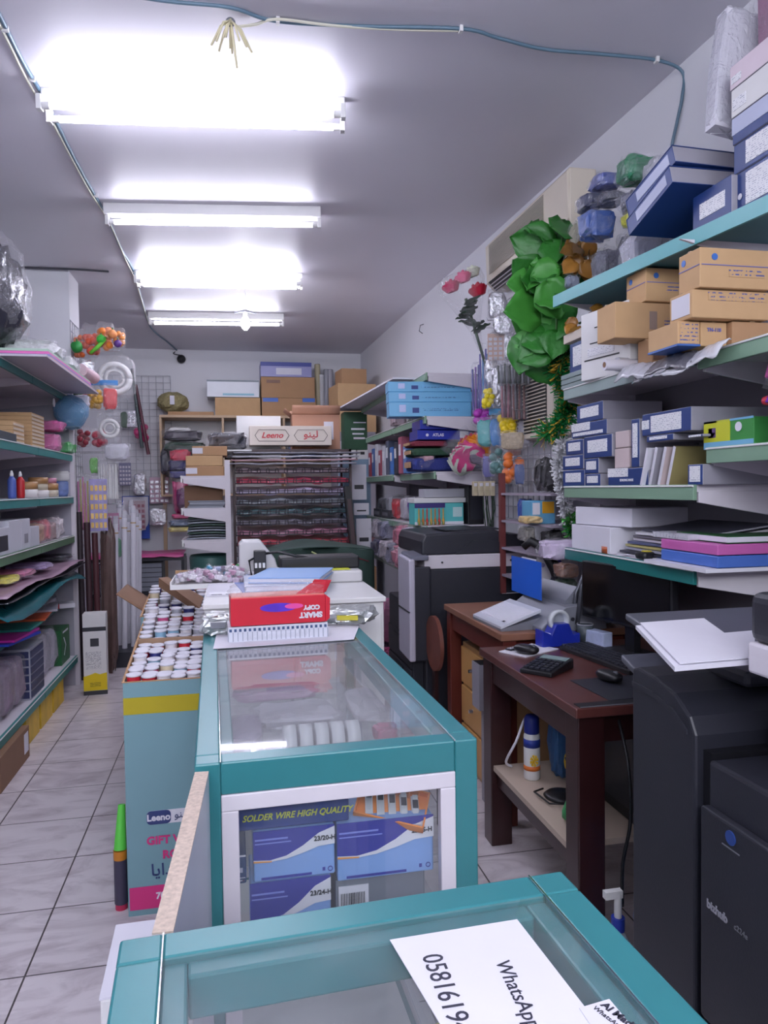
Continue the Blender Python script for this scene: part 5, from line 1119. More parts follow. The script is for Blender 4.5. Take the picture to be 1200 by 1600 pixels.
# top boards
for k, (c, nm) in enumerate((((190, 184, 196), 'thick pale grey'), ((236, 160, 120), 'orange'), ((140, 130, 190), 'violet'), ((220, 110, 180), 'pink'), ((170, 200, 180), 'mint green'))):
    t = thing('foam_sheet', '%s foam sheet in the stack on top of the left shelving' % nm, 'foam sheet', (-1.18 - .004 * k, 4.78, 2.087 + (.0 if k == 0 else .012 + .014 * (k - 1))), 0, 'foam sheets on top of the left shelving')
    MB().box(0, 0, 0, .56 if k == 0 else .54, 1.50 if k == 0 else 1.2, .011 if k == 0 else .013).build('sheet', col(*c), t)
support(-1.46, -.92, 4.1, 5.5, 2.155)
bag('clear bag of white paper straws on the foam sheets', (-1.08, 4.55, 2.156), .3, .4, .10, mat('white_strips', (214, 214, 216), .5, var=.4, scale=50), 101)
bag('second clear bag, farther along on the foam sheets', (-1.06, 4.98, 2.156), .28, .42, .09, mat('white_strips', (214, 214, 216)), 102)
for k, (x, y, c, nm) in enumerate(((-1.02, 5.28, (150, 170, 168), 'grey green'), (-.96, 5.42, (214, 180, 190), 'pale pink'))):
    t = thing('net_roll', '%s roll wrapped in film sticking over the end of the foam sheets' % nm, 'roll', (x, y, 2.165), 0, 'film wrapped rolls on the foam sheets'); MB().cyl((0, -.18, .045), (0.02, .18, .045), .042, seg=18).build('roll', col(*c), t); MB().pillow(0, 0, 0, .1, .42, .095, k, .06, 8).build('film', M_film, t)
bag('white bag drooping under the end of the foam sheets', (-1.04, 5.66, 2.0), .12, .08, .1, M_paper, 103)
t = thing('garbage_bag', 'big black shiny bag on top of the left shelving at the picture edge', 'bag', (-1.30, 4.35, 2.156)); MB().pillow(0, 0, 0, .46, .5, .60, 12, .16, 14, e=.7, smooth=True).build('bag', mat('black_shiny_film', (44, 44, 54), .16, bump=.8, bscale=12), t); MB().pillow(0.02, 0, .02, .5, .54, .62, 15, .12, 12, e=.7).build('outer_film', M_film, t)
# fake leaves + blue bag hanging at the end
garland('dark and light green artificial leaves at the end of the top left shelf', [PY(104, 612, 5.75), PY(112, 622, 5.75), PY(92, 628, 5.75)], 12, .10, 15, 'artificial_leaves', (mat('dark_leaf', (40, 70, 48), .5), mat('lime_leaf', (130, 170, 60), .5)), (.3, -.8, -.5))
p = PY(112, 672, 5.5)
t = thing('blue_net_bag', 'light blue net bag hanging at the end of the left shelving', 'bag', tuple(p)); MB().lathe([(.01, 0), (.075, .03), (.115, .10), (.12, .16), (.07, .22), (.02, .245)], seg=10).build('net', film_mat('blue_film', (120, 180, 225), .6, .3), t); MB().pillow(0, 0, .01, .14, .12, .13, 2, .2).build('contents', col(100, 130, 150), t)
p = PX(84, 629, -1.113); t = thing('round_tag', 'small round white price tag on the top left shelf edge', 'tag', tuple(p), PI / 2); MB().cyl((0, -.003, 0), (0, 0, 0), .028, seg=20).build('disc', M_paper, t)
def lX(name, label, cat, q, body, depth=.2, xf=XL - .015, **k): return cL(name, label, cat, q, xf, depth, body=body, tape=False, **k)
sf = M_carton2; gS = 'small flat cartons on the second left shelf'
# shelf 1.665
stk = mat('cream_stack', (214, 196, 176), .6)
for k in range(9):
    y = PX(64, 680, XL - .015).y; t = thing('card_box', 'cream small box, %s in the tall stack on the second left shelf' % ('lowest', 'second', 'third', 'fourth', 'fifth', 'sixth', 'seventh', 'eighth', 'topmost')[k], 'box', (XL - .12, y, 1.6655 + .0225 * k), PI / 2, 'cream boxes in the tall stack')
    MB().box(0, 0, 0, .30, .18, .021).build('body', sf, t); MB().box(0, -.0905, .002, .28, .002, .012).build('label_sticker', stk, t)
for k in range(5):
    y = PX(34, 680, XL - .015).y; t = thing('card_box', 'cream small box, %s in the short stack on the second left shelf' % ('lowest', 'second', 'third', 'fourth', 'topmost')[k], 'box', (XL - .12, y, 1.6655 + .0235 * k), PI / 2, 'cream boxes in the short stack')
    MB().box(0, 0, 0, .22, .18, .022).build('body', sf, t); MB().box(0, -.0905, .002, .2, .002, .012).build('label_sticker', stk, t)
lX('card_box', 'blue edged dark box at the left picture edge on the second left shelf', 'box', (-20, 26, 672, 692), col(60, 70, 80), sn=False)
cL('brown_box', 'brown folded carton behind the short stack on the second left shelf', 'box', (-5, 40, 655, 672), -1.30, .2, body=M_carton, tape=False, sn=False) if False else None
for k, (q, nm) in enumerate((((77, 92, 668, 698), 'lower'), ((77, 90, 668, 682), 'upper'))): pass
bag('pink plastic bag beside the tall stack on the second left shelf', (-1.18, PX(84, 690, -1.15).y, 1.667), .16, .22, .13, mat('candy_pink', (220, 110, 170), .4, var=.3), 104, reg=True)
bag('crumpled pink topped bag on the first pink bag', (-1.17, PX(86, 690, -1.15).y, 1.80), .18, .2, .08, mat('candy_pink', (220, 110, 170)), 105)
bag('bright green bag at the far end of the second left shelf', (-1.17, PX(104, 700, -1.14).y, 1.667), .18, .26, .09, mat('bright_green', (60, 160, 80), .4, var=.4), 106)
# shelf 1.365: tapes, bottles, tubs
def ring(label, y, z, r, h, c, x=XL - .09, name='tape_roll', g='tape rolls on the third left shelf'):
    t = thing(name, label, 'tape', (x, y, z), 0, g); MB().lathe([(r * .55, 0), (r, 0), (r, h), (r * .55, h), (r * .55, 0)], seg=22).build('tape_ring', c, t); MB().lathe([(r * .5, .001), (r * .55, .001), (r * .55, h - .001), (r * .5, h - .001), (r * .5, .001)], seg=18).build('core', M_carton, t); return t
br_ = mat('parcel_tape', (170, 128, 84), .3); wt = mat('white_tape', (220, 216, 214), .35); ct = mat('clear_tape', (190, 180, 160), .3)
Y3 = lambda px: PX(px, 760, XL - .09).y
ring('brown tape roll, lower one of the pair near the red bottle', Y3(42), 1.3665, .06, .05, wt); ring('brown parcel tape roll on the white one near the red bottle', Y3(42), 1.417, .06, .045, br_)
ring('brown parcel tape roll, topmost near the red bottle', Y3(36), 1.4625, .055, .045, br_) if False else None
ring('white tape roll low in the middle of the third left shelf', Y3(60), 1.3665, .06, .045, wt); ring('beige tape roll on the low white one, third left shelf', Y3(60), 1.412, .055, .04, ct); ring('brown tape roll topping the middle pile, third left shelf', Y3(60), 1.4525, .058, .04, br_)
ring('beige tape roll second from the far end of the third left shelf', Y3(76), 1.3665, .06, .045, ct); ring('mustard tape roll above the beige one, third left shelf', Y3(76), 1.412, .06, .045, br_); ring('rose tape roll topping the pile near the white tub', Y3(76), 1.4575, .05, .035, mat('rose_tape', (190, 130, 150), .35))
for k, (px, c, nm) in enumerate(((20, (176, 30, 36), 'red'), (6, (70, 90, 160), 'blue'))):
    y = Y3(px); t = thing('glue_bottle', '%s bottle with white nozzle on the third left shelf' % nm, 'bottle', (XL - .05, y, 1.3665)); MB().lathe([(.02, 0), (.022, .02), (.022, .1), (.009, .12)], seg=16).build('bottle', col(*c), t); MB().lathe([(.009, .12), (.010, .13), (.005, .15), (0, .152)], seg=12).build('nozzle', M_white, t)
t = thing('blue_tub', 'blue and white wrapped pile under the white tub, third left shelf', 'tub', (XL - .1, Y3(98), 1.3665)); MB().lathe([(.09, 0), (.095, .03), (.095, .1), (.09, .11)], seg=20).build('tub', mat('blue_white_mix', (110, 130, 180), .4, var=.6, scale=30), t)
t = thing('white_tub', 'white round tub at the far end of the third left shelf', 'tub', (XL - .1, Y3(98), 1.478)); MB().lathe([(.09, 0), (.1, .01), (.1, .05), (.095, .07), (0, .075)], seg=24).build('tub', M_white, t); MB().torus((0, 0, .055), .1, .004).build('lid_rim', M_white, t)
# shelf 1.085: white cartons
gC = 'white cartons on the fourth left shelf'
WB = dict(body=mat('cool_white_card', (206, 206, 216), .5), tape=False, group=gC)
def wb(label, px0, px1, pt, lab=None, depth=.25, xf=XL - .015):
    y0 = PX(px0, 850, xf).y; y1 = PX(px1, 850, xf).y; zt = PX((px0 + px1) / 2, pt, xf).z
    carton('white_carton', label, 'box', (xf - depth / 2, (y0 + y1) / 2, 1.0865), abs(y1 - y0) - .002, depth, zt - 1.0865, PI / 2, lab=lab, **WB)
wb('white carton with dark square panel at the left picture edge, fourth left shelf', -14, 15, 825, lab=[(.35, .9, .15, .7, M_char, 'dark_panel')])
wb('taller plain white carton, second on the fourth left shelf', 15, 34, 812, depth=.2)
wb('white carton with a small round mark, third on the fourth left shelf', 34, 48, 810, lab=[(.3, .7, .2, .5, M_boxgrey, 'grey_mark')])
wb('small white carton at the end of the white row, fourth left shelf', 48, 62, 822)
for k, (px, c) in enumerate(((68, (190, 150, 130)), (78, (200, 120, 130)), (88, (170, 140, 140)), (98, (210, 200, 205)))):
    bag('%s wrapped packets, fourth left shelf beyond the white cartons' % ('tan', 'rosy', 'brownish', 'white')[k], (-1.2, PX(px, 830, -1.12).y, 1.0865), .18, .17, .13 + .02 * (k % 2), mat('mixp_%d' % k, c, .5, var=.6, scale=30), 110 + k, group='wrapped packets on the fourth left shelf')
# shelf .86: sagging teal and dark sheets
for k, (c, nm, z) in enumerate((((20, 110, 120), 'teal', .87), ((44, 50, 60), 'charcoal', .885), ((170, 140, 160), 'lilac patterned', .90))):
    t = thing('plastic_sheet', '%s plastic sheet drooping over the fifth left shelf edge' % nm, 'sheet', (-1.12, 4.62, z), 0, 'plastic sheets on the fifth left shelf')
    MB().grid(lambda u, v, k=k: (-.35 + .45 * u, -.95 + 1.9 * v, .012 * k + (-.07 * max(0, (u - .62) / .38) ** 1.5 * (1 + .5 * math.sin(v * 7 + k)) if k < 1 else -.02 * u * math.sin(v * 5 + k) ** 2) + .006 * noise.noise(Vector((u * 5, v * 12, k)))), 10, 40).build('sheet', mat('sheet_%d' % k, c, .22, var=.15), t, solid=.002)
for k, (px, c, nm) in enumerate(((5, (220, 210, 90), 'yellow printed'), (30, (200, 130, 160), 'pink printed'), (60, (160, 140, 180), 'violet printed'), (95, (40, 46, 56), 'black shiny'))):
    bag('%s flat packet on the fifth left shelf' % nm, (-1.2, PX(px, 905, -1.15).y, .935), .26, .3, .035, mat('flatp_%d' % k, c, .4, var=.6, scale=25), 120 + k, group='flat packets on the fifth left shelf')
# shelf .60: coloured folders
for k, (px, c, nm) in enumerate(((8, (40, 70, 190), 'blue'), (10, (196, 40, 160), 'magenta'), (28, (30, 150, 140), 'teal green'), (46, (236, 100, 50), 'orange'), (62, (190, 186, 200), 'white'))):
    y = PX(px, 1010, -1.2).y
    t = thing('plastic_folder', '%s plastic folder lying on the sixth left shelf' % nm, 'folder', (-1.25, y + .05, .6015 + .014 * k), .1 * (k - 2), 'coloured folders on the sixth left shelf'); MB().box(0, 0, 0, .30, .36, .012).build('cover', col(*c), t)
bag('crumpled clear film pack past the orange folder, sixth left shelf', (-1.26, PX(78, 985, -1.2).y, .602), .2, .4, .10, mat('pale_scrunch', (190, 188, 200), .4, var=.4, scale=20), 131)
bag('black film pack deep on the sixth left shelf', (-1.46, 4.9, .602), .25, .8, .14, M_char, 132)
t = thing('red_white_pack', 'small red and white folded carton at the far end of the sixth left shelf', 'box', (-1.18, 5.42, .602), .3); MB().box(0, 0, 0, .2, .14, .03).build('body', M_paper, t); MB().box(-.03, -.071, 0, .06, .003, .03).box(-.03, 0, .03, .06, .14, .001).build('red_mark', col(190, 40, 50), t)
# bottom shelf .22
gF = 'film wrapped book packs on the bottom left shelf'
ppx = [(-20, 8, 1015), (8, 26, 1012), (26, 42, 1010)]
for k, (a, b_, tp_) in enumerate(ppx):
    y0, y1 = PX(a, 1080, -1.15).y, PX(b_, 1080, -1.15).y
    bag('film wrapped purple grey book pack on the bottom left shelf, %s' % ('at picture edge', 'second', 'third')[k], (-1.25, (y0 + y1) / 2, .2215), .24, abs(y1 - y0), .30, mat('purplish_books', (150, 130, 150), .5, var=.4, scale=18), 140 + k, group=gF, amp=.06)
y0, y1 = PX(44, 1060, -1.13).y, PX(72, 1060, -1.13).y
t = thing('storage_tower', 'clear stack of small dark blue drawers on the bottom left shelf', 'storage box', (-1.24, (y0 + y1) / 2, .2215), PI / 2)
t.rotation_euler.z = 0; t.location.x = -1.215
MB().box(0, 0, 0, .17, .3, .29).build('case', mat('clear_case', (190, 192, 206), .2, alpha=.75), t)
for k in range(6):
    MB().box(0, -.1525, .010 + k * .046, .156, .006, .036).box(.0865, 0, .010 + k * .046, .004, .28, .036).build('drawer', col(44, 50, 92), t)
for k, px in enumerate((78, 90)):
    bag('film wrapped white pack %s the green box, bottom left shelf' % ('two before', 'just before')[k], (-1.26, PX(px, 1030, -1.15).y, .2215), .22, .24, .29, mat('pale_grey_mix', (180, 176, 190), .5, var=.3), 145 + k, group=gF, amp=.08)
t = carton('green_carton', 'dark green box with white marks at the far end of the bottom left shelf', 'box', (-1.24, 5.42, .2215), .26, .2, .24, PI / 2 - .0, body=mat('game_green', (30, 96, 52), .4), tape=False, lab=[(.2, .8, .88, .93, M_paper, 'white_line')])
MB().box(0, 0, 0, .001, .001, .001) ; MB().tube([(-.06, -.102, .06), (0, -.102, .12), (-.06, -.102, .18)], .003, 4).build('arrow_mark', M_paper, t)
# under the bottom shelf
carton('brown_carton', 'large brown carton on the floor under the left shelving, nearest', 'box', (-1.22, 3.92, 0), .50, .3, .17, PI / 2, body=M_cartonD, tape=False, lab=[(.8, .95, .25, .85, M_paper, 'white_label')])
for k, y in enumerate((4.40, 4.72, 5.04)):
    carton('yellow_carton', 'yellow and brown printed carton on the floor under the left shelving, %s' % ('nearest of three', 'middle of three', 'farthest of three')[k], 'box', (-1.26, y + .05, 0), .28, .28, .165, PI / 2, body=mat('yellow_print', (206, 170, 50), .5, var=.5, scale=9), tape=False, group='yellow cartons under the left shelving')
# standing white/yellow carton
t = thing('tall_carton', 'tall white and yellow carton standing on the floor at the shelving end', 'box', (-.935, 5.33, 0), .06)
MB().box(0, .06, 0, .15, .12, .56).build('carton', M_white, t, bevel=.003)
MB().box(0, -.0005, .03, .152, .003, .10).build('yellow_panel', mat('carton_yellow', (222, 196, 20), .45), t); MB().box(0, .0, 0, .154, .006, .028).build('black_base', M_char, t)
MB().box(0, -.0005, .44, .152, .003, .028).build('dark_band', M_char, t); MB().box(.0, -.0005, .335, .055, .003, .055).build('dark_square', M_char, t)
MB().box(-.01, -.0012, .18, .1, .001, .12).build('fine_print', label_mat('fine_print', (222, 221, 222), (110, 110, 120), 90, .5), t); MB().box(0, -.002, .055, .07, .001, .03).build('barcode', label_mat('barcode_dark', (222, 196, 20), (60, 50, 20), 120, .4), t)
MB().prism([(-.075, .13), (.075, .13), (.075, .15), (.03, .14), (0, .152), (-.04, .138)], 'y', -.0018, -.0005).build('torn_edge', MATS['carton_yellow'], t)
# ================================================================== column grid with hanging toys
grid_panel('tall wire grid on the square column with hanging toys and rings', (-1.145, 6.05, .9), PI / 2, .32, 1.78, mm=M_wgrid, pegs=[(x, z, .3) for x in (-.1, .1) for z in (.4, .8, 1.2, 1.6)])
gK = 'toys hanging from the column grid'
K = [
 (113, 133, 512, 560, 6.0, (col(226, 110, 50), M_paper), 'balls', 1, 'net of orange and yellow toy fruit hanging highest on the column grid', M_film),
 (128, 155, 505, 556, 5.95, (col(222, 90, 60), M_paper), 'balls', 2, 'net of red orange toy fruit, second on the column grid', M_film),
 (150, 178, 502, 550, 5.9, (col(232, 130, 50), M_paper), 'balls', 3, 'net of orange toy fruit with a green pepper, third on the column grid', M_film),
 (176, 196, 512, 546, 5.88, (col(214, 140, 70), M_paper), 'balls', 4, 'net with peach and purple toy fruit at the right end', M_film),
 (118, 150, 556, 598, 6.0, silver, 'flat', 5, 'silver foil packet under the red toy fruit', None),
 (146, 212, 553, 622, 5.95, (M_white, M_paper), 'ring', 6, 'large white plastic ring in a clear bag on the column grid', None),
 (120, 142, 575, 640, 6.02, (M_white, M_paper), 'ring', 7, 'narrow clear bag with white rings left of the large ring', None),
 (115, 140, 594, 640, 5.85, (mat('red_bead', (190, 70, 90), .4, var=.6, scale=40), M_paper), 'balls', 8, 'blue topped packet of dark pink beads', None),
 (136, 162, 594, 642, 5.8, (mat('gold_bead', (196, 150, 60), .4, var=.8, scale=30), M_paper), 'balls', 9, 'blue topped packet with golden tiger striped beads', None),
 (160, 184, 594, 642, 5.8, (col(214, 40, 44), M_paper), 'flat', 10, 'blue topped packet with bright red toy', None),
 (152, 190, 642, 692, 5.85, (M_white, M_paper), 'ring', 11, 'clear bag of small white nested rings below the red toy', None),
 (120, 142, 665, 700, 5.95, (col(150, 40, 60), M_paper), 'balls', 12, 'dark red packet left of the white nested rings', None),
 (142, 168, 668, 702, 5.9, (col(170, 50, 70), M_paper), 'balls', 13, 'crimson packet below the small white rings', None),
 (160, 205, 690, 722, 5.85, (mat('pale_scrunch', (190, 188, 200)), M_paper), 'flat', 14, 'crumpled white film bag low on the column grid', None),
 (140, 154, 712, 742, 5.9, (col(90, 170, 60), M_paper), 'flat', 15, 'small lime green packet hanging below the crimson one', None),
 (152, 186, 718, 782, 5.88, (M_white, M_white), 'sticks', 16, 'bundle of white plastic sticks in film', None),
 (122, 134, 735, 830, 5.85, (col(210, 110, 170), col(190, 170, 90)), 'sticks', 17, 'pink ended long toy, left of the pair by the shelving', None),
 (133, 145, 738, 832, 5.85, (col(214, 120, 176), col(196, 176, 90)), 'sticks', 18, 'pink ended long toy, right of the pair by the shelving', None),
 (140, 168, 740, 832, 5.8, (mat('princess_card', (150, 140, 200), .4, var=.8, scale=14), col(236, 190, 80)), 'card', 19, 'pink and blue printed toy card with yellow round pieces', None),
 (166, 186, 800, 832, 6.3, (col(190, 120, 160), M_paper), 'card', 20, 'pink card packet behind the printed toy card', None),
]
for (a, b_, pt, pb_, y, inn, st, sd, label, fm) in K:
    p0 = PY(a, (pt + pb_) / 2, y); p1 = PY(b_, (pt + pb_) / 2, y); z1 = PY(a, pt, y).z; z0 = PY(a, pb_, y).z
    hd = col(50, 130, 200) if 'blue topped' in label else None
    packet(label, ((p0.x + p1.x) / 2, y, z0), p1.x - p0.x + .01, z1 - z0, inn, hd, sd, group=gK, dep=.07, style=st, rz=.1)
for k, (px, py, c, nm, r) in enumerate(((120, 542, (40, 140, 60), 'dark green pepper', .045), (158, 530, (60, 180, 60), 'light green pepper', .035), (184, 537, (90, 50, 130), 'purple aubergine', .03), (176, 522, (232, 150, 90), 'peach', .035))):
    p = PY(px, py, 5.82); t = thing('toy_vegetable', '%s, toy in the nets high on the column grid' % nm, 'toy', (p.x, p.y, p.z - r), 0, None); MB().pillow(0, 0, 0, r * 2, r * 1.8, r * 2, k, .1, 8, e=1, smooth=True).build('body', col(*c), t); MB().cyl((0, 0, r * 1.9), (0, 0, r * 2.3), .006, seg=8).build('stalk', col(60, 110, 50), t)
t = thing('toy_vegetable', 'long light green bean toy across the orange fruit nets', 'toy', tuple(PY(152, 548, 5.82))); MB().tube([(-.05, 0, -.02), (0, -.01, .02), (.06, 0, .09)], [.012, .016, .012], 8).build('body', col(110, 200, 60), t); MB().tube([(.06, 0, .09), (.065, 0, .105)], .005, 6).build('stalk', col(60, 110, 50), t)
# tall goods behind the carton: long black film, long white rolls in a low rack
t = thing('dark_rolls', 'tall dark rolls in film standing behind the tall white and yellow carton', 'roll', (-1.04, 5.78, 0))
for k in range(3): MB().cyl((-.05 + .05 * k, .02 * k, 0), (-.06 + .05 * k, .02 * k, 1.25 - .08 * k), .022, seg=10).build('roll', col(50 + 14 * k, 40, 46), t)
t = thing('brown_film_roll', 'brown film wrapped bundle behind the tall white and yellow carton', 'roll', (-.93, 5.95, 0)); MB().pillow(0, 0, 0, .12, .1, 1.2, 3, .15, 12, e=.6).build('bundle', mat('brown_bundle', (96, 76, 72), .3, var=.5, scale=10), t)
t = thing('roll_rack', 'low teal edged rack holding tall white film wrapped rolls', 'rack', (-.86, 6.6, 0))
MB().box(0, 0, .0, .26, 1.0, .12).box(.13, 0, .12, .012, 1.0, .06, 1).build('base', [M_char, M_tealD], t); support(-.98, -.74, 6.1, 7.1, .1205)
for k in range(9):
    x = -.93 + .06 * (k % 3) + .004; y = 6.2 + .2 * (k // 3) + .06 * (k % 3); h = 1.02 + .08 * ((k * 5) % 4) * .5
    t = thing('paper_roll', 'tall white film wrapped roll in the low teal edged rack, %s row, %s' % (('front', 'middle', 'rear')[k // 3], ('left', 'centre', 'right')[k % 3]), 'roll', (x, y, .1215), 0, 'tall white rolls in the low rack'); t.rotation_euler = (0.0, .02, 0)
    MB().cyl((0, 0, 0), (0, 0, h), .021, seg=14).build('roll', M_paper, t); MB().cyl((0, 0, h), (0, 0, h + .06), .023, .018, seg=12).build('film_top', M_film2, t); MB().cyl((0, 0, h * .92), (0, 0, h * .93), .0225, seg=12).build('string_tie', M_tape, t)
p = PY(205, 870, 6.9)
for k, (px0, px1, pt, pb_, y, c, nm) in enumerate(((178, 205, 870, 900, 6.9, (200, 150, 180), 'pink film pack on the rolls'), (166, 192, 838, 874, 6.4, (110, 160, 130), 'sea green bag hanging above the tall rolls'), (158, 172, 835, 880, 6.2, (196, 150, 160), 'pink beaded packet left of the sea green bag'), (205, 220, 872, 960, 7.0, (170, 120, 150), 'rosy film wrapped bundle standing beside the tall rolls'))):
    bagpx(px0, px1, pt, pb_, y, col(*c), 150 + k, nm, dep=.14, group=None, z=PY(px0, pb_, y).z)
# ================================================================== back wall left: grid and packets
grid_panel('wide wire grid on the back wall near the left corner', (-1.02, 8.94, 1.25), 0, .72, 1.48, mm=M_wgrid, pegs=[(x, z, .2) for x in (-.25, 0, .25) for z in (.2, .5, .8, 1.1)])
gJ = 'packets hanging on the back wall grid'
J = [(197, 224, 640, 668, 8.84, silver, 'card', 21, 'square silver white packet high on the back wall grid'),
 (207, 232, 660, 692, 8.84, (col(200, 60, 120), M_paper), 'balls', 22, 'magenta pink packet on the back wall grid'),
 (188, 200, 640, 670, 8.84, (col(50, 90, 60), M_paper), 'flat', 23, 'dark green packet left of the silver one on the back wall grid'),
 (186, 205, 720, 760, 8.84, (col(110, 110, 150), M_paper), 'card', 24, 'grey violet packet low left on the back wall grid'),
 (207, 230, 735, 775, 8.84, silver, 'flat', 25, 'silver foil packet with green leaf print on the back wall grid'),
 (233, 265, 742, 788, 8.84, (mat('pink_card', (206, 170, 190), .5), M_silver), 'card', 26, 'pink and silver blister card hanging near the low shelf'),
 (232, 262, 789, 824, 8.84, (silver, M_silver), 'flat', 27, 'silver and green foil packet under the pink blister card'),
 (200, 228, 778, 830, 8.84, (mat('letter_card', (190, 170, 180), .5), col(140, 70, 90)), 'card', 28, 'card of small coloured letters hanging over a blue card')]
for (a, b_, pt, pb_, y, inn, st, sd, label) in J:
    p0 = PY(a, (pt + pb_) / 2, y); p1 = PY(b_, (pt + pb_) / 2, y); z1 = PY(a, pt, y).z; z0 = PY(a, pb_, y).z
    packet(label, ((p0.x + p1.x) / 2, y, z0), p1.x - p0.x + .01, z1 - z0, inn, None, sd, group=gJ, dep=.05, style=st)
p0 = PY(193, 843, 8.9); t = thing('blue_card', 'white and blue card on the back wall behind the coloured letters', 'card', (p0.x + .14, 8.93, p0.z)); MB().box(0, 0, 0, .30, .004, .5).build('card', col(30, 70, 170), t); MB().cyl((0, -.003, .22), (0, -.006, .22), .14, seg=30).box(0, -.005, .22, .28, .003, .27).build('white_shape', M_paper, t)
for k, (px, h) in enumerate(((222, .9), (232, .8))):
    p = PY(px, 700 + 10 * k, 8.8); t = thing('hanging_roll', '%s long thin roll hanging on the back wall grid' % ('dark green', 'dark red')[k], 'roll', tuple(p), 0, None, (0, -.10 - .05 * k, 0)); MB().cyl((0, 0, 0), (0, 0, h), .02, .016, 10).build('roll', col(*((70, 84, 84), (96, 50, 64))[k]), t)
# stuffed pillows column next to the back shelf
PL = [(252, 318, 672, 690, 8.45, (70, 66, 76), 'dark black and silver'), (255, 322, 690, 706, 8.4, (50, 70, 60), 'dark green sparkling'), (264, 300, 702, 722, 8.3, (190, 60, 80), 'red printed'), (262, 296, 718, 736, 8.3, (50, 50, 90), 'navy striped'),
 (264, 296, 735, 748, 8.3, (70, 70, 120), 'indigo'), (268, 296, 748, 802, 8.3, (170, 40, 100), 'magenta tall'), (276, 300, 760, 800, 8.2, (90, 40, 80), 'plum'), (268, 302, 802, 812, 8.3, (214, 80, 130), 'hot pink'), (262, 300, 812, 824, 8.2, (80, 96, 120), 'slate blue'), (262, 300, 822, 832, 8.2, (200, 186, 110), 'pale yellow'), (250, 266, 700, 742, 8.6, (56, 54, 70), 'charcoal')]
for k, (a, b_, pt, pb_, y, c, nm) in enumerate(PL):
    bagpx(a, b_, pt, pb_, y, mat('pl_%d' % k, c, .35, var=.5, scale=16), 160 + k, '%s cushion like packet in the hanging column near the back shelf' % nm, dep=.2, group='cushion packets at the back', z=PY(a, pb_, y).z)
t = thing('twine_bundle', 'olive beige bundle of twine at the left end of the back shelf', 'bundle', (PY(270, 648, 8.75).x, 8.75, 2.33)); 
t.location.z = 2.2465 + .04
MB().pillow(0, 0, 0, .36, .3, .24, 3, .1, 12, e=.9).build('twine', mat('olive_twine', (150, 140, 100), .8, var=.5, scale=50, bump=1, bscale=80), t); MB().box(.0, -.14, .08, .05, .03, .1).build('paper_tag', M_paper, t)
t.location.x = -.62; t.location.z = 2.2465 + .036
# back shelf boxes
cY('flat_carton', 'flat brown carton on the back shelf beside the twine bundle', 'box', (262, 334, 643, 655), 8.6, .3, body=M_carton)
support(-.62, -.2, 8.6, 8.9, 2.2465)
cY('brown_carton', 'brown carton under the pale glass box on the back shelf', 'box', (336, 407, 621, 655), 8.62, .3, body=M_carton2)
t = cY('clear_box', 'pale see-through fronted carton on the brown back shelf carton', 'box', (323, 405, 594, 621), 8.6, .3, body=mat('pale_box', (190, 194, 204), .3), tape=False, lab=[(.0, 1, .9, 1, col(110, 120, 130), 'dark_rim'), (.3, .9, .1, .22, col(120, 170, 190), 'blue_strip')])
cY('brown_carton', 'lower large brown carton with blue tape on the back shelf', 'box', (409, 494, 622, 655), 8.6, .35, body=M_carton, lab=[(.02, .3, .78, 1, col(50, 100, 190), 'blue_tape'), (.75, .98, .78, 1, col(50, 100, 190), 'blue_tape')])
cY('brown_carton', 'upper large brown carton under the printer carton on the back shelf', 'box', (408, 492, 589, 621), 8.6, .35, body=M_carton, lab=[(.1, .35, .7, .85, col(120, 80, 60), 'brown_print')])
t = cY('printer_carton', 'blue and lilac printed carton, topmost on the back shelf', 'box', (407, 487, 566, 589), 8.6, .3, body=mat('lilac_box', (150, 150, 200), .4), tape=False, lab=[(0, 1, .72, 1, col(60, 70, 150), 'blue_band'), (.3, .8, .15, .6, mat('white_picture', (210, 210, 225), .4), 'white_picture')])
for k, (px, h, c) in enumerate(((497, .42, (190, 180, 150)), (503, .3, (200, 200, 206)), (511, .36, (150, 150, 160)), (517, .36, (170, 166, 176)))):
    p = PY(px, 650, 8.75); t = thing('paper_tube', '%s tube standing on the back shelf right of the cartons' % ('cream', 'white', 'grey', 'silver grey')[k], 'roll', (p.x, 8.75, 2.2465), 0, 'tubes standing on the back shelf'); MB().cyl((0, 0, 0), (0, 0, h + .2), .035, seg=14).build('tube', col(*c), t); MB().cyl((0, 0, h + .2), (0, 0, h + .205), .03, seg=14).build('tube_end', M_char, t)
bag('dark bag in the left cubby of the back shelf', (-.5, 8.7, 1.7415), .3, .3, .2, mat('dark_sparkle', (60, 60, 66), .3, var=.9, scale=30), 181)
bag('white round bag at the top of the left cubby', (-.55, 8.66, 1.98), .28, .24, .14, M_white, 182)
bag('black shiny film bag in the middle cubby of the back shelf', (.12, 8.7, 1.7415), .5, .3, .26, M_black, 183)
bag('dark blue bag in the right cubby of the back shelf', (.9, 8.7, 1.7415), .5, .3, .3, col(40, 60, 110), 184)
# right rear high cartons
t = thing('tall_cupboard', 'tall pale cupboard in the back right corner under brown cartons', 'cupboard', (1.33, 8.05, 0)); MB().box(0, 0, 0, .42, .5, 2.0).build('body', M_boxgrey, t); MB().box(-.0, -.252, .1, .4, .006, 1.8).build('door', M_trim, t); support(1.12, 1.54, 7.8, 8.3, 2.0)
carton('brown_carton', 'large open brown carton high in the back right corner', 'box', (1.33, 8.05, 2.0005), .42, .45, .52, .1, body=M_carton2, flaps=False)
carton('brown_carton', 'smaller darker brown carton on top of the high corner carton', 'box', (1.32, 8.05, 2.5215), .28, .3, .17, .1, body=M_carton)
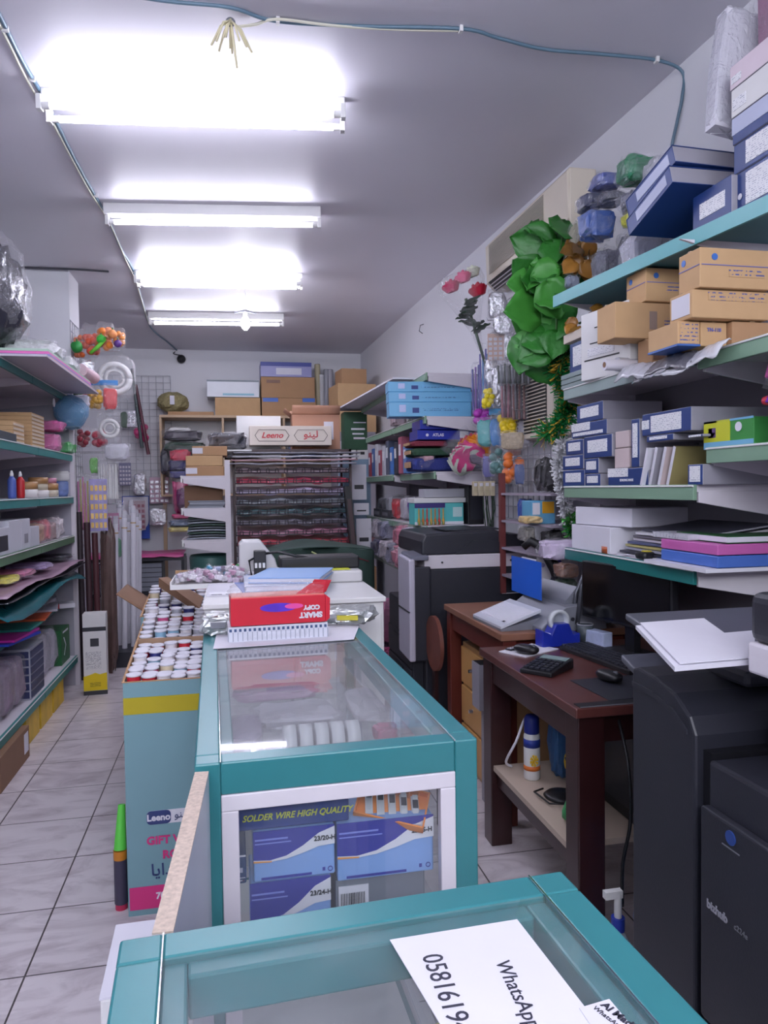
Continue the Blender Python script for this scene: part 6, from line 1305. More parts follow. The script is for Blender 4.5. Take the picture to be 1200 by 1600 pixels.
# ================================================================== on the paper rack
c_ = carton('brown_carton', 'open brown carton with white label on top of the paper rack', 'box', (.72, 6.33, 1.7205), .40, .3, .30, -.03, body=mat('rosy_cardboard', (186, 140, 116), .8, var=.08), tape=False, flaps=True, lab=[(.66, .86, .3, .8, M_paper, 'white_label'), (.3, .36, .35, .6, col(170, 80, 60), 'red_mark'), (.42, .5, .35, .6, col(170, 80, 60), 'red_mark')])
carton('white_box', 'plain white box behind the cream lettered one on the paper rack', 'box', (.24, 6.33, 1.7205), .36, .3, .285, 0, body=M_white, tape=False)
t = carton('leeno_carton', 'cream carton with two red framed words on the paper rack', 'box', (.485, 6.05, 1.7505), .655, .2, .155, -.005, body=mat('cream_carton', (226, 214, 202), .5), tape=False)
t.name = 'lettered_carton'
M_rd = mat('leeno_red', (190, 40, 50), .5); M_gn = mat('leeno_frame', (80, 60, 60), .5)
def hexa(cx):
    pts = [(-.135, 0), (-.105, .045), (.105, .045), (.135, 0), (.105, -.045), (-.105, -.045), (-.135, 0)]
    mb = MB()
    for i in range(6): mb.tube([(cx + pts[i][0], -.102, .0775 + pts[i][1]), (cx + pts[i + 1][0], -.102, .0775 + pts[i + 1][1])], .0018, 4)
    return mb
hexa(-.15).build('word_frame', M_gn, t); hexa(.16).build('word_frame', M_gn, t)
text(t, 'Leeno', .062, M_rd, (-.15, -.1015, .077), shear=.3, bold=.0016, sx=1.1); text(t, '\ufeee\ufee8\ufef4\ufedf', .075, M_rd, (.16, -.1015, .085), bold=.0012, sx=1.1)
for k in range(4):
    t = thing('paper_pile', '%s large wrapping sheets lying on the paper rack' % ('bottom silver grey', 'pinkish', 'pale', 'top grey')[k], 'paper sheets', (.5 + .01 * k, 6.22, 1.7205 + .0075 * k - .0), .01 * k, 'sheet piles on the paper rack'); 
    t.location = (.50 + .01 * k, 5.96, 1.6 + .028 * k); MB().grid(lambda u, v, k=k: (-.5 + 1.0 * u, -.1 + .5 * v, .02 * v + .008 * noise.noise(Vector((u * 6, v * 3, k)))), 20, 5).build('sheets', col(*((160, 160, 172), (196, 160, 170), (190, 190, 200), (130, 130, 140))[k]), t, solid=.012)
t = thing('white_board_sheet', 'white flat board lying left of the cream lettered carton', 'board', (-.04, 5.98, 1.70)); MB().box(0, .1, 0, .42, .4, .012).build('board', M_white, t)
bag('black film bags lying on the white flat board', (-.02, 6.05, 1.713), .34, .26, .15, M_char, 186)
# ---- side-on gondola contents
for k, (q, nm) in enumerate((((290, 350, 728, 746), 'lowest'), ((290, 348, 712, 728), 'middle'), ((300, 355, 697, 712), 'topmost'))):
    cY('brown_carton', 'flat brown carton, %s of three on the white slotted shelving' % nm, 'box', q, 5.63, .36, body=(M_carton, M_carton2, M_carton)[k], tape=True, group='flat cartons on the slotted shelving', tol=.05, lab=[(.0, .3, .2, .8, M_paper, 'white_label')] if k != 1 else None)
carton('brown_carton', 'dark open brown carton on the second board of the slotted shelving', 'box', (-.2, 5.88, 1.2655), .28, .3, .17, 0, body=M_cartonD, tape=False)
gG = 'grey magazines stacked on the slotted shelving'
for k in range(7):
    t = thing('magazine', 'grey film wrapped magazine, %s on the second board' % ('lowest', 'second', 'third', 'fourth')[k] if k < 4 else 'x', 'magazine', (-.18 + .006 * (k % 3), 5.68, 1.2665 + .014 * k), .05 * (k - 2), gG) if k < 4 else None
    if t: MB().box(0, 0, 0, .26, .09, .012).build('cover', col(*((150, 154, 166), (110, 114, 126))[k % 2]), t)
for k in range(9):
    t = thing('magazine', 'grey magazine, %s from the bottom of the sagging third board pile' % ('first', 'second', 'third', 'fourth', 'fifth', 'sixth', 'seventh', 'eighth', 'ninth')[k], 'magazine', (-.18 + .008 * (k % 3), 5.84, 1.0315 + .0195 * k), .06 * math.sin(k * 2.3), gG)
    MB().grid(lambda u, v, k=k: (-.145 + .29 * u, -.19 + .38 * v, .004 + .006 * math.sin(u * 3.1)), 8, 3).build('cover', col(*((150, 158, 170), (96, 104, 112), (70, 92, 84))[k % 3]), t, solid=.010)
t = thing('teal_tub', 'dark teal round tub under the white slotted shelving', 'tub', (-.14, 5.3, .55)); t.location = (-.16, 5.84, .6205); MB().lathe([(.11, 0), (.15, .05), (.16, .26), (.15, .28), (.14, .27), (.13, .05), (0, .03)], seg=24).build('tub', col(60, 100, 96), t)
# ================================================================== on the middle glass counter
CT = .9535
t = thing('paper_sheet', 'white paper sheet spread on the far end of the middle counter', 'paper', (.14, 2.24, CT - .0015))
c4 = [PZ(333, 1014, .9525), PZ(553, 999, .9525), (.405, 2.36, .9525), (-.05, 2.37, .9525)]
MB().cor([(p[0] - .14, p[1] - 2.24) for p in c4], 0, .0015).build('sheet', M_paper, t)
# comb strips box
a, b_ = PZ(356, 1006, CT), PZ(513, 997, CT)
t = thing('comb_pack', 'pack of white plastic binding combs in front of the red box', 'binding combs', ((a.x + b_.x) / 2, (a.y + b_.y) / 2 + .065, CT), .03)
W = b_.x - a.x; MB().box(0, .015, 0, W, .12, .044).build('white_spine', mat('comb_white', (214, 216, 228), .3), t)
mb = MB(); mb2 = MB()
for k in range(21): x = -W / 2 + W * (k + .5) / 21; mb.box(x, -.046, .03, W / 21 * .5, .003, .008)
for k in range(22): x = -W / 2 + W * k / 21; mb2.box(x, -.0465, .002, .002, .002, .026)
mb.build('dark_slots', col(60, 80, 120), t); mb2.build('comb_teeth', mat('comb_edge', (160, 164, 180), .4), t)
MB().pillow(0, .015, -.001, W + .01, .13, .047, 3, .03, 14, e=.25).build('film', M_film, t)
# red SMART COPY box
RZ_ = CT + .0465; a, b_ = PZ(361, 984, RZ_), PZ(511, 973, RZ_); W = b_.x - a.x
RB = thing('paper_roll_box', 'long red box in torn film lying on the middle counter', 'box', ((a.x + b_.x) / 2 - .003, 2.235, RZ_), .045)
M_red = mat('copy_red', (200, 28, 50), .35); M_redD = mat('red_inside', (150, 24, 44), .4)
MB().box(0, 0, .0, W, .1, .082).build('carton', M_red, RB, bevel=.002)
MB().box(0, .0, .082, W * .98, .094, .003).build('orange_top', mat('orange_pink_top', (220, 130, 120), .3, var=.6, scale=8), RB)
MB().prism([(W / 2, .0), (W / 2 + .012, .01), (W / 2 + .014, .07), (W / 2, .082)], 'y', -.05, -.046).prism([(W / 2 - .09, .082), (W / 2 - .0, .082), (W / 2 + .005, .118), (W / 2 - .04, .115)], 'y', -.03, -.026).prism([(W / 2 - .05, .082), (W / 2 + .01, .082), (W / 2 + .028, .118), (W / 2 - .025, .122)], 'y', .0, .004).build('open_flap', M_red, RB)
el = [( .055 * math.cos(q) , .013 * math.sin(q) + .05) for q in [2 * PI * k / 28 for k in range(28)]]
MB().prism(el, 'y', -.0515, -.0502).build('violet_swirl', mat('violet_print', (90, 50, 190), .3, var=.6, scale=14), RB)
MB().prism([(x * .5 + .045, (z - .05) * .6 + .052) for x, z in el], 'y', -.0522, -.0512).build('pink_swirl', mat('pink_swirl', (230, 80, 160), .3), RB)
text(RB, 'SMART', .022, M_paper, (W * .5 - .045, -.0522, .024), (PI / 2, PI, 0), bold=.0012); text(RB, 'COPY', .018, M_paper, (W * .5 - .042, -.0522, .046), (PI / 2, PI, 0), bold=.0012)
MB().pillow(-.0, .004, .078, W + .02, .105, .04, 5, .08, 16, e=.4).build('torn_film', M_film, RB)
# foil packets
for k, (x, y, w_, d_, h, rz, nm) in enumerate(((-.045, 2.36, .11, .15, .06, .0, 'left end of the red box'), (.36, 2.43, .17, .2, .05, -.3, 'right end of the red box'))):
    t = thing('foil_packet', 'silver foil packet by the %s' % nm, 'foil packet', (x + (.03 if k else 0), y, CT), rz); MB().pillow(0, 0, 0, w_, d_, h, 30 + k, .2, 12, e=.5).build('foil', mat('soft_foil', (196, 200, 200), .3, metal=.6, bump=.8, bscale=24), t); MB().box(.0, -d_ / 2 + .006, h * .4, w_ * .4, .006, h * .3).build('label_patch', (M_grey, col(200, 190, 60))[k], t)
# ---- on the white cabinet and around
gB2 = 'blue paper pads on the white cabinet'
WTz = WT + .0005
for k, (x, y, rz, c, nm) in enumerate(((.16, 2.86, .10, (60, 100, 170), 'dark blue lower'), (.18, 2.88, .0, (190, 196, 214), 'pale grey middle'), (.235, 2.90, -.28, (140, 176, 226), 'light blue top'))):
    t = thing('notebook', '%s pad in the stack on the white cabinet' % nm, 'notebook', (x, y, WTz + .023 * k), rz, gB2); MB().box(0, 0, 0, .27, .34, .004).box(0, 0, .018, .27, .34, .004).build('cover', col(*c), t); MB().box(0, 0, .004, .262, .335, .014).build('pages', M_paper, t)
t = thing('notebook', 'white topped pad sticking out to the left of the blue stack', 'notebook', (.09, 2.84, WTz + .0), .55) if False else None
# yellow note + white printer
t = thing('desktop_printer', 'white and black desktop machine at the rear of the white cabinet', 'printer', (.27, 3.17, WTz))
MB().box(.06, .0, 0, .42, .24, .05).build('body', mat('machine_white', (206, 204, 206), .45), t, bevel=.01, seg=3)
MB().prism([(-.24, 0), (-.24, .165), (-.225, .18), (-.15, .18), (-.09, .1), (-.06, .0)], 'y', -.02, .1).build('side_cover', mat('machine_white', (206, 204, 206)), t, bevel=.01, seg=3)
MB().box(.1, .03, .05, .34, .15, .055).build('black_roller_unit', M_black, t, bevel=.008); MB().box(-.155, -.05, .03, .05, .05, .11).build('black_clamp', M_black, t, bevel=.004)
for k in range(3): MB().box(-.172 + k * .016, -.078, .07, .010, .01, .02).build('button', M_white, t)
MB().tube([(-.155, -.02, .12), (-.08, -.02, .13), (.0, -.03, .11), (.05, -.03, .1)], .006, 6).tube([(-.155, -.05, .12), (-.2, -.07, .1), (-.19, -.09, .03)], .005, 6).build('cable', M_black, t)
MB().box(.09, -.04, .0515, .26, .12, .003).build('yellow_sheet', col(216, 220, 70), t)
# carton of clear bags behind the bins
a = PZ(250, 905, .92); t = thing('open_carton', 'flat open carton of clear sweet bags left of the white cabinet', 'box', (-.255, 4.15, 0))
MB().box(0, 0, .0, .36, .5, .78).build('carton', M_carton, t)
MB().grid(lambda u, v: (-.18 - .14 * v, -.25 + .4 * u, .78 + .10 * v), 6, 4).grid(lambda u, v: (-.18 + .36 * u, -.25 - .10 * v, .78 - .01 + .02 * v), 6, 4).build('open_flap', M_cartonD, t, solid=.005)
support(-.43, -.08, 3.9, 4.4, .7815)
t = thing('cardboard_flap', 'loose dark brown cardboard flap sloping over the rear roll carton', 'cardboard', tuple(PY(285, 925, 3.45)))
p4 = [PY(248, 905, 3.5), PY(262, 903, 3.6), PY(318, 935, 3.45), PY(312, 952, 3.32)]; o_ = t.location
MB().cor([(p_.x - o_.x, p_.y - o_.y) for p_ in (p4[0], p4[3], p4[2], p4[1])], [p_.z - o_.z for p_ in (p4[0], p4[3], p4[2], p4[1])], [p_.z - o_.z + .006 for p_ in (p4[0], p4[3], p4[2], p4[1])]).build('board', M_cartonD, t)
MB().cor([(p4[0].x - o_.x, p4[0].y - o_.y - .004), (p4[3].x - o_.x, p4[3].y - o_.y - .004), (p4[3].x - o_.x, p4[3].y - o_.y), (p4[0].x - o_.x, p4[0].y - o_.y)], [p4[0].z - o_.z - .035, p4[3].z - o_.z - .02, p4[3].z - o_.z - .02, p4[0].z - o_.z - .035], [p4[0].z - o_.z, p4[3].z - o_.z, p4[3].z - o_.z, p4[0].z - o_.z]).build('torn_edge', M_cartonD, t)
t = thing('candy_tray', 'white rimmed tray of small clear wrapped sweets at the rear of the cabinet', 'tray', (-.02, 3.2, WTz)); 
t = COL.objects[-1]
t.location = (-.06, 3.16, WTz)
mb = MB()
mb.box(0, 0, 0, .36, .26, .006).box(0, -.13, 0, .36, .006, .02).box(0, .13, 0, .36, .006, .05, 1).box(-.18, 0, 0, .006, .26, .03).box(.18, 0, 0, .006, .26, .03); mb.build('tray', [M_white, M_carton], t)
r_ = random.Random(21); protoS = {}
sc_ = [((214, 196, 214), 'clear lilac'), ((220, 214, 222), 'clear white'), ((200, 150, 180), 'clear pink'), ((60, 160, 200), 'bright blue'), ((110, 90, 120), 'plum'), ((170, 180, 214), 'pale blue')]
def sweet(x, y, z, k, where):
    if k not in protoS:
        s_ = thing('wrapped_sweet', '', 'sweet'); MB().pillow(0, 0, .004, .034, .022, .02, k, .2, 5).build('contents', mat('sweet_%d' % k, sc_[k][0], .3, var=.3, scale=60), s_)
        MB().pillow(0, 0, 0, .06, .03, .028, k + 3, .5, 5, e=.8).build('wrapper', M_film, s_); protoS[k] = s_
    else: s_ = copy_tree(protoS[k])
    s_.location = (x, y, z); s_.rotation_euler = (r_.uniform(-.3, .3), r_.uniform(-.3, .3), r_.uniform(0, 6.28)); s_['group'] = 'wrapped sweets %s' % where; s_['label'] = '%s film wrapped piece in the heap %s' % (sc_[k][1], where)
for n_ in range(130):
    u, v = r_.uniform(-1, 1), r_.uniform(-1, 1); k = r_.choices(range(6), [4, 4, 2, .5, .6, 1.4])[0]
    sweet(-.06 + u * .16, 3.16 + v * .11, WTz + .008 + .05 * max(0, 1 - u * u * .6 - v * v * .6) * r_.uniform(.2, 1), k, 'on the white cabinet')
for n_ in range(50):
    u, v = r_.uniform(-1, 1), r_.uniform(-1, 1); k = r_.choices(range(6), [4, 4, 2, .7, .6, 1.4])[0]
    sweet(-.255 + u * .16, 4.15 + v * .22, .7825 + .12 * max(0, 1 - u * u * .7 - v * v * .7) * r_.uniform(.2, 1), k, 'in the open floor carton')
for k, c in enumerate(((210, 40, 50), (60, 170, 80), (230, 110, 60))):
    t = thing('toy_button', '%s small toy piece at the rear rim of the sweets tray' % ('red', 'green', 'orange')[k], 'toy', (.0 + .03 * k, 3.285, WTz + .05)); MB().pillow(0, 0, 0, .026, .02, .02, k, .05, 6).build('body', col(*c), t); MB().cyl((0, 0, .019), (0, 0, .023), .006, seg=8).build('knob', M_white, t)
t = thing('white_tray_box', 'flat white box with a row of dark letters in front of the sweets', 'box', (.0, 2.93, WTz)); MB().box(0, 0, 0, .19, .26, .018).build('body', M_paper, t); MB().box(0, -.131, .006, .17, .002, .008).build('dark_letters', label_mat('dark_letter_row', (236, 234, 242), (60, 60, 80), 60, .45), t)
# dark tartan cloth over something behind the cabinet
M_tart = mat('dark_green_cloth', (34, 56, 50), .85, var=.5, scale=6)
t = thing('covered_stand', 'dark green checked cloth thrown over a low stand behind the white cabinet', 'cloth', (.52, 4.6, 0))
MB().box(0, .12, 0, .5, .4, .9).build('stand', M_black, t)
MB().grid(lambda u, v: (-.34 + .68 * u, -.12 - .06 * math.sin(u * 9), .1 + (.91 + .03 * math.sin(u * 3)) * v + .0), 24, 16).grid(lambda u, v: (-.34 + .68 * u, -.12 + .5 * v, 1.01 + .03 * math.sin(u * 3) + .02 * math.sin(v * 5 + u * 7) * v), 24, 10).build('cloth', M_tart, t, solid=.006)
MB().tube([(-.05, -.19, 1.02), (.08, -.20, .95), (.2, -.20, .87), (.26, -.19, .82)], .005, 6).build('pale_stripe', col(170, 180, 120), t); MB().tube([(-.2, -.19, .99), (-.05, -.20, .95)], .003, 6).tube([(.15, -.2, 1.0), (.3, -.18, .95)], .003, 6).build('red_stripe', col(140, 40, 60), t)
# ================================================================== inside the middle counter (glass shelf z .60)
Y0 = 1.275
bp_ = dict(sn=True, tol=.05, tape=False)
M_bxl = mat('sky_staple_box', (128, 164, 222), .4, var=.03); M_bxn = mat('deep_blue_print', (38, 44, 150), .35)
def stap(label, q, y, code, barcode=False):
    t = cY('staple_box', label, 'box', q, y, .11, body=M_bxl, group='blue staple boxes inside the middle counter', **bp_)
    p0, w_, d_, h_ = atY(*q, y, .11, True, .05)
    top = [(-.5, 1.0), (.5, 1.0), (.5, .80), (.3, .70), (.1, .60), (-.1, .46), (-.3, .42), (-.5, .45)]
    MB().prism([(u * w_, v * h_ - .0) for u, v in top], 'y', -.0566, -.0550).build('navy_wave', M_bxn, t)
    wv = [(.5, .97), (.5, .62), (.3, .60), (.1, .50), (-.1, .42), (-.3, .39), (-.5, .41), (-.5, .44), (-.3, .42), (-.1, .48), (.1, .64), (.3, .86)]
    MB().prism([(u * w_, v * h_) for u, v in wv], 'y', -.0572, -.0560).build('white_wave', M_paper, t)
    MB().prism([(-.5 * w_, .40 * h_), (-.5 * w_, .43 * h_), (-.28 * w_, .405 * h_), (-.28 * w_, .385 * h_)], 'y', -.0578, -.0570).build('orange_wave', col(230, 150, 60), t)
    text(t, code, .0115, M_char, (w_ * .375, -.0585, h_ * .755), bold=.0003)
    MB().box(-w_ * .28, -.0575, h_ * .82, w_ * .4, .0008, .003).box(-w_ * .26, -.0575, h_ * .75, w_ * .44, .0008, .002).build('fine_print', mat('pale_blue_print', (130, 140, 220), .5), t)
    MB().box(-w_ * .1, -.0555, h_ * .04, w_ * .62, .0012, .004).build('navy_print', M_bxn, t); MB().torus((w_ * .44, -.056, h_ * .12), .004, .0008, 'y', 10).box(w_ * .36, -.0555, h_ * .09, .005, .001, .006).build('navy_marks', M_bxn, t)
    return t
stap('pale blue staple box coded 23/24-H at the bottom left inside the counter', (390, 518, 1374, 1445), Y0, '23/24-H')
support(-.02, .14, Y0, Y0 + .12, PY(450, 1374, Y0).z)
stap('pale blue staple box coded 23/20-H, left of the two under the solder box', (395, 524, 1294, 1374), Y0, '23/20-H')
t = cY('grey_carton', 'grey carton with barcode label at the bottom inside the middle counter', 'box', (524, 665, 1366, 1445), Y0 + .01, .12, body=mat('putty_grey', (120, 124, 136), .5), lab=[(.03, .36, .42, .86, M_paper, 'barcode_label')], **bp_)
w_ = atY(524, 665, 1366, 1445, Y0, .1, True, .05)[1]
mb = MB(); r_ = random.Random(4)
for k in range(15): mb.box(-w_ / 2 + w_ * .055 + w_ * .275 * k / 15, -.0625, .052, w_ * .275 / 15 * r_.uniform(.3, .7), .001, .022)
mb.build('barcode', M_black, t)
stap('wide pale blue staple box coded 23/15-H on the grey carton', (526, 678, 1280, 1365), Y0, '23/15-H')
t = cY('solder_box', 'dark blue box with yellow capitals, topmost inside the middle counter', 'box', (352, 546, 1240, 1293), Y0 + .005, .13, body=mat('solder_blue', (32, 58, 128), .35), sn=True, tol=.05, tape=False)
text(t, 'SOLDER WIRE HIGH QUALITY', .0155, mat('solder_yellow', (196, 200, 60), .5), (0.016, -.067, .022), shear=.3, bold=.0003, sx=.92)
support(-.03, .18, Y0, Y0 + .13, PY(450, 1240, Y0).z)
t = cY('blue_carton', 'slim bright blue long box lying on the solder box', 'box', (368, 492, 1228, 1246), Y0 + .03, .07, body=mat('azure_box', (40, 130, 190), .3), sn=True, tol=.05, tape=False, lab=[(.5, .95, .35, .6, mat('pale_blue_print', (130, 140, 220)), 'fine_print'), (.0, .12, .2, 1, mat('pale_cyan', (150, 200, 220), .4), 'pale_end')])
p = PY(612, 1258, 1.315); TR = thing('orange_tray', 'orange card tray of silver clips tilted on the blue staple box', 'tray', (p.x, 1.315, p.z), 0, None, (.0, .0, 0))
TR.rotation_euler = (.55, .18, -.35); TR.location.z -= .004
M_or = mat('orange_card', (236, 140, 60), .5)
mb = MB(); mb.box(0, 0, 0, .13, .075, .003)
for sy in (-1, 1): mb.box(0, sy * .036, 0, .13, .003, .016)
for sx_ in (-1, 1): mb.box(sx_ * .0635, 0, 0, .003, .075, .016)
for k in range(6): mb.box(-.045 + k * .018, .03, .003, .002, .012, .01)
mb.build('card_tray', M_or, TR)
for k in range(5):
    t = thing('nail_clipper', 'silver clipper, %s in the orange card tray' % ('first from the left', 'second from the left', 'middle one', 'fourth from the left', 'rightmost')[k], 'clipper', (0, 0, 0), 0, 'silver clippers in the orange tray')
    Mx = Matrix.Translation(TR.location) @ TR.rotation_euler.to_matrix().to_4x4() @ Matrix.Translation((-.044 + k * .022, 0, .004)) @ Matrix.Rotation(.25, 4, 'Z')
    t.location = Mx.to_translation(); t.rotation_euler = Mx.to_euler()
    MB().box(0, 0, 0, .014, .058, .004).prism([(-.025, .003), (.025, .003), (.025, .014)], 'x', -.005, .005).build('body', mat('bright_steel', (222, 222, 228), .3, metal=.35), t); MB().box(0, .01, .010, .01, .02, .002).build('lever', M_char, t)
for k, (z0, c, nm) in enumerate((((1385), (176, 36, 56), 'red'), (1336, (30, 62, 110), 'dark blue'))):
    q = (365, 386, z0, z0 + 46); t = cY('small_carton', '%s small carton at the left inside the middle counter' % nm, 'box', q, Y0 + .005, .1, body=col(*c), tape=False, sn=(k == 0), tol=.08, lab=[(.05, .95, .93, .98, M_paper, 'white_line'), (.3, .7, .4, .55, mat('pale_text', (190, 190, 210), .5), 'printed_mark')])
t = thing('wire_stand', 'black bent wire stand at the right inside the middle counter', 'stand', (.39, 1.31, .6005)); MB().tube([(-.006, 0, 0), (-.006, 0, .13), (-.02, 0, .17), (-.02, 0, .26), (-.08, 0, .262)], .004, 6).tube([(.004, .02, 0), (.0, .02, .14), (-.008, .02, .26)], .004, 6).build('wire', M_black, t); MB().box(-.01, .01, 0, .04, .06, .006).build('foot', M_black, t)
# things seen through the top glass, on the upper glass shelf
for k in range(5):
    p = PZ(462 + k * 24, 1130 - k * 3, .83); t = thing('tape_roll', 'white tape roll standing in the row inside the middle counter, %s' % ('leftmost', 'second', 'middle', 'fourth', 'rightmost')[k], 'tape', (.12 + .036 * k, 1.66, .780 + .042), 0, 'white tape rolls inside the middle counter')
    MB().lathe([(.022, -.014), (.042, -.014), (.042, .014), (.022, .014), (.022, -.014)], seg=24, mx=Matrix.Rotation(PI / 2, 4, 'Y')).build('tape_ring', mat('pearl_tape', (222, 222, 226), .35), t)
    MB().lathe([(.0195, -.013), (.022, -.013), (.022, .013), (.0195, .013), (.0195, -.013)], seg=20, mx=Matrix.Rotation(PI / 2, 4, 'Y')).build('core', M_carton, t)
for k, (x, y, w_, d_, c, nm) in enumerate(((.16, 1.95, .26, .2, (190, 186, 196), 'pale grey'), (.02, 1.85, .1, .22, (150, 140, 160), 'mauve grey'), (.35, 2.0, .1, .3, (200, 196, 206), 'white'), (.12, 2.18, .28, .12, (170, 120, 160), 'pinkish'))):
    bag('%s flat packet on the upper glass shelf in the middle counter' % nm, (x, y, .7805), w_, d_, .035, mat('inner_%d' % k, c, .5, var=.3), 190 + k, group='flat packets in the middle counter')
bag('small pink packet beside the tape rolls inside the middle counter', (.355, 1.72, .7805), .06, .08, .05, col(200, 110, 140), 196)
for k, (x, y, c, nm) in enumerate(((.05, 1.9, (120, 120, 150), 'grey blue'), (.25, 2.0, (150, 120, 140), 'mauve'))): carton('small_carton', '%s carton on the lower shelf at the rear of the middle counter' % nm, 'box', (x, y, .6005), .18, .25, .1, 0, body=col(*c), tape=False)
# ================================================================== on / in the nearest counter
NT = .9505
def onz(pts, z0=NT): return [PZ(px, py, z0 + .001) for px, py in pts]
c4 = onz([(609, 1468), (808, 1436), (935, 1600), (960, 1640), (690, 1680)])
t = thing('notice_sheet', 'large white notice with a handwritten style phone number on the nearest counter', 'notice', (.2, .62, NT))
pts = [PZ(609, 1468, NT + .001), PZ(808, 1436, NT + .001)]
e1 = (pts[1] - pts[0]); L1 = e1.length; ang = math.atan2(e1.y, e1.x)
dl = PZ(688, 1600, NT + .001) - pts[0]; dl.normalize(); dr = PZ(935, 1600, NT + .001) - pts[1]; dr.normalize()
q = [pts[0], pts[0] + dl * .30, pts[1] + dr * .30, pts[1]]
MB().cor([(p.x - .2, p.y - .62) for p in q], 0, .0009).build('sheet', M_paper, t)
ink = mat('pen_ink', (44, 44, 60), .5)
def ontext(s_, size, pa, pb_, name='lettering', bold=0, sx=1):
    A = PZ(*pa, NT + .002); B = PZ(*pb_, NT + .002); d = B - A; an = math.atan2(d.y, d.x)
    return text(t, s_, size, ink, (A.x - .2, A.y - .62, .0013), (0, 0, an), name, 'LEFT', sx, bold=bold, ext=.0002)
ontext('0581619452', .0285, (672, 1490), (718, 1600), sx=.92); ontext('WhatsApp', .0205, (783, 1500), (822, 1577), bold=0)
t = thing('small_notice', 'small white notice tucked beside the large one on the nearest counter', 'notice', (.32, .56, NT))
q = [PZ(905, 1576, NT + .001), PZ(952, 1562, NT + .001), PZ(1000, 1620, NT + .001), PZ(960, 1660, NT + .001)]
q = [q[0], q[0] + (q[3] - q[0]).normalized() * .16, q[1] + (q[2] - q[1]).normalized() * .2, q[1]]
MB().cor([(p.x - .32, p.y - .56) for p in q], .001, .0018).build('sheet', M_paper, t)
A = PZ(942, 1572, NT); B = PZ(990, 1608, NT); d_ = B - A
text(t, 'Al Madina', .0105, ink, (A.x - .32, A.y - .56, .0021), (0, 0, math.atan2(d_.y, d_.x)), 'lettering', 'LEFT', ext=.0002, bold=.0003)
A = PZ(928, 1577, NT); text(t, 'WhatsApp', .007, ink, (A.x - .32, A.y - .56, .0021), (0, 0, math.atan2(d_.y, d_.x)), 'lettering', 'LEFT', ext=.0002)
# contents of the near counter
SHZ = .6005
for k, (x, y, w_, d_, h, c, nm) in enumerate(((.02, .55, .12, .16, .12, (150, 130, 160), 'mauve white'), (.04, .70, .1, .08, .24, (60, 64, 90), 'dark slate'), (.140, .650, .05, .06, .265, (210, 80, 150), 'bright pink'), (.198, .655, .055, .06, .275, (210, 200, 60), 'yellow'), (.05, .38, .16, .12, .1, (120, 130, 150), 'grey blue'))):
    carton('small_carton', '%s carton seen through the top of the nearest counter' % nm, 'box', (x, y, SHZ), w_, d_, h, .1 * k, body=col(*c), tape=False, group='cartons inside the nearest counter')
# ================================================================== on the desks
DZ, FZ = .7605, .8005
# comb binding machine on the far desk
t = thing('binding_machine', 'grey metal comb binding machine with raised lever on the far desk', 'binding machine', (1.375, 2.985, FZ), -1.53)
M_bm = mat('binder_grey', (128, 130, 140), .4, metal=.2); M_bl = mat('binder_light', (200, 202, 212), .4)
MB().prism([(-.16, 0), (-.16, .02), (-.05, .10), (.12, .12), (.14, 0)], 'x', -.2, .2).build('base', M_bm, t, bevel=.004)
MB().cor([(-.2, -.3), (.12, -.3), (.12, -.12), (-.2, -.12)], [.01, .01, .07, .07], [.02, .02, .082, .082]).build('comb_plate', M_bl, t)
cb = MB()
for k in range(20): cb.box(-.185 + k * .0152, -.2, .052, .008, .08, .006, mx=None)
cb = MB()
for k in range(20): x = -.185 + k * .0152; cb.cor([(x, -.27), (x + .008, -.27), (x + .008, -.15), (x, -.15)], [.03, .03, .070, .070], [.034, .034, .076, .076])
cb.build('comb_fingers', M_paper, t)
MB().cor([(-.2, -.3), (.12, -.3), (.12, -.12), (-.2, -.12)], 0, [.01, .01, .05, .05]).build('front_body', M_bm, t)
MB().prism([(-.03, .09), (.02, .09), (.04, .17), (.03, .175), (-.02, .12)], 'x', -.2, .15).build('punch_cover', M_bm, t)
for sx_, h in ((.16, .30), (.205, .36)): MB().tube([(sx_, .0, .03), (sx_, .02, h * .5), (sx_ + .01, .09, h)], .010, 8).build('lever_arm', mat('lever_grey', (90, 92, 100), .35, metal=.5), t)
MB().tube([(.15, .09, .30), (.17, .10, .36), (.2, .11, .38)], .012, 8).build('lever_grip', M_black, t)
for x in (.2,): MB().cyl((x, -.02, .05), (x + .006, -.02, .05), .008, seg=10).cyl((x, .08, .08), (x + .006, .08, .08), .008, seg=10).build('screw', M_char, t)
text(t, 'A4', .018, M_char, (.08, -.272, .035), (.35, 0, 0))
a = PX(800, 925, 1.30); b_ = PX(846, 935, 1.30); z1 = PX(801, 870, 1.30).z; a.z = b_.z = .935
t = thing('blue_card_sheet', 'bright blue card sheet standing in the binding machine', 'card', ((a.x + b_.x) / 2, (a.y + b_.y) / 2, a.z - .03), math.atan2(b_.y - a.y, b_.x - a.x), None)
MB().box(0, 0, 0, (b_ - a).length, .003, z1 - a.z + .035).build('sheet', mat('cobalt_card', (26, 92, 200), .45), t); MB().box(.02, .006, 0, .15, .004, .17).build('white_backing', M_paper, t)
# black lamp-like arm / laminator handle
t = thing('paper_trimmer', 'black curved arm of a trimmer standing behind the binding machine', 'cutter', (1.51, 3.26, FZ), 0)
MB().tube([(-.12, .1, .30), (-.09, .08, .33), (-.04, .05, .30), (0, 0, .20), (.03, -.04, .08), (.04, -.06, 0)], [.018, .022, .026, .03, .034, .034], 10).build('arm', M_black, t); MB().box(.02, 0, 0, .16, .26, .02).build('base', M_black, t, bevel=.004); MB().cyl((-.02, -.03, .16), (-.03, -.04, .16), .012, seg=12).build('bolt', M_chrome, t)
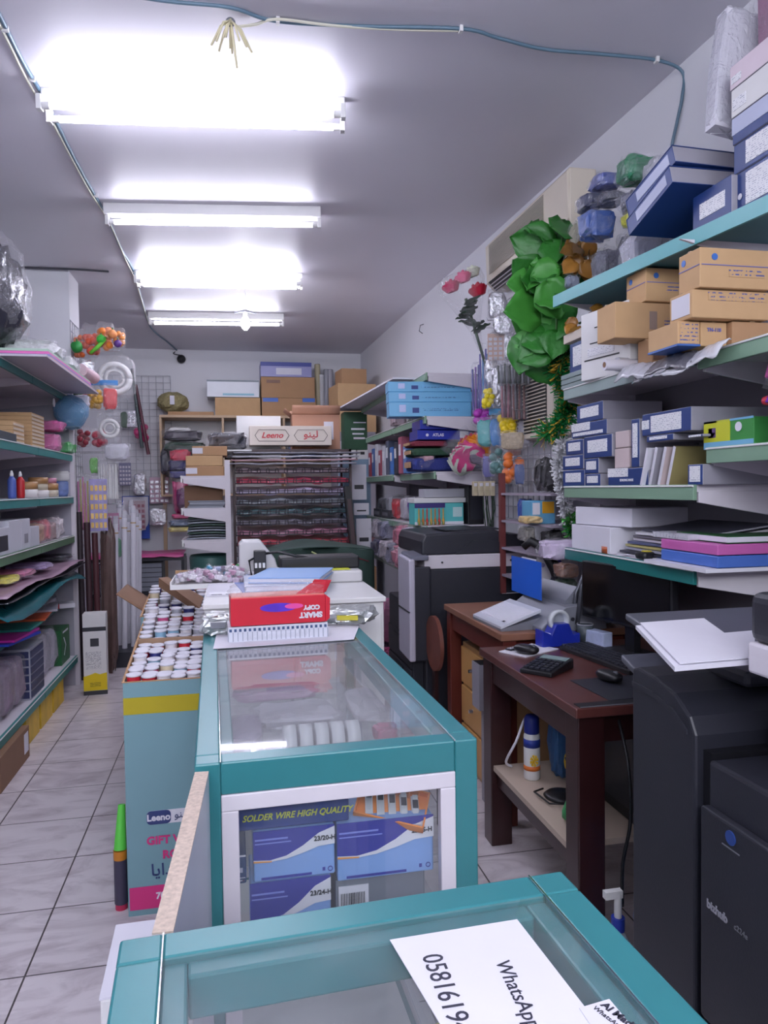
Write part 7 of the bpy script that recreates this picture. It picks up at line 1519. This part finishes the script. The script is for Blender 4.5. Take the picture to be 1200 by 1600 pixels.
# tape dispenser (blue) and clear tape roll
p = PZ(878, 985, FZ)
t = thing('tape_dispenser', 'dark blue desktop tape dispenser with a clear roll', 'tape dispenser', (1.275, 2.725, DZ), .1)
MB().prism([(-.09, 0), (.08, 0), (.08, .05), (.05, .045), (.03, .09), (-.03, .09), (-.05, .05), (-.09, .07)], 'y', -.03, .03).build('body', mat('dispenser_blue', (28, 44, 150), .3), t, bevel=.004)
MB().lathe([(.032, -.012), (.045, -.012), (.045, .012), (.032, .012), (.032, -.012)], seg=24, mx=Matrix.Translation((0, 0, .098)) @ Matrix.Rotation(PI / 2, 4, 'X')).build('tape_roll', mat('clear_roll', (200, 204, 210), .2), t)
# monitor
a, b_ = Vector((1.40, 2.74, 0)), Vector((1.49, 2.27, 0)); md = (a + b_) / 2; an = math.atan2(b_.y - a.y, b_.x - a.x)
t = thing('computer_monitor', 'black computer monitor with dark screen under the lowest right shelf', 'monitor', (md.x, md.y, DZ), an)
MB().box(0, 0, .11, .49, .03, .225).build('bezel', M_black, t, bevel=.004)
MB().box(0, -.016, .12, .47, .003, .21).build('screen', mat('dark_screen', (10, 10, 16), .12), t); MB().box(0, .03, .0, .05, .03, .2).build('stand_neck', M_black, t); MB().box(0, .02, 0, .2, .14, .012).build('stand_base', M_black, t, bevel=.004)
# keyboard
kc = (PZ(885, 998, DZ + .02) + PZ(1000, 1030, DZ + .02)) / 2
t = thing('keyboard', 'black keyboard lying in front of the monitor', 'keyboard', (1.335, 2.44, DZ), -1.45)
MB().box(0, 0, 0, .43, .14, .018).build('base', M_black, t, bevel=.004)
mb = MB()
for i in range(18):
    for j in range(5): mb.box(-.2 + i * .0235, -.052 + j * .024, .018, .019, .019, .006)
mb.build('keys', M_char, t)
# mice, calculator, pad
def mouse(label, x, y, rz):
    t = thing('computer_mouse', label, 'mouse', (x, y, DZ), rz); MB().pillow(0, 0, 0, .062, .11, .036, 2, .02, 12, e=.8, smooth=True).build('body', M_black, t); MB().cyl((-.004, -.03, .030), (.004, -.03, .030), .009, seg=12).build('scroll_wheel', M_grey, t); MB().box(0, -.04, .0345, .001, .05, .001).build('button_seam', M_char, t); return t
m1 = mouse('black mouse on the white paper at the desk corner', 1.09, 2.62, .6); m1.location.z = DZ + .012
mouse('black mouse near the mouse pad, in front of the keyboard', 1.165, 2.23, .2)
t = thing('paper_sheet', 'white papers with a black remote on them at the far corner of the near desk', 'paper', (1.12, 2.66, DZ), .5); MB().box(0, 0, 0, .2, .13, .004).build('sheets', M_paper, t)
t = thing('remote_control', 'small black remote lying on the white papers', 'remote', (1.08, 2.69, DZ + .0045), .5); MB().box(0, 0, 0, .10, .03, .007).build('body', M_char, t, bevel=.003)
mb = MB()
for i in range(6):
    for j in range(2): mb.box(-.04 + i * .014, -.006 + j * .012, .007, .008, .006, .001)
mb.build('buttons', M_paper, t)
m1.location = (1.085, 2.60, DZ + .0045)
t = thing('calculator', 'black desk calculator with many keys near the desk edge', 'calculator', (1.06, 2.36, DZ), -.9)
MB().cor([(-.06, -.085), (.06, -.085), (.06, .085), (-.06, .085)], 0, [.015, .015, .035, .035]).build('body', M_black, t, bevel=.004)
mb = MB()
for i in range(5):
    for j in range(5): z = .015 + .02 * ((j * .021 + .014) / .17) + .001; mb.box(-.042 + i * .021, -.068 + j * .021, z, .015, .014, .006)
mb.build('keys', M_char, t); MB().cor([(-.05, .04), (.05, .04), (.05, .075), (-.05, .075)], [.0305, .0305, .0345, .0345], [.032, .032, .036, .036]).build('display', col(120, 140, 140), t)
t = thing('mouse_pad', 'dark grey mouse pad at the near end of the desk', 'mouse pad', (1.20, 2.10, DZ), .04); MB().box(0, 0, 0, .24, .24, .003).build('pad', M_char, t, bevel=.001)
for ob in list(COL.objects):
    if ob.get('label', '').startswith('black mouse near the mouse pad'): ob.location.z = DZ + .0035; ob.location.x = 1.19; ob.location.y = 2.17
t = thing('desk_cover', 'black plastic sheet covering the near corner of the desk', 'sheet', (1.14, 2.02, DZ)); 
t.location = (1.12, 1.955, DZ); MB().box(0, 0, 0, .30, .04, .002).build('sheet', M_black, t); MB().box(0, -.0205, -.0, .30, .002, .003).build('worn_edge', M_grey, t)
# bottle, cup, papers at desk rear
t = thing('water_bottle', 'clear water bottle with blue cap beside the monitor', 'bottle', (1.47, 2.86, FZ)); MB().lathe([(.03, 0), (.033, .01), (.032, .09), (.034, .1), (.030, .14), (.012, .175), (.012, .19)], seg=18).build('bottle', mat('clear_plastic', (200, 210, 222), .1, alpha=.45), t); MB().cyl((0, 0, .188), (0, 0, .208), .015, seg=14).build('cap', col(40, 70, 180), t); MB().lathe([(.0335, .03), (.0335, .08)], seg=18).build('blue_label', col(60, 90, 170), t)
t = thing('pen_cup', 'dark open cup standing behind the keyboard', 'cup', (1.40, 2.745, DZ)); MB().lathe([(.028, 0), (.034, .075), (.032, .075), (.026, .005), (0, .004)], seg=20).build('cup', col(66, 74, 80), t); MB().torus((0, 0, .075), .033, .002).build('rim', M_boxgrey, t)
t = carton('medicine_box', 'white and blue pack standing under the monitor', 'box', (1.36, 2.54, DZ), .10, .05, .06, -1.3, body=mat('pale_blue_white', (170, 180, 210), .4, var=.3, scale=30), tape=False)
t.location = (1.425, 2.68, DZ)
t = carton('white_board_box', 'tall white case with small round stickers between binder and monitor', 'box', (1.60, 3.44, FZ), .2, .05, .30, -.35, body=M_white, tape=False)
for k, (x, z, c) in enumerate(((.01, .22, (60, 60, 150)), (-.03, .12, (60, 150, 140)), (.0, .12, (200, 50, 80)), (-.02, .21, (210, 150, 160)), (-.07, .2, (150, 150, 190)))): MB().cyl((x, -.0255, z), (x, -.027, z), .011, seg=14).build('round_sticker', col(*c), t)
t = thing('glue_bottle', 'small white glue bottle with blue cap behind the binding machine', 'bottle', (1.53, 3.08, FZ)); t.location = (1.44, 3.36, FZ); MB().lathe([(.03, 0), (.033, .01), (.033, .1), (.014, .13)], seg=16).build('bottle', M_white, t); MB().lathe([(.014, .13), (.014, .15), (.005, .19), (0, .19)], seg=12).build('cap', col(40, 70, 190), t)
bag('crumpled white and blue film bag beside the water bottle', (1.56, 2.9, FZ), .12, .12, .09, mat('pale_blue_white', (170, 180, 210)), 201)
# ---- under the near desk
LZ = .3205
t = thing('spray_can', 'white air freshener can with blue cap and yellow flower print under the desk', 'spray can', (1.07, 2.52, LZ))
MB().lathe([(.028, 0), (.03, .005), (.03, .16), (.026, .17)], seg=20).build('can', M_white, t); MB().lathe([(.027, .17), (.028, .175), (.027, .225), (.02, .235), (0, .236)], seg=20).build('cap', col(30, 44, 130), t); MB().lathe([(.0305, .12), (.0305, .15)], seg=20).build('blue_badge', col(40, 60, 150), t)
mb = MB()
for k in range(8): a_ = k * PI / 4; mb.prism([(-.004 + .0, .075), (-.004 + .016 * math.cos(a_), .075 + .022 * math.sin(a_)), (-.004 + .016 * math.cos(a_ + .5), .075 + .022 * math.sin(a_ + .5))], 'y', -.0325, -.0285)
mb.build('yellow_flower', col(236, 190, 30), t); MB().lathe([(.0305, .035), (.0305, .052)], seg=20).build('orange_band', col(226, 120, 50), t)
t = thing('chip_bag', 'blue and yellow printed bag standing under the desk behind the spray can', 'bag', (1.20, 2.50, LZ)); MB().pillow(0, 0, 0, .14, .08, .26, 4, .1, 10, e=.5).build('bag', mat('blue_yellow_print', (60, 100, 150), .35, var=.5, scale=12), t); MB().pillow(0, -.045, .04, .07, .02, .07, 3, .05, 6).build('yellow_print', col(220, 180, 40), t); MB().pillow(0, -.02, .19, .09, .07, .09, 6, .1, 6).build('orange_print', col(200, 130, 80), t)
t = thing('cable_hub', 'black round cable reel disc on the board under the desk', 'cable hub', (1.10, 2.34, LZ)); MB().lathe([(.055, 0), (.06, .006), (.05, .014), (0, .016)], seg=28).build('disc', M_black, t); MB().tube([(-.04, .06, .01), (-.09, .02, .02), (-.07, -.06, .01), (.02, -.08, .006), (.05, 0, .06), (.06, .09, .1)], .0035, 6).build('cable', M_black, t)
t = thing('computer_tower', 'black computer tower on the board under the desk', 'computer', (1.33, 2.27, LZ)); MB().box(0, 0, 0, .2, .40, .34).build('case', M_black, t, bevel=.005); MB().box(-.101, 0, .04, .004, .36, .27).build('side_panel', M_char, t)
for k, z in enumerate((.14, .27)): MB().box(-.02 * k, -.2025, z, .03, .004, .01).build('status_mark', M_paper, t)
t = thing('green_bottle', 'green plastic bottle on the board under the desk near the front leg', 'bottle', (1.06, 2.14, LZ), 0, None, (.0, .3, 0)); t.location = (1.05, 2.16, LZ + .005); MB().lathe([(.03, 0), (.035, .02), (.03, .07), (.01, .1)], seg=14).build('bottle', col(60, 150, 90), t); MB().cyl((0, 0, .1), (0, 0, .115), .011, seg=10).build('cap', M_white, t)
t = thing('tissue_pack', 'blue and white film pack under the desk beside the near copier', 'packet', (1.22, 1.80, 0)); MB().pillow(0, 0, 0, .26, .18, .34, 4, .08, 10, e=.35).build('pack', mat('blue_white_print', (90, 140, 200), .35, var=.6, scale=9), t); MB().pillow(-.05, -.08, .1, .07, .03, .08, 2, .1, 6).build('red_print', col(200, 90, 90), t)
t = thing('spray_bottle', 'clear spray bottle with white and blue trigger on the floor by the desk leg', 'spray bottle', (1.02, 1.84, 0)); t.location = (1.05, 1.80, .0); t.location = (1.00, 1.78, 0); MB().lathe([(.04, 0), (.045, .02), (.045, .12), (.03, .17), (.014, .2)], seg=18).build('bottle', mat('clear_plastic', (200, 210, 222)), t); MB().cyl((0, 0, .2), (0, 0, .235), .018, seg=14).build('blue_collar', col(40, 60, 160), t); MB().cyl((0, 0, .235), (0, 0, .30), .010, seg=10).box(-.015, 0, .29, .05, .018, .02).build('trigger_head', M_white, t)
t.location.z = .0
cable('power_cable', [(1.03, 2.62, .33), (1.0, 2.60, .36), (1.02, 2.55, .45), (1.08, 2.60, .52), (1.14, 2.68, .45)], .005, M_paper, 'white power cable looping beside the spray can under the desk')
cable('power_cable', [(1.12, 2.0, .72), (1.10, 1.90, .6), (1.09, 1.87, .45), (1.06, 1.86, .33), (1.07, 1.88, .2)], .005, M_black, 'black cable hanging down beside the near desk leg')
